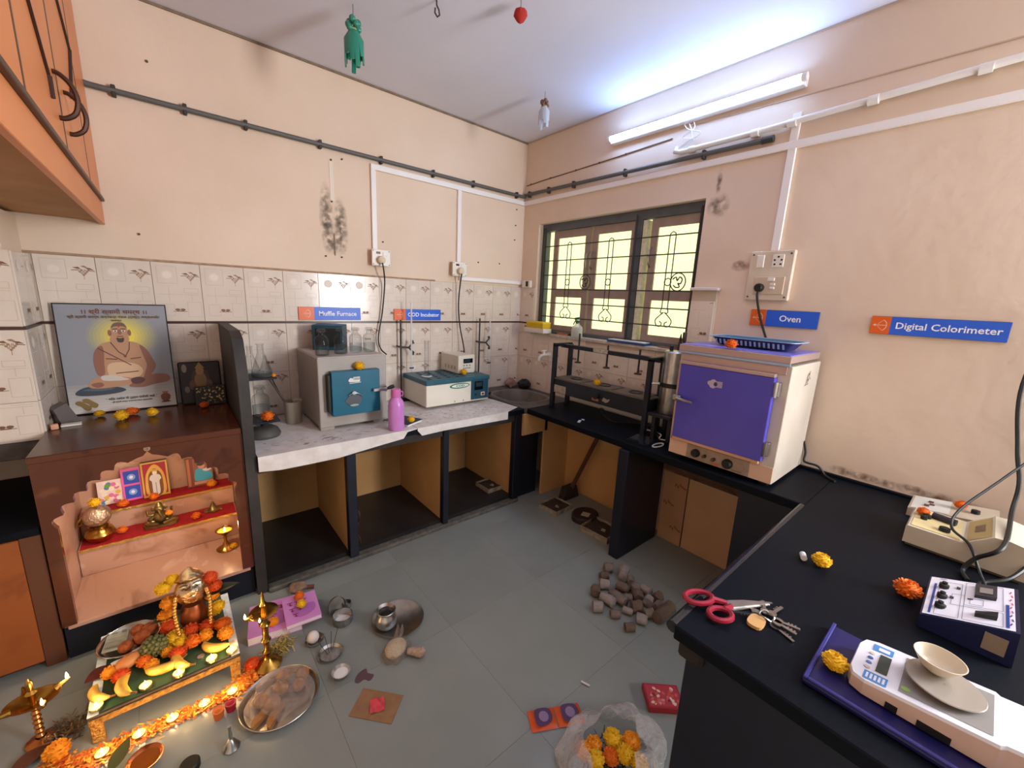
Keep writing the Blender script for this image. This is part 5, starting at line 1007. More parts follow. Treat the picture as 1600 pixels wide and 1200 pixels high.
# ================================================================ INSIDE THE SHRINE
ZL, ZU = .3205, .4365
kl = thing('water_pot', 'brass pot with a rounded silver ornament on the lower shrine step', 'pot', (-3.065, -.262, ZL))
MB().lathe([(.001, 0), (.030, 0), (.050, .018), (.060, .042), (.050, .068), (.036, .078), (.042, .088), (.036, .090), (.001, .088)], (0, 0, 0), 24).build('pot', BRASS, kl)
MB().ball((0, 0, .140), .056, 20, 12).build('ornament', mat('antique_silver', 'c9b49a', .3, .9, bump=(70, 1.0)), kl); MB().tube([(-.055, -.01, .12), (-.075, -.01, .10), (-.070, -.01, .13), (-.05, 0, .15)], .006, 6).build('spout', BRASS, kl)
gs_ = 'marigolds in the shrine'
marigold('yellow', (-3.065, -.270, .5175), 'bright yellow marigold on top of the silver ornament pot', .030, gs_); marigold('orange', (-2.985, -.235, ZL), 'orange marigold between the pot and the brass idol', .024, gs_); marigold('orange', (-2.975, -.155, .438), 'orange marigold at the left end of the upper step', .026, gs_); marigold('orange', (-2.845, -.150, .438), 'orange marigold at the middle of the upper step', .026, gs_); marigold('amber', (-2.575, -.135, .438), 'amber marigold at the right end of the upper step', .028, gs_); marigold('amber', (-2.785, -.285, .385), 'amber marigold on the lap of the brass idol', .018, gs_); marigold('orange', (-2.670, -.280, ZL), 'orange marigold right of the brass idol', .023, gs_)
gn = thing('brass_idol', 'seated brass idol with four arms on the lower shrine step', 'idol', (-2.825, -.252, ZL)); OB = mat('old_brass', '9a8450', .35, .85, noise=(30, '6d5a30', .3))
MB().prism(sq((0, 0), .075, .040, 20, 3), 0, .018, 'xy').build('pedestal', OB, gn)
bd = MB().ball((0, 0, .052), .034, 14, 9, sx=1.05, sz=1.05); bd.ball((0, -.005, .100), .022, 12, 8); bd.tube([(0, -.020, .098), (.004, -.036, .085), (.010, -.040, .066), (.018, -.036, .058)], [.010, .009, .007, .005], 7)
for s_ in (-1, 1): bd.ball((s_ * .024, .002, .102), .014, 8, 6, sx=.9, sy=.3); bd.tube([(s_ * .026, 0, .070), (s_ * .050, -.005, .075), (s_ * .052, -.008, .100)], [.009, .008, .006], 7); bd.tube([(s_ * .028, -.01, .062), (s_ * .048, -.018, .050), (s_ * .040, -.034, .048)], [.009, .008, .006], 7); bd.tube([(s_ * .015, -.01, .028), (s_ * .055, -.020, .026), (s_ * .010, -.042, .024)], [.014, .013, .009], 7)
bd.tube([(0, 0, .118), (0, 0, .128), (0, 0, .140)], [.018, .013, .003], 10); bd.build('figure', OB, gn)
sm_ = thing('brass_cone', 'small dark brass cone ornament at the right of the lower step', 'ornament', (-2.585, -.225, ZL)); MB().lathe([(.001, 0), (.034, 0), (.034, .006), (.022, .014), (.010, .040), (.004, .058), (.001, .060)], (0, 0, 0), 14).build('cone', OB, sm_); MB().box(-.045, .045, -.02, .02, 0, .006, .002).build('foot', OB, sm_)
dy = thing('oil_lamp', 'brass pedestal oil lamp burning on the shrine floor', 'lamp', (-2.553, -.452, .1705)); MB().lathe([(.001, 0), (.045, 0), (.048, .006), (.020, .022), (.008, .050), (.008, .085), (.030, .105), (.045, .122), (.042, .124), (.026, .110), (.001, .104)], (0, 0, 0), 24).build('stand', BRASS, dy); MB().lathe([(.001, .116), (.038, .117)], (0, 0, 0), 20).build('oil', mat('warm_oil', 'd98a30', .15, emit=('e07a20', .6)), dy)
FLAME = emis('flame', 'ffe9a8', 9.0)
def flame(parent, p, s_=1.0, watts=.22):
    MB().lathe([(.001, 0), (.0042 * s_, .005 * s_), (.0048 * s_, .010 * s_), (.003 * s_, .018 * s_), (.001, .026 * s_)], p, 8).build('flame', FLAME, parent)
    l = bpy.data.lights.new('flame_light', 'POINT'); l.energy = watts; l.color = (1, .62, .28); l.shadow_soft_size = .012
    o = bpy.data.objects.new('flame_light', l); COL.objects.link(o); o.parent = parent; o.location = (p[0], p[1], p[2] + .030 * s_)
flame(dy, (0, -.02, .118), 1.1, .3)
marigold('yellow', (-2.520, -.470, .1705), 'yellow marigold at the foot of the brass pedestal lamp', .022, gs_)
def panel(lab, x0, x1, h, y, th, side, shapes, lean=-8, nm='devotional_picture'):
    t_ = thing(nm, lab, 'picture', (x0, y, ZU), rot=(math.radians(lean), 0, 0)); w_ = x1 - x0
    MB().box(0, w_, 0, th, 0, h, .001).build('board', side, t_); a_ = MB()
    for k, (pl_, c_) in enumerate(shapes): a_.inkpoly(pl_, c_, lambda u, v, q=k: (u * w_, -.0004 - q * .00004, v * h))
    a_.build('printed_picture', INK, t_)
R_ = lambda a, b_, c_, d: [(a, b_), (c_, b_), (c_, d), (a, d)]
flow = [(ell(random.uniform(.1, .9), random.uniform(.1, .9), .12, .09, 8), random.choice(['d8b23c', '6a9a3c', 'd8709a', 'e8dcc0', '4a7ab0'])) for _ in range(26)]
panel('colourful floral devotional card at the left of the upper step', -3.075, -2.975, .135, -.085, .004, mat('card_edge', 'd8c8b0', .6), [(R_(0, 0, 1, 1), 'e4c8c4')] + flow)
panel('pink devotional card with two blue squares on the upper step', -2.975, -2.893, .185, -.092, .004, mat('card_edge'), [(R_(0, 0, 1, 1), 'd85a9c'), (R_(.12, .52, .92, .92), '2f4ab0'), (R_(.12, .06, .92, .46), '2f4ab0'), (ell(.52, .72, .22, .10, 12), '7aa0e0'), (ell(.52, .26, .22, .10, 12), '7aa0e0'), (ell(.52, .72, .10, .05, 8), 'e8e4f0'), (ell(.52, .26, .10, .05, 8), 'e8e4f0')])
panel('gold-bordered picture of a standing white deity on the upper step', -2.890, -2.772, .205, -.105, .045, mat('dark_side', '3a3028', .5), [(R_(0, 0, 1, 1), 'c9a24a'), (R_(.07, .05, .93, .96), 'a01e34'), (smooth_poly([(.18, .05), (.14, .55), (.30, .82), (.5, .92), (.70, .82), (.86, .55), (.82, .05)], 4), 'd8a848'), (smooth_poly([(.28, .06), (.24, .55), (.38, .75), (.5, .80), (.62, .75), (.76, .55), (.72, .06)], 4), '7a4a28'), (smooth_poly([(.38, .08), (.36, .42), (.28, .50), (.36, .62), (.64, .62), (.72, .50), (.64, .42), (.62, .08)], 4), 'd8d4d0'), (ell(.5, .68, .09, .065, 12), 'e6dccb'), (R_(.38, .72, .62, .78), 'c9a24a'), (stroke((.5, .1), (.5, .4), .03), '8a8680')])
panel('framed picture with a turquoise robe at the right of the upper step', -2.690, -2.560, .180, -.085, .012, mat('brown_side', '6a3a28', .5), [(R_(0, 0, 1, 1), '7a4230'), (R_(.04, .03, .14, .97), 'b06a4a'), (R_(.26, .06, .97, .95), '8a5a44'), (smooth_poly([(.30, .22), (.34, .55), (.50, .62), (.75, .56), (.95, .38), (.92, .20), (.55, .18)], 4), '3fa0bc'), (ell(.58, .68, .13, .09, 12), 'c98f74'), (ell(.56, .77, .15, .08, 12), '4a3038'), (smooth_poly([(.6, .55), (.85, .6), (.95, .52), (.75, .48)], 4), 'd8c4c8'), (R_(.26, .06, .97, .16), 'c08a70')])

# ================================================================ OFFERINGS ON THE FLOOR
stl = thing('low_stool', 'low gilded stool with a green cloth top before the shrine', 'stool', (-2.815, -1.025, 0))
GILT = mat('embossed_gilt', 'b98f4c', .4, .75, noise=(60, '7d5a28', .3), bump=(120, 1.0)); sw_, sd_ = .230, .225
MB().box(-sw_, sw_, -sd_, sd_, .104, .116, .002).build('top_board', mat('stool_board', '4a3426', .5), stl); MB().box(-sw_ + .03, sw_ - .03, -sd_ + .004, sd_ - .004, .116, .1185).build('green_cloth', mat('green_cloth', '2c4a34', .35, noise=(10, '243d2b', .3)), stl)
for a in (-1, 1): MB().box(a * sw_, a * (sw_ - .030), -sd_, sd_, .116, .119).build('white_border', mat('lace_white', 'e2e6e4', .6, noise=(60, 'b5c2ba', .1)), stl)
MB().box(-sw_, sw_, -sd_ - .004, -sd_ + .006, .078, .104, .002).build('apron', GILT, stl); MB().box(-sw_, sw_, sd_ - .006, sd_ + .004, .078, .104, .002).build('apron', GILT, stl)
for a in (-1, 1):
    for b_ in (-1, 1): MB().box(a * (sw_ - .002), a * (sw_ - .038), b_ * (sd_ + .003), b_ * (sd_ - .010), 0, .078, .002).build('leg', GILT, stl)
ZS = .1195
mk = thing('silver_mask', 'embossed silver goddess mask with crown amid marigolds on the stool', 'mask', (-2.722, -.965, ZS)); SILV = mat('embossed_silver', 'd8bf9a', .22, 1.0, bump=(60, .6))
MB().lathe([(.001, 0), (.040, 0), (.052, .03), (.048, .085), (.035, .11), (.001, .115)], (0, .02, 0), 20).build('pot', mat('copper_pot', '8a4a2a', .4, .7), mk)
def face(u, v):
    a = math.radians(-100 + 200 * u); t = v; r_ = .060 * (math.sin(math.pi * (.12 + .80 * t)) ** .6); x_ = math.sin(a) * r_; y_ = -math.cos(a) * r_ * .75; z_ = .145 + .115 * t
    d = math.exp(-((a * 2.6) ** 2)) * math.exp(-((t - .45) / .14) ** 2) * .014 + math.exp(-((a * 2.2) ** 2)) * math.exp(-((t - .22) / .06) ** 2) * .006 - sum(math.exp(-(((a - e) * 4.5) ** 2)) * math.exp(-((t - .62) / .06) ** 2) * .007 for e in (-.42, .42)) + sum(math.exp(-(((a - e) * 3.0) ** 2)) * math.exp(-((t - .36) / .1) ** 2) * .005 for e in (-.55, .55))
    return (x_, y_ - d, z_)
MB().sheet(face, 36, 26).build('face', SILV, mk)
for s_ in (-1, 1): MB().lathe([(.012, 0), (.016, .004), (.006, .010)], (s_ * .058, -.010, .195), 10).build('ear_ring', SILV, mk); MB().ball((s_ * .023, -.048, .2165), .0055, 8, 6, sz=.5).build('eye', mat('mask_eye', '2a1a12', .4), mk); MB().tube([(s_ * .010, -.052, .228), (s_ * .024, -.050, .232), (s_ * .038, -.040, .227)], .0022, 5).build('brow', mat('mask_eye'), mk)
MB().tube([(-.014, -.052, .168), (0, -.056, .166), (.014, -.052, .168)], .0030, 6).build('lips', mat('mask_lip', '8a4a2c', .4), mk)
MB().lathe([(.050, .246), (.055, .252), (.046, .262), (.040, .272), (.026, .282), (.010, .296), (.001, .300)], (0, .0, 0), 24).build('crown', SILV, mk)
_tm = Matrix.Translation((0, 0, .150)) @ Matrix.Rotation(-.42, 4, 'X') @ Matrix.Translation((0, 0, -.150))
for c_ in mk.children:
    if c_.name.split('.')[0] != 'pot': c_.matrix_local = _tm @ Matrix.Translation((0, -.01, -.012))
for s_, x1, z1 in ((-1, -.060, .06), (1, .055, .07)):
    pts_ = smooth_poly([(s_ * .055, -.030, .190), (s_ * .062, -.055, .150), (s_ * .060, -.075, .105), (s_ * .055, -.085, .05)], 4, False); gd = MB()
    for q in pts_: gd.ball(q, .0085, 8, 6)
    gd.build('bead_string', mat('gold_bead', 'd8a85a', .3, .9), mk)['kind'] = 'stuff'
gm = 'marigolds wreathing the silver mask'
for (x_, y_, z_, c_, r_, d_) in ((-2.782, -.925, .365, 'yellow', .030, 'yellow marigold touching the left of the mask crown'), (-2.815, -.940, .345, 'yellow', .034, 'yellow marigold at the upper left of the mask wreath'), (-2.800, -.970, .285, 'amber', .034, 'amber marigold left of the mask cheek'), (-2.818, -.965, .225, 'amber', .034, 'amber marigold at the lower left of the mask wreath'), (-2.648, -.945, .235, 'amber', .030, 'amber marigold right of the mask chin'), (-2.648, -.955, .160, 'yellow', .034, 'yellow marigold at the bottom right of the mask wreath'), (-2.632, -.985, .195, 'yellow', .030, 'yellow marigold at the right edge of the mask wreath')):
    marigold(c_, (x_, y_, z_ - r_ * .75), d_, r_, gm)
for (x_, y_, z_, r_, d_) in ((-2.650, -.945, .330, .036, 'deep orange marigold at the upper right of the mask wreath'), (-2.638, -.955, .285, .032, 'deep orange marigold right of the mask cheek'), (-2.815, -.950, .155, .036, 'deep orange marigold at the bottom left of the mask wreath')): marigold('red-orange', (x_, y_, z_ - r_ * .75), d_, r_, gm)
lf_ = tag(MB().sheet(lambda u, v: (.16 * u, (v - .5) * .07 * math.sin(math.pi * min(1, u * .97 + .02)), .010 * math.sin(3 * u) + .01 * abs(v - .5)), 10, 4).build('mango_leaf', mat('dark_leaf', '1f2a18', .45)), 'dark green leaf sticking out right of the silver mask', 'leaf', None, (-2.700, -.955, .245), rot=(0, -.1, -.1)); tag(MB().sheet(lambda u, v: (-.13 * u, (v - .5) * .06 * math.sin(math.pi * min(1, u * .97 + .02)), .010 * math.sin(3 * u)), 10, 4).build('mango_leaf', mat('dark_leaf')), 'dark green leaf sticking out left of the silver mask', 'leaf', None, (-2.745, -.950, .205), rot=(0, .1, .25))
def sf(c, x_, y_, lab, r=.030): return marigold(c, (x_, y_, ZS), lab, r, 'marigolds laid on the green stool')
sf('amber', -2.995, -1.080, 'amber marigold above the leftmost banana on the stool', .028); sf('red-orange', -2.960, -1.125, 'deep orange marigold between the two left bananas', .030); sf('orange', -2.892, -1.095, 'orange marigold beside the custard apple', .030); sf('amber', -2.868, -1.135, 'amber marigold below the custard apple', .028)
sf('yellow', -2.795, -1.030, 'large yellow marigold right of the custard apple', .038); sf('yellow', -2.775, -1.070, 'yellow marigold below the large yellow one', .030); sf('amber', -2.822, -1.090, 'small amber marigold between custard apple and bananas', .024); sf('red-orange', -2.786, -1.128, 'deep orange marigold at the right banana pair', .032)
sf('red-orange', -2.680, -1.030, 'deep orange marigold in front of the mask', .036); sf('red-orange', -2.738, -1.015, 'deep orange marigold left in front of the mask', .034); sf('orange', -2.625, -1.060, 'orange marigold near the right edge of the stool', .036); sf('amber', -2.620, -1.125, 'amber marigold beside the rightmost banana', .032); sf('orange', -2.735, -1.095, 'orange marigold in the middle of the stool', .034); sf('amber', -2.690, -1.085, 'amber marigold right of the stool middle', .030)
tha = thing('steel_plate', 'round steel plate holding offerings at the left of the stool', 'plate', (-2.948, -.905, ZS)); MB().lathe([(.001, .002), (.085, .002), (.098, .016), (.101, .018), (.103, .016), (.088, 0), (.001, 0)], (0, 0, 0), 40).build('dish', STEEL, tha); MB().tube([(.1015 * math.cos(i * math.pi / 24), .1015 * math.sin(i * math.pi / 24), .0175) for i in range(48)], .003, 6, closed=True).build('rim', mat('bright_rim', 'e4ded4', .15, 1.0), tha)
nt_ = thing('banknote', 'folded grey-green banknote leaning on the offering plate', 'banknote', (-2.990, -.890, .1385), rot=(math.radians(-10), math.radians(8), -.05)); MB().sheet(lambda u, v: (-.035 + .07 * u, -.085 + .17 * v, .004 * math.sin(v * 9)), 4, 14).build('note', mat('note_grey', 'a8a694', .7, noise=(25, '8a8a78', .2)), nt_)
mkn = MB()
for k, (u0, v0, u1, v1, c_) in enumerate(((-.02, .05, .0, .065, '6a705c'), (-.03, -.02, .03, -.015, '7a7c6c'), (-.03, .01, .03, .014, '7a7c6c'), (.012, .05, .028, .075, '565c50'), (-.028, -.07, .028, -.055, '6a705c'))): mkn.inkpoly([(u0, v0), (u1, v0), (u1, v1), (u0, v1)], c_, lambda a, b_: (a, b_, .0052))
mkn.build('printed_marks', INK, nt_)['kind'] = 'stuff'
for (x_, y_, r_, lab) in ((-2.905, -.945, .030, 'brown-orange sweet ball at the front of the steel plate'), (-2.880, -.905, .030, 'brown-orange sweet ball in the middle of the steel plate'), (-2.920, -.880, .026, 'brown-orange sweet ball at the back of the steel plate'), (-2.955, -.965, .026, 'brown-orange sweet ball beside the banknote')):
    tag(MB().ball((0, 0, 0), r_, 14, 9, sz=.85).build('sweet_ball', mat('sweet_brown', 'a8541e', .7, noise=(60, '7a3612', .2), bump=(90, .5))), lab, 'sweet', 'sweets on the steel plate', (x_, y_, .1225 + r_ * .86))
cu = MB().ball((0, 0, 0), .040, 18, 12, sz=.85); cu2 = []
cst = thing('custard_apple', 'green knobbly custard apple in the middle of the stool', 'fruit', (-2.862, -1.045, ZS + .036)); cu.build('flesh', mat('custard_green', '5a5c34', .7, noise=(60, '34381e', .2)), cst); kn = MB()
for i in range(70):
    t_ = math.acos(1 - 2 * (i + .5) / 70); a = i * 2.39996; kn.ball((.041 * math.sin(t_) * math.cos(a), .041 * math.sin(t_) * math.sin(a), .041 * .85 * math.cos(t_)), .0085, 6, 4)
kn.build('scales', mat('custard_scale', '75733f', .7, noise=(50, '4a4a28', .3)), cst)['kind'] = 'stuff'
def banana(lab, p, rz, s_=1.0):
    t_ = thing('banana', lab, 'fruit', (p[0], p[1], ZS + .017 * s_), rz, 'bananas on the stool'); t_.scale = (s_,) * 3; pts_ = [(.075 * math.cos(a), .075 * math.sin(a) - .045, 0) for a in [math.radians(40 + 100 * k / 10) for k in range(11)]]
    MB().tube(pts_, [.005, .012, .016, .018, .0185, .019, .0185, .018, .016, .011, .005], 9).build('fruit', mat('banana_yellow', 'dcae4a', .5, noise=(18, 'c08c30', .15)), t_); MB().tube([pts_[-1], (pts_[-1][0] - .014, pts_[-1][1] - .014, .003)], [.005, .004], 6).build('stalk', mat('banana_stalk', '6a4a20', .7), t_)
banana('banana at the front left corner of the stool', (-3.005, -1.160), math.radians(115), .9); banana('banana left of the second candle on the stool', (-2.928, -1.180), math.radians(95), 1.0); banana('fat banana right of the custard apple', (-2.830, -1.150), math.radians(170), 1.0); banana('slender banana leaning towards the silver mask', (-2.762, -1.165), math.radians(105), 1.0); banana('banana at the right edge of the stool', (-2.655, -1.155), math.radians(140), .95)
tag(MB().sheet(lambda u, v: (-.05 + .10 * u, (v - .5) * .07 * math.sin(math.pi * (u * .94 + .03)), .004 + .006 * math.sin(u * 4)), 10, 4).build('betel_leaf', mat('maroon_leaf', '4a1a16', .5)), 'dark maroon leaf at the left edge of the stool', 'leaf', None, (-3.025, -1.040, ZS), .5)
tag(MB().sheet(lambda u, v: (-.05 + .10 * u, -.025 + .05 * v, .006 + .008 * math.sin(u * 9 + v * 4) * math.sin(v * 5 + 1)), 14, 8).build('foil_paper', mat('crumpled_white', 'c9cad0', .4)), 'crumpled white paper in front of the steel plate', 'paper', None, (-2.945, -1.015, ZS), .4)
tag(MB().ball((0, 0, 0), .030, 14, 9, sx=1.6, sz=.8).build('mango', mat('mango_orange', 'd08a4a', .45, noise=(8, 'b86a34', .2))), 'long peach-orange fruit beside the crumpled paper', 'fruit', None, (-2.942, -1.062, ZS + .0245), .5)
tag(MB().lathe([(.001, 0), (.013, 0), (.013, .0025), (.001, .003)], (0, 0, 0), 16).build('coin', STEEL), 'silver coin at the front of the stool', 'coin', None, (-2.714, -1.178, ZS)); tag(MB().ball((0, 0, 0), .010, 8, 6).build('betel_nut', mat('nut_brown', '8a4a2c', .6)), 'small round nut beside the rightmost banana', 'nut', None, (-2.632, -1.175, ZS + .0095))
WAX = mat('candle_wax', 'efd67a', .4, emit=('f0b848', .55))
def candle(x_, y_, z_, lab, grp, lit=True, watts=.20):
    t_ = thing('tea_light', lab, 'candle', (x_, y_, z_), 0, grp); MB().lathe([(.001, 0), (.019, 0), (.020, .012), (.0185, .0125), (.0185, .010)], (0, 0, 0), 18).build('metal_cup', mat('tin_cup', 'c9b070', .3, .8), t_); MB().lathe([(.001, .0105), (.0185, .0108)], (0, 0, 0), 18).build('wax', WAX, t_)
    flame(t_, (0, 0, .011), .75, watts)
for (x_, y_), d_ in zip(((-3.022, -1.222), (-2.887, -1.220), (-2.787, -1.228), (-2.680, -1.226), (-2.610, -1.226)), ('at the front left corner of the stool', 'beside the second banana on the stool', 'between the banana pair at the stool front', 'near the right end of the stool front', 'at the front right corner of the stool')): candle(x_, y_, ZS, 'lit tea light ' + d_, 'tea lights on the stool')
for (x_, y_), d_ in zip(((-2.628, -1.320), (-2.720, -1.314), (-2.819, -1.311), (-2.915, -1.311), (-3.013, -1.317)), ('under the right leg of the stool, first in the floor row', 'second from the right in the floor row', 'in the middle of the floor row', 'second from the left in the floor row', 'at the left end of the floor row')): candle(x_, y_, .001, 'lit tea light ' + d_, 'tea lights in a row on the petal strip')
# petal strip (nobody could count it)
random.seed(11); ptl = MB(); path = [(-3.16, -1.26, .05), (-3.05, -1.315, .05), (-2.90, -1.31, .036), (-2.75, -1.315, .036), (-2.62, -1.318, .05), (-2.555, -1.28, .05), (-2.52, -1.22, .05)]
for k in range(2600):
    i = random.randrange(len(path) - 1); t = random.random(); a, b_ = path[i], path[i + 1]; wd = a[2] * .85; x_ = a[0] + (b_[0] - a[0]) * t + random.gauss(0, wd * .4); y_ = a[1] + (b_[1] - a[1]) * t + random.gauss(0, wd * .5); z_ = .0005 + random.random() * .010; l = random.uniform(.004, .010); w_ = random.uniform(.0015, .003); an = random.uniform(0, 6.28); c_, s_ = math.cos(an), math.sin(an); tz = random.uniform(-.3, .5) * l
    ptl.col = lin(random.choice(['e8801a', 'd8560c', 'f0a428', 'c8480a', 'e0902c', 'b8702a'])); ptl.hasink = True
    ptl.add([(x_ - c_ * l + s_ * w_, y_ - s_ * l - c_ * w_, z_), (x_ - c_ * l - s_ * w_, y_ - s_ * l + c_ * w_, z_), (x_ + c_ * l - s_ * w_, y_ + s_ * l + c_ * w_, max(.0005, z_ + tz)), (x_ + c_ * l + s_ * w_, y_ + s_ * l - c_ * w_, max(.0005, z_ + tz))], [(0, 1, 2, 3)])
o = tag(ptl.build('marigold_petals', print_mat('petal_ink', .7)), 'strip of scattered orange marigold petals on the floor before the stool', 'petals'); o['kind'] = 'stuff'
def drygrass(lab, c, r, seed, cols):
    rnd = random.Random(seed); mb = MB(); mb.hasink = True
    for k in range(220):
        a = rnd.uniform(0, 6.28); d = rnd.uniform(0, r); x_, y_ = d * math.cos(a), d * math.sin(a); an = rnd.uniform(0, 6.28); l = rnd.uniform(.012, .035); w_ = .0018; h0 = rnd.uniform(.001, .02); h1 = rnd.uniform(.001, .03); c_, s_ = math.cos(an), math.sin(an); mb.col = lin(rnd.choice(cols))
        mb.add([(x_ + s_ * w_, y_ - c_ * w_, h0), (x_ - s_ * w_, y_ + c_ * w_, h0), (x_ + c_ * l - s_ * w_, y_ + s_ * l + c_ * w_, h1), (x_ + c_ * l + s_ * w_, y_ + s_ * l - c_ * w_, h1)], [(0, 1, 2, 3)])
    o = tag(mb.build('dry_herbs', print_mat('petal_ink')), lab, 'herbs', None, c); o['kind'] = 'stuff'
drygrass('heap of dry brown herbs beside the left stool leg', (-3.120, -1.130, .0), .065, 2, ['5a4630', '3f3020', '7a6040']); drygrass('pale dry herb sprigs behind the tall brass lamp', (-2.430, -1.200, .0), .060, 5, ['8a7a3c', 'b09a50', '5f5a2c', 'c8a848'])
# oil lamps
def hanging_lamp(lab, p, s_, kind):
    t_ = thing('oil_lamp', lab, 'lamp', p)
    if kind == 'tall':
        MB().lathe([(.001, 0), (.052, 0), (.055, .008), (.040, .022), (.018, .040), (.012, .06), (.018, .075), (.010, .09), (.012, .12), (.020, .135), (.012, .15), (.013, .20), (.022, .215), (.012, .23), (.014, .255), (.050, .272), (.056, .280), (.050, .282), (.012, .276), (.010, .30), (.016, .315), (.008, .33), (.006, .36), (.001, .378)], (0, 0, 0), 22).build('stem', BRASS, t_)
        for a in (190, 250): an = math.radians(a); MB().tube([(.045 * math.cos(an), .045 * math.sin(an), .276), (.070 * math.cos(an), .070 * math.sin(an), .280)], [.012, .006], 8).build('spout', BRASS, t_)
        flame(t_, (.070 * math.cos(math.radians(190)), .070 * math.sin(math.radians(190)), .283), 1.0, .25); flame(t_, (.070 * math.cos(math.radians(250)), .070 * math.sin(math.radians(250)), .283), .8, .15)
    else:
        st_ = MB(); st_.lathe([(.001, 0), (.040, 0), (.042, .006), (.014, .02)], (0, 0, 0), 18)
        for k in range(7): st_.lathe([(.008, .018 + .020 * k), (.013, .028 + .020 * k), (.008, .037 + .020 * k)], (0, 0, 0), 10)
        st_.build('stem', mat('copper_stem', 'b0703c', .3, .9), t_); MB().lathe([(.001, .158), (.030, .160), (.058, .178), (.062, .184), (.057, .184), (.028, .166), (.001, .164)], (0, 0, 0), 26, 1.15, .85).build('bowl', BRASS, t_)
        MB().lathe([(.008, .164), (.010, .205), (.016, .212), (.007, .222), (.010, .25), (.003, .272), (.001, .274)], (0, 0, 0), 12).build('finial', BRASS, t_)
        for a, l in ((200, .098), (20, .095), (115, .085), (300, .075)): an = math.radians(a); MB().tube([(.055 * math.cos(an), .048 * math.sin(an), .180), (.8 * l * math.cos(an), .8 * l * math.sin(an), .186), (l * math.cos(an), l * math.sin(an), .192)], [.014, .008, .003], 8).build('spout', BRASS, t_)
        flame(t_, (.088 * math.cos(math.radians(20)), .088 * math.sin(math.radians(20)), .192), 1.1, .25); flame(t_, (.068 * math.cos(math.radians(300)), .068 * math.sin(math.radians(300)), .190), 1.1, .25)
hanging_lamp('standing brass oil lamp with four spouts at the lower left', (-3.185, -1.122, .001), 1, 'wide'); hanging_lamp('tall turned brass oil lamp between the stool and the pink books', (-2.487, -1.262, .001), 1, 'tall')
marigold('amber', (-3.130, -1.232, .001), 'amber marigold at the foot of the left brass lamp', .038); marigold('red-orange', (-2.545, -1.235, .001), 'deep orange marigold left of the tall brass lamp', .032)
tag(MB().sheet(lambda u, v: (.10 * u - .05, (v - .5) * .05 * math.sin(math.pi * (u * .94 + .03)), .006 + .03 * u), 8, 4).build('betel_leaf', mat('leaf_olive', '4a4a1c', .5)), 'olive green leaf in front of the floor candles', 'leaf', None, (-2.965, -1.375, .001), 1.0); tag(MB().sheet(lambda u, v: (.12 * u - .06, (v - .5) * .06 * math.sin(math.pi * (u * .94 + .03)), .004 + .012 * math.sin(u * 3)), 8, 4).build('betel_leaf', mat('brown_leaf', '5a3424', .6)), 'dry brown leaf at the lower left corner', 'leaf', None, (-3.205, -1.195, .001), .7)
cpd = thing('copper_dish', 'shallow copper dish at the bottom edge near the petals', 'dish', (-2.895, -1.435, .001)); MB().lathe([(.001, .003), (.036, .003), (.048, .016), (.051, .017), (.040, 0), (.001, 0)], (0, 0, 0), 28).build('dish', mat('copper', 'b8683a', .25, 1.0), cpd); MB().lathe([(.001, .008), (.040, .008)], (0, 0, 0), 24).build('oil', mat('amber_oil', '8a4a1c', .1), cpd)
for (x_, y_, c_, lab) in ((-2.680, -1.405, 'c8642c', 'little orange powder cup beside the sweets plate'), (-2.640, -1.398, 'a0142c', 'little red powder cup beside the sweets plate')):
    t_ = thing('powder_cup', lab, 'cup', (x_, y_, .001)); MB().lathe([(.001, 0), (.016, 0), (.020, .034), (.018, .034), (.001, .030)], (0, 0, 0), 16).build('cup', mat('cup_' + c_, c_, .5), t_); MB().ball((0, 0, .028), .016, 12, 6, sz=.6).build('powder', mat('powder_' + c_, c_, .9), t_)
bl = thing('hand_bell', 'small silver hand bell lying before the sweets plate', 'bell', (-2.655, -1.565, .001)); MB().lathe([(.026, 0), (.027, .004), (.018, .018), (.012, .034), (.004, .040)], (0, 0, 0), 18).build('bell', STEEL, bl); MB().tube([(0, 0, .038), (0, 0, .060), (0, 0, .085), (0, 0, .098)], [.004, .006, .004, .007], 8).build('handle', STEEL, bl)
# thali with bagged sweets
th = thing('steel_plate', 'large round steel plate with bagged sweets on the floor', 'plate', (-2.478, -1.472, .001)); MB().lathe([(.001, .003), (.128, .003), (.140, .022), (.143, .023), (.145, .021), (.131, 0), (.001, 0)], (0, 0, 0), 44).build('dish', STEEL, th)
gl = 'sweets in the plastic bag'
for (x_, y_, z_, r_, lab) in ((-2.410, -1.470, .004, .026, 'round sweet ball showing at the right of the bag'), (-2.385, -1.425, .004, .028, 'round sweet ball at the back right of the bag'), (-2.470, -1.440, .004, .030, 'round sweet ball in the middle of the bag'), (-2.510, -1.500, .004, .030, 'round sweet ball at the front of the bag'), (-2.450, -1.395, .004, .028, 'round sweet ball at the back of the bag'), (-2.545, -1.455, .004, .028, 'round sweet ball at the left of the bag')):
    tag(MB().ball((0, 0, 0), r_, 14, 9, sz=.9).build('sweet_ball', mat('ladoo_tan', 'b8824e', .7, noise=(60, '8f5c30', .2))), lab, 'sweet', gl, (x_, y_, z_ + r_ * .9))
for (x_, y_, rz, lab) in ((-2.545, -1.530, .5, 'crescent fried sweet at the front left of the plate'), (-2.505, -1.555, .9, 'crescent fried sweet at the front edge of the plate')): tag(MB().prism(ell(0, 0, .050, .030, 16, 0, 180), 0, .022, 'xy').build('crescent_sweet', mat('karanji', 'c08a52', .6, noise=(30, '9a6434', .2))), lab, 'sweet', gl, (x_, y_, .005), rz)
FILM = film('bag_film', 'fdf8f4', .72, .08, 'c0b0a4', 30)
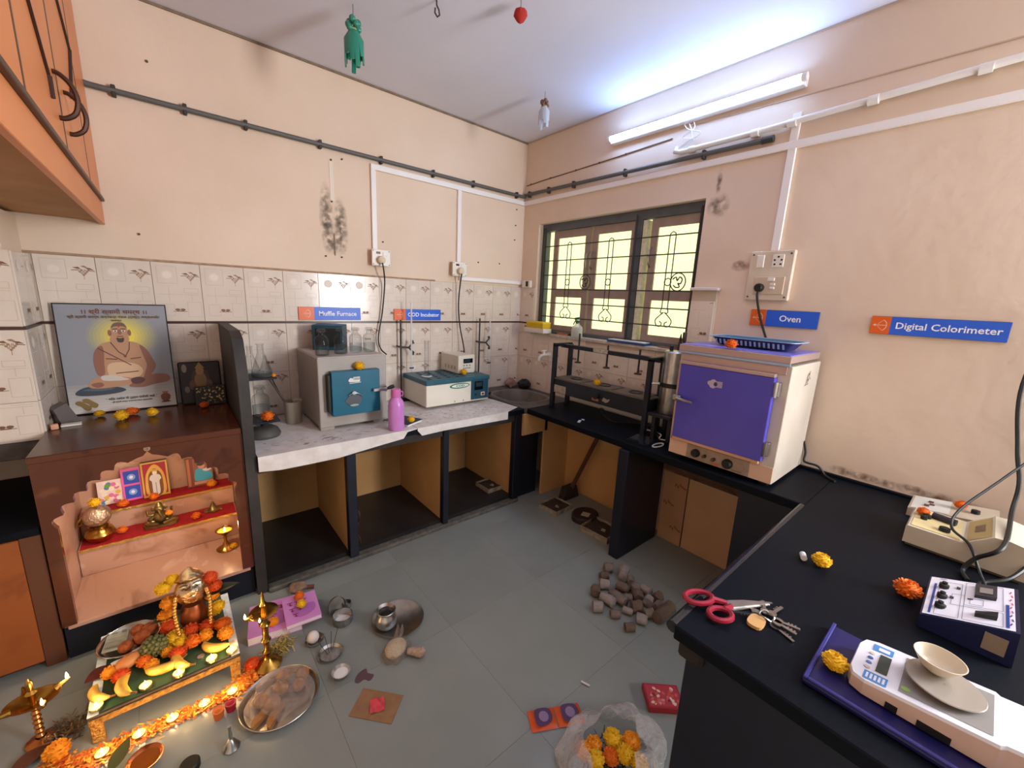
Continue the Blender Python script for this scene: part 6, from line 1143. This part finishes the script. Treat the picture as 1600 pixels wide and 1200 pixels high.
def bagsheet(lab, c, rx, ry, h, seed, m=FILM, hole=0.0, nm='plastic_bag', rot=0, amp=.055):
    rnd = random.Random(seed); ph_ = [(rnd.uniform(0, 6), rnd.randint(2, 7), rnd.uniform(3, 9)) for _ in range(7)]
    def fn(u, v):
        a = 2 * math.pi * u; t = v * (1 - hole); k = 1 + sum(amp * math.sin(p + f * a) * math.cos(g * t + p) for p, f, g in ph_); rr_ = math.cos(t * math.pi / 2) ** .55
        return (rx * rr_ * k * math.cos(a), ry * rr_ * k * math.sin(a), max(.001, h * math.sin(t * math.pi / 2) * (1 + .12 * math.sin(ph_[0][0] + 5 * a + 8 * t))))
    return tag(MB().sheet(fn, 56, 22).build(nm, m), lab, 'bag', None, c, rot)
bagsheet('clear crinkled plastic bag over the sweets on the large plate', (-2.475, -1.462, .004), .112, .105, .080, 21)
# pink books
def book(lab, p, w_, d_, h, rz, seed):
    t_ = thing('pink_book', lab, 'book', p, rz); MB().box(-w_ / 2, w_ / 2, -d_ / 2, d_ / 2, .002, h - .002).build('pages', mat('page_cream', 'e4d4d6', .8), t_); MB().box(-w_ / 2 - .002, w_ / 2 + .002, -d_ / 2 - .002, d_ / 2 + .002, h - .002, h, .0005).build('front_cover', mat('pink_cover', 'd08ac6', .4), t_); MB().box(-w_ / 2 - .002, w_ / 2 + .002, -d_ / 2 - .002, d_ / 2 + .002, 0, .002).build('back_cover', mat('pink_cover'), t_)
    a_ = MB(); rnd = random.Random(seed); MA = '8c1e4a'; k = [0]
    def PK(u, v): return (u * w_, v * d_, h + .0006)
    def PK2(u, v): return (u * w_, v * d_, h + .0003)
    a_.inkpoly(smooth_poly([(-.1, -.35), (.35, -.25), (.40, .05), (.1, .1), (.2, .3), (-.1, .2), (-.3, -.1)], 3), 'b06ab0', PK2)
    for (u, v) in ((-.30, .22), (-.10, .20), (.12, .22), (-.28, -.02), (-.05, -.04), (-.2, -.24)):
        a_.inkpoly(stroke((u - .08, v + .06), (u + .09, v + .06), .025), MA, PK); a_.inkpoly(stroke((u, v + .05), (u + .01, v - .06), .03), MA, PK); a_.inkpoly(stroke((u - .05, v - .02), (u + .06, v - .035), .025), MA, lambda q, w: (q * w_, w * d_, h + .0009))
    a_.build('cover_print', INK, t_)['kind'] = 'stuff'
book('lower pink book with maroon lettering behind the tall lamp', (-2.412, -1.005, .001), .225, .225, .040, math.radians(-10), 1); book('upper pink book with maroon lettering lying across the other', (-2.302, -1.055, .0415), .152, .200, .022, math.radians(-5), 2)
marigold('orange', (-2.295, -.985, .064), 'orange marigold on the upper pink book', .024); marigold('yellow', (-2.300, -1.055, .064), 'yellow marigold on the upper pink book', .026); marigold('amber', (-2.430, -1.075, .042), 'amber marigold on the lower pink book', .026)
crumple('dried_root', 'knotted pale dried root beside the black slab foot', 'root', (-2.270, -.825, .001), .045, mat('root_tan', '9a7a64', .9, noise=(30, '6d5142', .2), bump=(60, .8)), 31, .45); tag(MB().tube([(-2.28, -.83, .018), (-2.22, -.85, .015), (-2.195, -.862, .012)], [.012, .010, .012], 8).build('dried_stalk', mat('root_red', '6a3a30', .8)), 'short reddish dried stalk beside the pale root', 'stalk')
# steel vessels
def steel(prof, nm, lab, cat, p, n=28, part='dish'): t_ = thing(nm, lab, cat, p); MB().lathe(prof, (0, 0, 0), n).build(part, STEEL, t_); return t_
BOX = [(.001, .002), (.044, .002), (.047, .006), (.047, .040), (.049, .042), (.046, .042), (.044, .008), (.001, .005)]
t_ = steel(BOX, 'steel_container', 'round steel container with some white powder inside', 'container', (-2.145, -1.205, .001)); MB().lathe([(.001, .012), (.028, .011), (.040, .007)], (.0, .0, 0), 16).build('powder', mat('white_powder', 'd8d4d0', .9), t_)
t_ = steel([(.001, 0), (.046, 0), (.048, .004), (.048, .018), (.046, .018), (.045, .006), (.001, .004)], 'container_cover', 'steel cover tilted against the back of the container', 'cover', (-2.150, -1.110, .030)); t_.rotation_euler = (1.2, -.3, .4); steel([(.001, 0), (.020, 0), (.022, .004), (.022, .030), (.020, .030), (.019, .006), (.001, .004)], 'steel_cup', 'tiny steel cup behind the round container', 'cup', (-2.095, -1.115, .001), part='cup')
t_ = steel([(.001, .002), (.030, .002), (.040, .020), (.042, .022), (.040, .022), (.028, .006), (.001, .005)], 'steel_bowl', 'small steel bowl holding a white ball', 'bowl', (-2.292, -1.258, .001)); tag(MB().ball((0, 0, 0), .026, 16, 10, sz=1.1).build('camphor_ball', mat('chalk_ball', 'd8cfc8', .8)), 'smooth white ball sitting in the small steel bowl', 'ball', None, (-2.298, -1.256, .0345))
t_ = steel([(.001, .003), (.044, .003), (.054, .012), (.056, .012), (.046, 0), (.001, 0)], 'incense_holder', 'steel dish with burnt incense sticks', 'incense holder', (-2.255, -1.372, .001)); MB().lathe([(.001, .009), (.02, .008), (.042, .005)], (0, 0, 0), 16).build('ash', mat('grey_ash', '8a8680', .95, noise=(60, '5a5652', .2)), t_)
for k in range(4): MB().cyl((-.01 + .008 * k, .005 * k, .006), (-.045 + .03 * k, .02, .085 + .01 * k), .0012, 5).build('incense_stick', mat('stick_dark', '3a2a22', .8), t_)
t_ = steel([(.001, .002), (.026, .002), (.038, .026), (.040, .028), (.037, .028), (.024, .006), (.001, .005)], 'steel_bowl', 'small steel bowl of white salt on the floor', 'bowl', (-2.250, -1.512, .001)); MB().lathe([(.001, .020), (.015, .019), (.032, .016)], (0, 0, 0), 18).build('salt', mat('salt_white', 'e2dedb', .9), t_)
tp = steel([(.001, .003), (.112, .003), (.128, .014), (.131, .014), (.116, 0), (.001, 0)], 'steel_plate', 'flat dark steel plate carrying the small water pot', 'plate', (-1.917, -1.362, .001), 44)
steel([(.001, 0), (.034, 0), (.048, .018), (.053, .042), (.046, .068), (.036, .080), (.036, .090), (.048, .098), (.046, .100), (.034, .090), (.034, .082), (.044, .066), (.050, .042), (.045, .020), (.001, .004)], 'water_pot', 'round steel water pot with flared neck on the flat plate', 'pot', (-1.985, -1.372, .0055), part='pot')
rbg = bagsheet('small clear bag of white rice before the flat plate', (-2.010, -1.545, .001), .070, .058, .040, 33, film('rice_film', 'f4ece2', .75, .15, 'b8aca0', 40), rot=.6)
tag(MB().ball((0, 0, 0), .050, 18, 10, sx=1.15, sy=.95, sz=.55).build('rice', mat('rice_grains', 'd2bfa4', .8, noise=(150, 'b09878', .1), bump=(220, .8))), 'mound of rice inside the small clear bag', 'rice', None, (-2.012, -1.545, .0295), .6)['kind'] = 'stuff'
tag(MB().tube([(-.03, 0, .022), (.0, 0, .024), (.035, 0, .024), (.05, 0, .02)], [.014, .018, .024, .012], 12).build('seed_bag', mat('pale_seeds', 'c8ac94', .8, noise=(90, '9a7c66', .1), bump=(120, .9))), 'small pouch of pale seeds beside the rice bag', 'pouch', None, (-1.950, -1.610, .001), math.radians(-45))
kf = tag(MB().sheet(lambda u, v: (-.02 + .05 * u, -.02 + .04 * v, .03 + .045 * u * abs(math.sin(3 + 6 * v)) + .01 * math.sin(v * 12)), 8, 10).build('bag_tail', FILM), 'twisted clear tail of plastic above the rice bag', 'plastic', None, (-1.975, -1.490, .001), .8)
cd_ = thing('card', 'square brown card with a red packet on the floor', 'card', (-2.180, -1.733, .001), math.radians(-48)); MB().box(-.088, .092, -.060, .060, 0, .002).build('card', mat('kraft', '9a7350', .8, noise=(20, '8a6444', .3)), cd_)
tag(MB().sheet(lambda u, v: (-.028 + .056 * u, -.030 + .06 * v, .0045 + .003 * math.sin(u * 8 + v * 5)), 10, 10).build('red_packet', mat('red_film', 'd0364a', .3, noise=(40, 'e05a5e', .2))), 'crinkled red packet lying on the brown card', 'packet', None, (-2.178, -1.738, .0035), math.radians(-20))
stn = MB(); stn.inkpoly(smooth_poly([(-.04, .01), (-.01, .03), (.03, .025), (.02, .0), (.03, -.03), (0, -.04), (-.01, -.015), (-.035, -.01)], 4), '5c4246', lambda u, v: (u, v, .0006)); tag(stn.build('powder_stain', INK), 'dark red powder stain on the floor above the brown card', 'stain', None, (-2.172, -1.572, 0), .3)
# soil trays, disc and broom stick under the worktop
def soil_tray(lab, c, w_, d_, rz, z_=.001, h=.035, seed=1):
    t_ = thing('soil_tray', lab, 'tray', (c[0], c[1], z_), rz, 'soil trays under the worktop'); tm = MB(); a_, b_ = w_ / 2, d_ / 2
    tm.ring_wall([(-a_, -b_), (a_, -b_), (a_, b_), (-a_, b_)], [(-a_ + .006, -b_ + .006), (a_ - .006, -b_ + .006), (a_ - .006, b_ - .006), (-a_ + .006, b_ - .006)], 0, h); tm.box(-a_ + .006, a_ - .006, -b_ + .006, b_ - .006, 0, .004); tm.build('tray_body', mat('tin_tray', 'b8aa94', .55, .3, noise=(20, '75664f', .2)), t_)
    rnd = random.Random(seed); MB().sheet(lambda u, v: ((u - .5) * (w_ - .014), (v - .5) * (d_ - .014), h * .62 + .004 * math.sin(u * 17 + seed) * math.sin(v * 13)), 14, 12).build('soil', mat('dark_soil', '2c211c', .95, noise=(70, '4a382e', .2), bump=(60, .8)), t_)
    MB().box(-.035, .005, -.030, .0, h * .65, h * .65 + .003).build('paper_slip', mat('slip_pale', 'a89a84', .8), t_).rotation_euler = (.1, .1, .4)
soil_tray('tin soil tray on the black floor of the right cubby', (-.665, -.50), .205, .185, 0, .0515, .035, 1); soil_tray('tin soil tray nearest the cubby corner, by the broom', (-.40, -1.025), .20, .19, math.radians(4), .001, .035, 2); soil_tray('tin soil tray half hidden by the black pier', (-.385, -1.475), .20, .23, math.radians(4), .001, .045, 3)
dc = thing('metal_disc', 'dark round weight plate between the two floor trays', 'disc', (-.33, -1.275, .001)); MB().lathe([(.001, 0), (.125, 0), (.128, .008), (.128, .038), (.120, .045), (.001, .045)], (0, 0, 0), 36, .9, .75).build('disc', mat('rusty_black', '231a1a', .6, noise=(12, '35211c', .2)), dc); MB().box(-.05, .01, -.04, .02, .046, .049).build('paper_slip', mat('slip_pale'), dc).rotation_euler = (0, 0, .4)
brm = thing('broom', 'wooden broom handle leaning in the cubby below the window', 'broom', (0, 0, 0)); MB().cyl((-.17, -.985, .10), (-.10, -1.185, .66), .017, 8).build('handle', mat('broom_stick', '5a3624', .7, noise=(14, '3f2418', .2)), brm); MB().prism([(-.10, 0), (.10, 0), (.06, .11), (-.06, .11)], -.03, .03, 'xz').build('bristle_head', mat('bristles', '2e2520', .95, bump=(80, .9)), brm).location = (-.18, -.965, .001)
# briquette heap
BQ = [mat('briquette_a', '85746a', .9, noise=(18, '63544b', .2), bump=(35, .7)), mat('briquette_b', 'a0938c', .9, noise=(18, '7f726b', .2), bump=(35, .7)), mat('briquette_c', '75604f', .9, noise=(18, '55443a', .2), bump=(35, .7))]
rnd = random.Random(8)
BLAB = {0: 'round dark briquette at the very back of the heap', 2: 'small pale-ended briquette at the back left of the heap', 3: 'square-ended briquette right of the long back one', 4: 'pale briquette on the upper left edge of the heap', 5: 'pale smooth briquette in the upper middle of the heap', 6: 'light brown briquette right of the heap centre', 7: 'dark briquette on the upper right edge of the heap', 8: 'squat briquette standing at the left edge of the heap', 9: 'long pale briquette lying across the heap centre', 10: 'split wedge briquette at the left of the heap centre', 11: 'stubby briquette right of the small centre chip', 12: 'tiny briquette chip in the heap centre', 13: 'dark stub at the right of the heap', 14: 'dark briquette at the far right of the heap', 15: 'thin dark briquette behind the longest one', 17: 'lumpy grey briquette in the lower middle of the heap', 18: 'flat briquette slab at the lower left of the heap', 19: 'small briquette chip left of the lumpy grey one', 21: 'pale stub left of the longest briquette', 22: 'angular briquette at the front of the heap'}
BL = [(-0.707, -1.785, 0.03, 0.03, 0), (-0.67, -1.872, 0.03, 0.085, 70), (-0.785, -1.811, 0.025, 0.03, 10), (-0.69, -1.938, 0.025, 0.04, 80), (-0.85, -1.866, 0.03, 0.05, -10), (-0.783, -1.946, 0.028, 0.06, -40), (-0.731, -1.99, 0.028, 0.045, 20), (-0.688, -2.039, 0.026, 0.05, -50), (-0.938, -1.868, 0.03, 0.04, 80), (-0.877, -1.978, 0.028, 0.09, -45), (-0.938, -1.954, 0.03, 0.07, -45), (-0.773, -2.042, 0.03, 0.045, 80), (-0.824, -2.004, 0.02, 0.03, 0), (-0.758, -2.102, 0.028, 0.04, 60), (-0.692, -2.116, 0.028, 0.04, 40), (-0.745, -2.152, 0.024, 0.05, 40), (-1.028, -1.954, 0.03, 0.03, 0), (-0.858, -2.088, 0.034, 0.05, 0), (-0.987, -2.043, 0.022, 0.045, -5), (-0.91, -2.068, 0.02, 0.03, -30), (-0.773, -2.203, 0.034, 0.12, 40), (-0.844, -2.151, 0.028, 0.04, 10), (-0.908, -2.152, 0.026, 0.045, -20), (-1.0, -2.143, 0.022, 0.03, 0)]
for k, (x_, y_, r_, l_, a_) in enumerate(BL):
    r_ *= 1.0; L_ = max(l_, .045) * .62; an = math.radians(a_ - 40); j = lambda: rnd.uniform(.86, 1.08) * r_
    o = MB().tube([(-L_, 0, 0), (-L_ * .9, 0, 0), (-L_ * .3, 0, .001), (L_ * .4, .002, 0), (L_ * .92, 0, 0), (L_, 0, 0)], [r_ * .7, j(), j(), j(), j(), r_ * rnd.uniform(.4, .8)], 11).build('briquette', BQ[k % 3])
    for v_ in o.data.vertices: v_.co += Vector((rnd.uniform(-1, 1), rnd.uniform(-1, 1), rnd.uniform(-1, 1))) * r_ * .10
    lab = {20: 'longest thick brown briquette at the near end of the heap', 1: 'long briquette at the back of the heap near the black pier', 16: 'round briquette lump lying alone at the left of the heap', 23: 'smallest briquette chip in front of the heap'}.get(k, BLAB.get(k, ""))
    tag(o, lab, 'briquette', 'brown briquettes heaped on the floor', (x_, y_, r_ * .96), rot=(rnd.uniform(-.2, .2), 0, an))
# near floor: packets, chalk, box, bag of flowers
pkt = thing('sachet_pair', 'pair of joined orange sachets on the floor', 'sachet', (-1.630, -2.222, .001), math.radians(-28))
for k in (-1, 1):
    s_ = MB().sheet(lambda u, v, q=k: (q * .056 + (u - .5) * .108, (v - .5) * .085, .003 + .014 * math.sin(math.pi * u) * math.sin(math.pi * v)), 12, 10).build('sachet', mat('orange_foil', 'd85a1c', .3, noise=(15, 'c84a10', .2)), pkt)
    a_ = MB(); a_.inkpoly(smooth_poly([(-.03, -.03), (.0, -.035), (.035, -.02), (.035, .025), (.0, .035), (-.03, .025)], 3), '4a2450', lambda u, v, q=k: (q * .056 + u, v, .019)); a_.inkpoly(ell(.004, .0, .020, .022, 12), '8a7090', lambda u, v, q=k: (q * .056 + u, v, .0195)); a_.build('sachet_print', INK, s_)
tag(MB().cyl((-.02, 0, .005), (.02, 0, .005), .0045, 10).build('chalk_piece', mat('chalk_white')), 'short white chalk stick on the open floor', 'chalk', None, (-1.420, -2.200, .001), math.radians(-70))
rbx = thing('incense_box', 'red printed box on the floor beside the near black wall', 'box', (-1.215, -2.455, .001), math.radians(-42)); MB().box(-.075, .075, -.055, .055, 0, .030, .002).build('carton', mat('red_card', '9a2028', .45), rbx); a_ = MB(); random.seed(4)
a_.inkpoly([(-.068, -.048), (.068, -.048), (.068, .048), (-.068, .048)], 'b0303a', lambda u, v: (u, v, .0303))
for k in range(34): a_.inkpoly(ell(random.uniform(-.055, .055), random.uniform(-.036, .036), .009, .006, 7, rot=random.uniform(0, 3)), random.choice(['d08a80', 'c86058', 'e0c0b0', '7a1a20', 'c8502c']), lambda u, v, q=k: (u, v, .0306 + q * .00002))
a_.build('carton_print', INK, rbx)['kind'] = 'stuff'
gf = 'flowers in the clear floor bag'
for k, (x_, y_, c_, lab) in enumerate(((-1.665, -2.400, 'amber', 'amber marigold at the left inside the clear floor bag'), (-1.660, -2.445, 'yellow', 'yellow marigold at the left front inside the clear floor bag'), (-1.555, -2.440, 'yellow', 'yellow marigold at the back inside the clear floor bag'), (-1.605, -2.470, 'orange', 'orange marigold in the middle of the clear floor bag'), (-1.560, -2.500, 'yellow', 'yellow marigold right of the orange one in the floor bag'), (-1.510, -2.490, 'amber', 'amber marigold at the right inside the clear floor bag'), (-1.620, -2.405, 'amber', 'amber marigold at the back left inside the clear floor bag'), (-1.545, -2.550, 'yellow', 'yellow marigold at the front inside the clear floor bag'))): marigold(c_, (x_, y_, .030 + .006 * (k % 3)), lab, .034, gf)
drygrass('dark leaves under the flowers in the clear floor bag', (-1.60, -2.46, .012), .10, 9, ['2a2414', '3a3018', '1c1a10', '5a4a20'])
bagsheet('large clear plastic bag of flowers on the floor at the bottom edge', (-1.590, -2.465, .001), .205, .165, .115, 44, film('floor_bag_film', 'f8f6f5', .68, .12, 'd8d2ce', 22), .24, rot=.0, amp=.085)
# ================================================================ HANGING FROM THE CEILING
def hanger(lab, p, s_, m, m2, m3=None):
    t_ = thing('hanging_ornament', lab, 'ornament', p); t_.scale = (s_,) * 3
    MB().cyl((0, 0, 0), (0, 0, -.06), .0015, 5).build('string', mat('dark_rod'), t_); k_ = MB()
    for i in range(9): a = i * .7; k_.ball((.024 * math.cos(a), .024 * math.sin(a), -.075 - .018 * (i % 3)), .017, 8, 6)
    k_.build('ruffled_top', m3 or m, t_); MB().lathe([(.022, -.125), (.026, -.118), (.022, -.110)], (0, 0, 0), 14).build('tie_band', m2, t_)
    for i in range(11):
        a = 2 * math.pi * i / 11; MB().tube([(.020 * math.cos(a), .020 * math.sin(a), -.12), (.042 * math.cos(a), .042 * math.sin(a), -.16), (.044 * math.cos(a + .2), .044 * math.sin(a + .2), -.235 - .028 * (i % 3))], [.012, .017, .012], 6, flat=.4).build('streamer', m, t_)
hanger('green plastic tassel ornament hanging from the ceiling', (-1.822, -.721, H), .98, film('green_plastic', '1f8a72', .15, .2), mat('tan_tie', 'a89a6a', .6)); hanger('clear plastic tassel ornament hanging near the window', (-.545, -.785, H), .78, film('clear_plastic', 'dfe2ea', .5, .1), mat('tan_tie'), mat('brown_ruffle', '7a5a48', .4, alpha=.8))
hk = tag(MB().tube([(0, 0, 0), (0, 0, -.02), (.012, 0, -.035), (.016, 0, -.055), (.004, 0, -.068), (-.010, 0, -.055), (-.008, 0, -.035)], .004, 6).build('ceiling_hook', mat('dark_rod')), 'small metal ceiling hook at the top edge', 'hook', None, (-1.530, -1.040, H)); rn = thing('red_bunting', 'red cloth ornament just showing at the top edge', 'ornament', (-1.235, -1.325, H)); MB().cyl((0, 0, 0), (0, 0, -.03), .0015, 5).build('string', mat('dark_rod'), rn); MB().lathe([(.001, -.03), (.030, -.045), (.034, -.065), (.020, -.085), (.001, -.098)], (0, 0, 0), 8).build('cloth', mat('red_cloth', 'a8281c', .8), rn)

tag(MB().lathe([(.001, .006), (.024, .006), (.026, .0), (.030, .0), (.030, .020), (.026, .024), (.001, .024)], (0, 0, 0), 20).build('black_cap', BLACK_RUBBER), 'small round black cap on the floor at the bottom edge', 'cap', None, (-2.775, -1.555, .001))
tag(MB().sheet(lambda u, v: (-1.893 + .012 * math.sin(9 * v + 3 * u), -.745 + .05 * u, .07 + .26 * v), 5, 12).build('torn_paper', mat('torn_pale', 'b8ac98', .9, noise=(14, '5a5044', .05))), 'torn pale paper scrap stuck inside the middle cubby pier', 'paper')
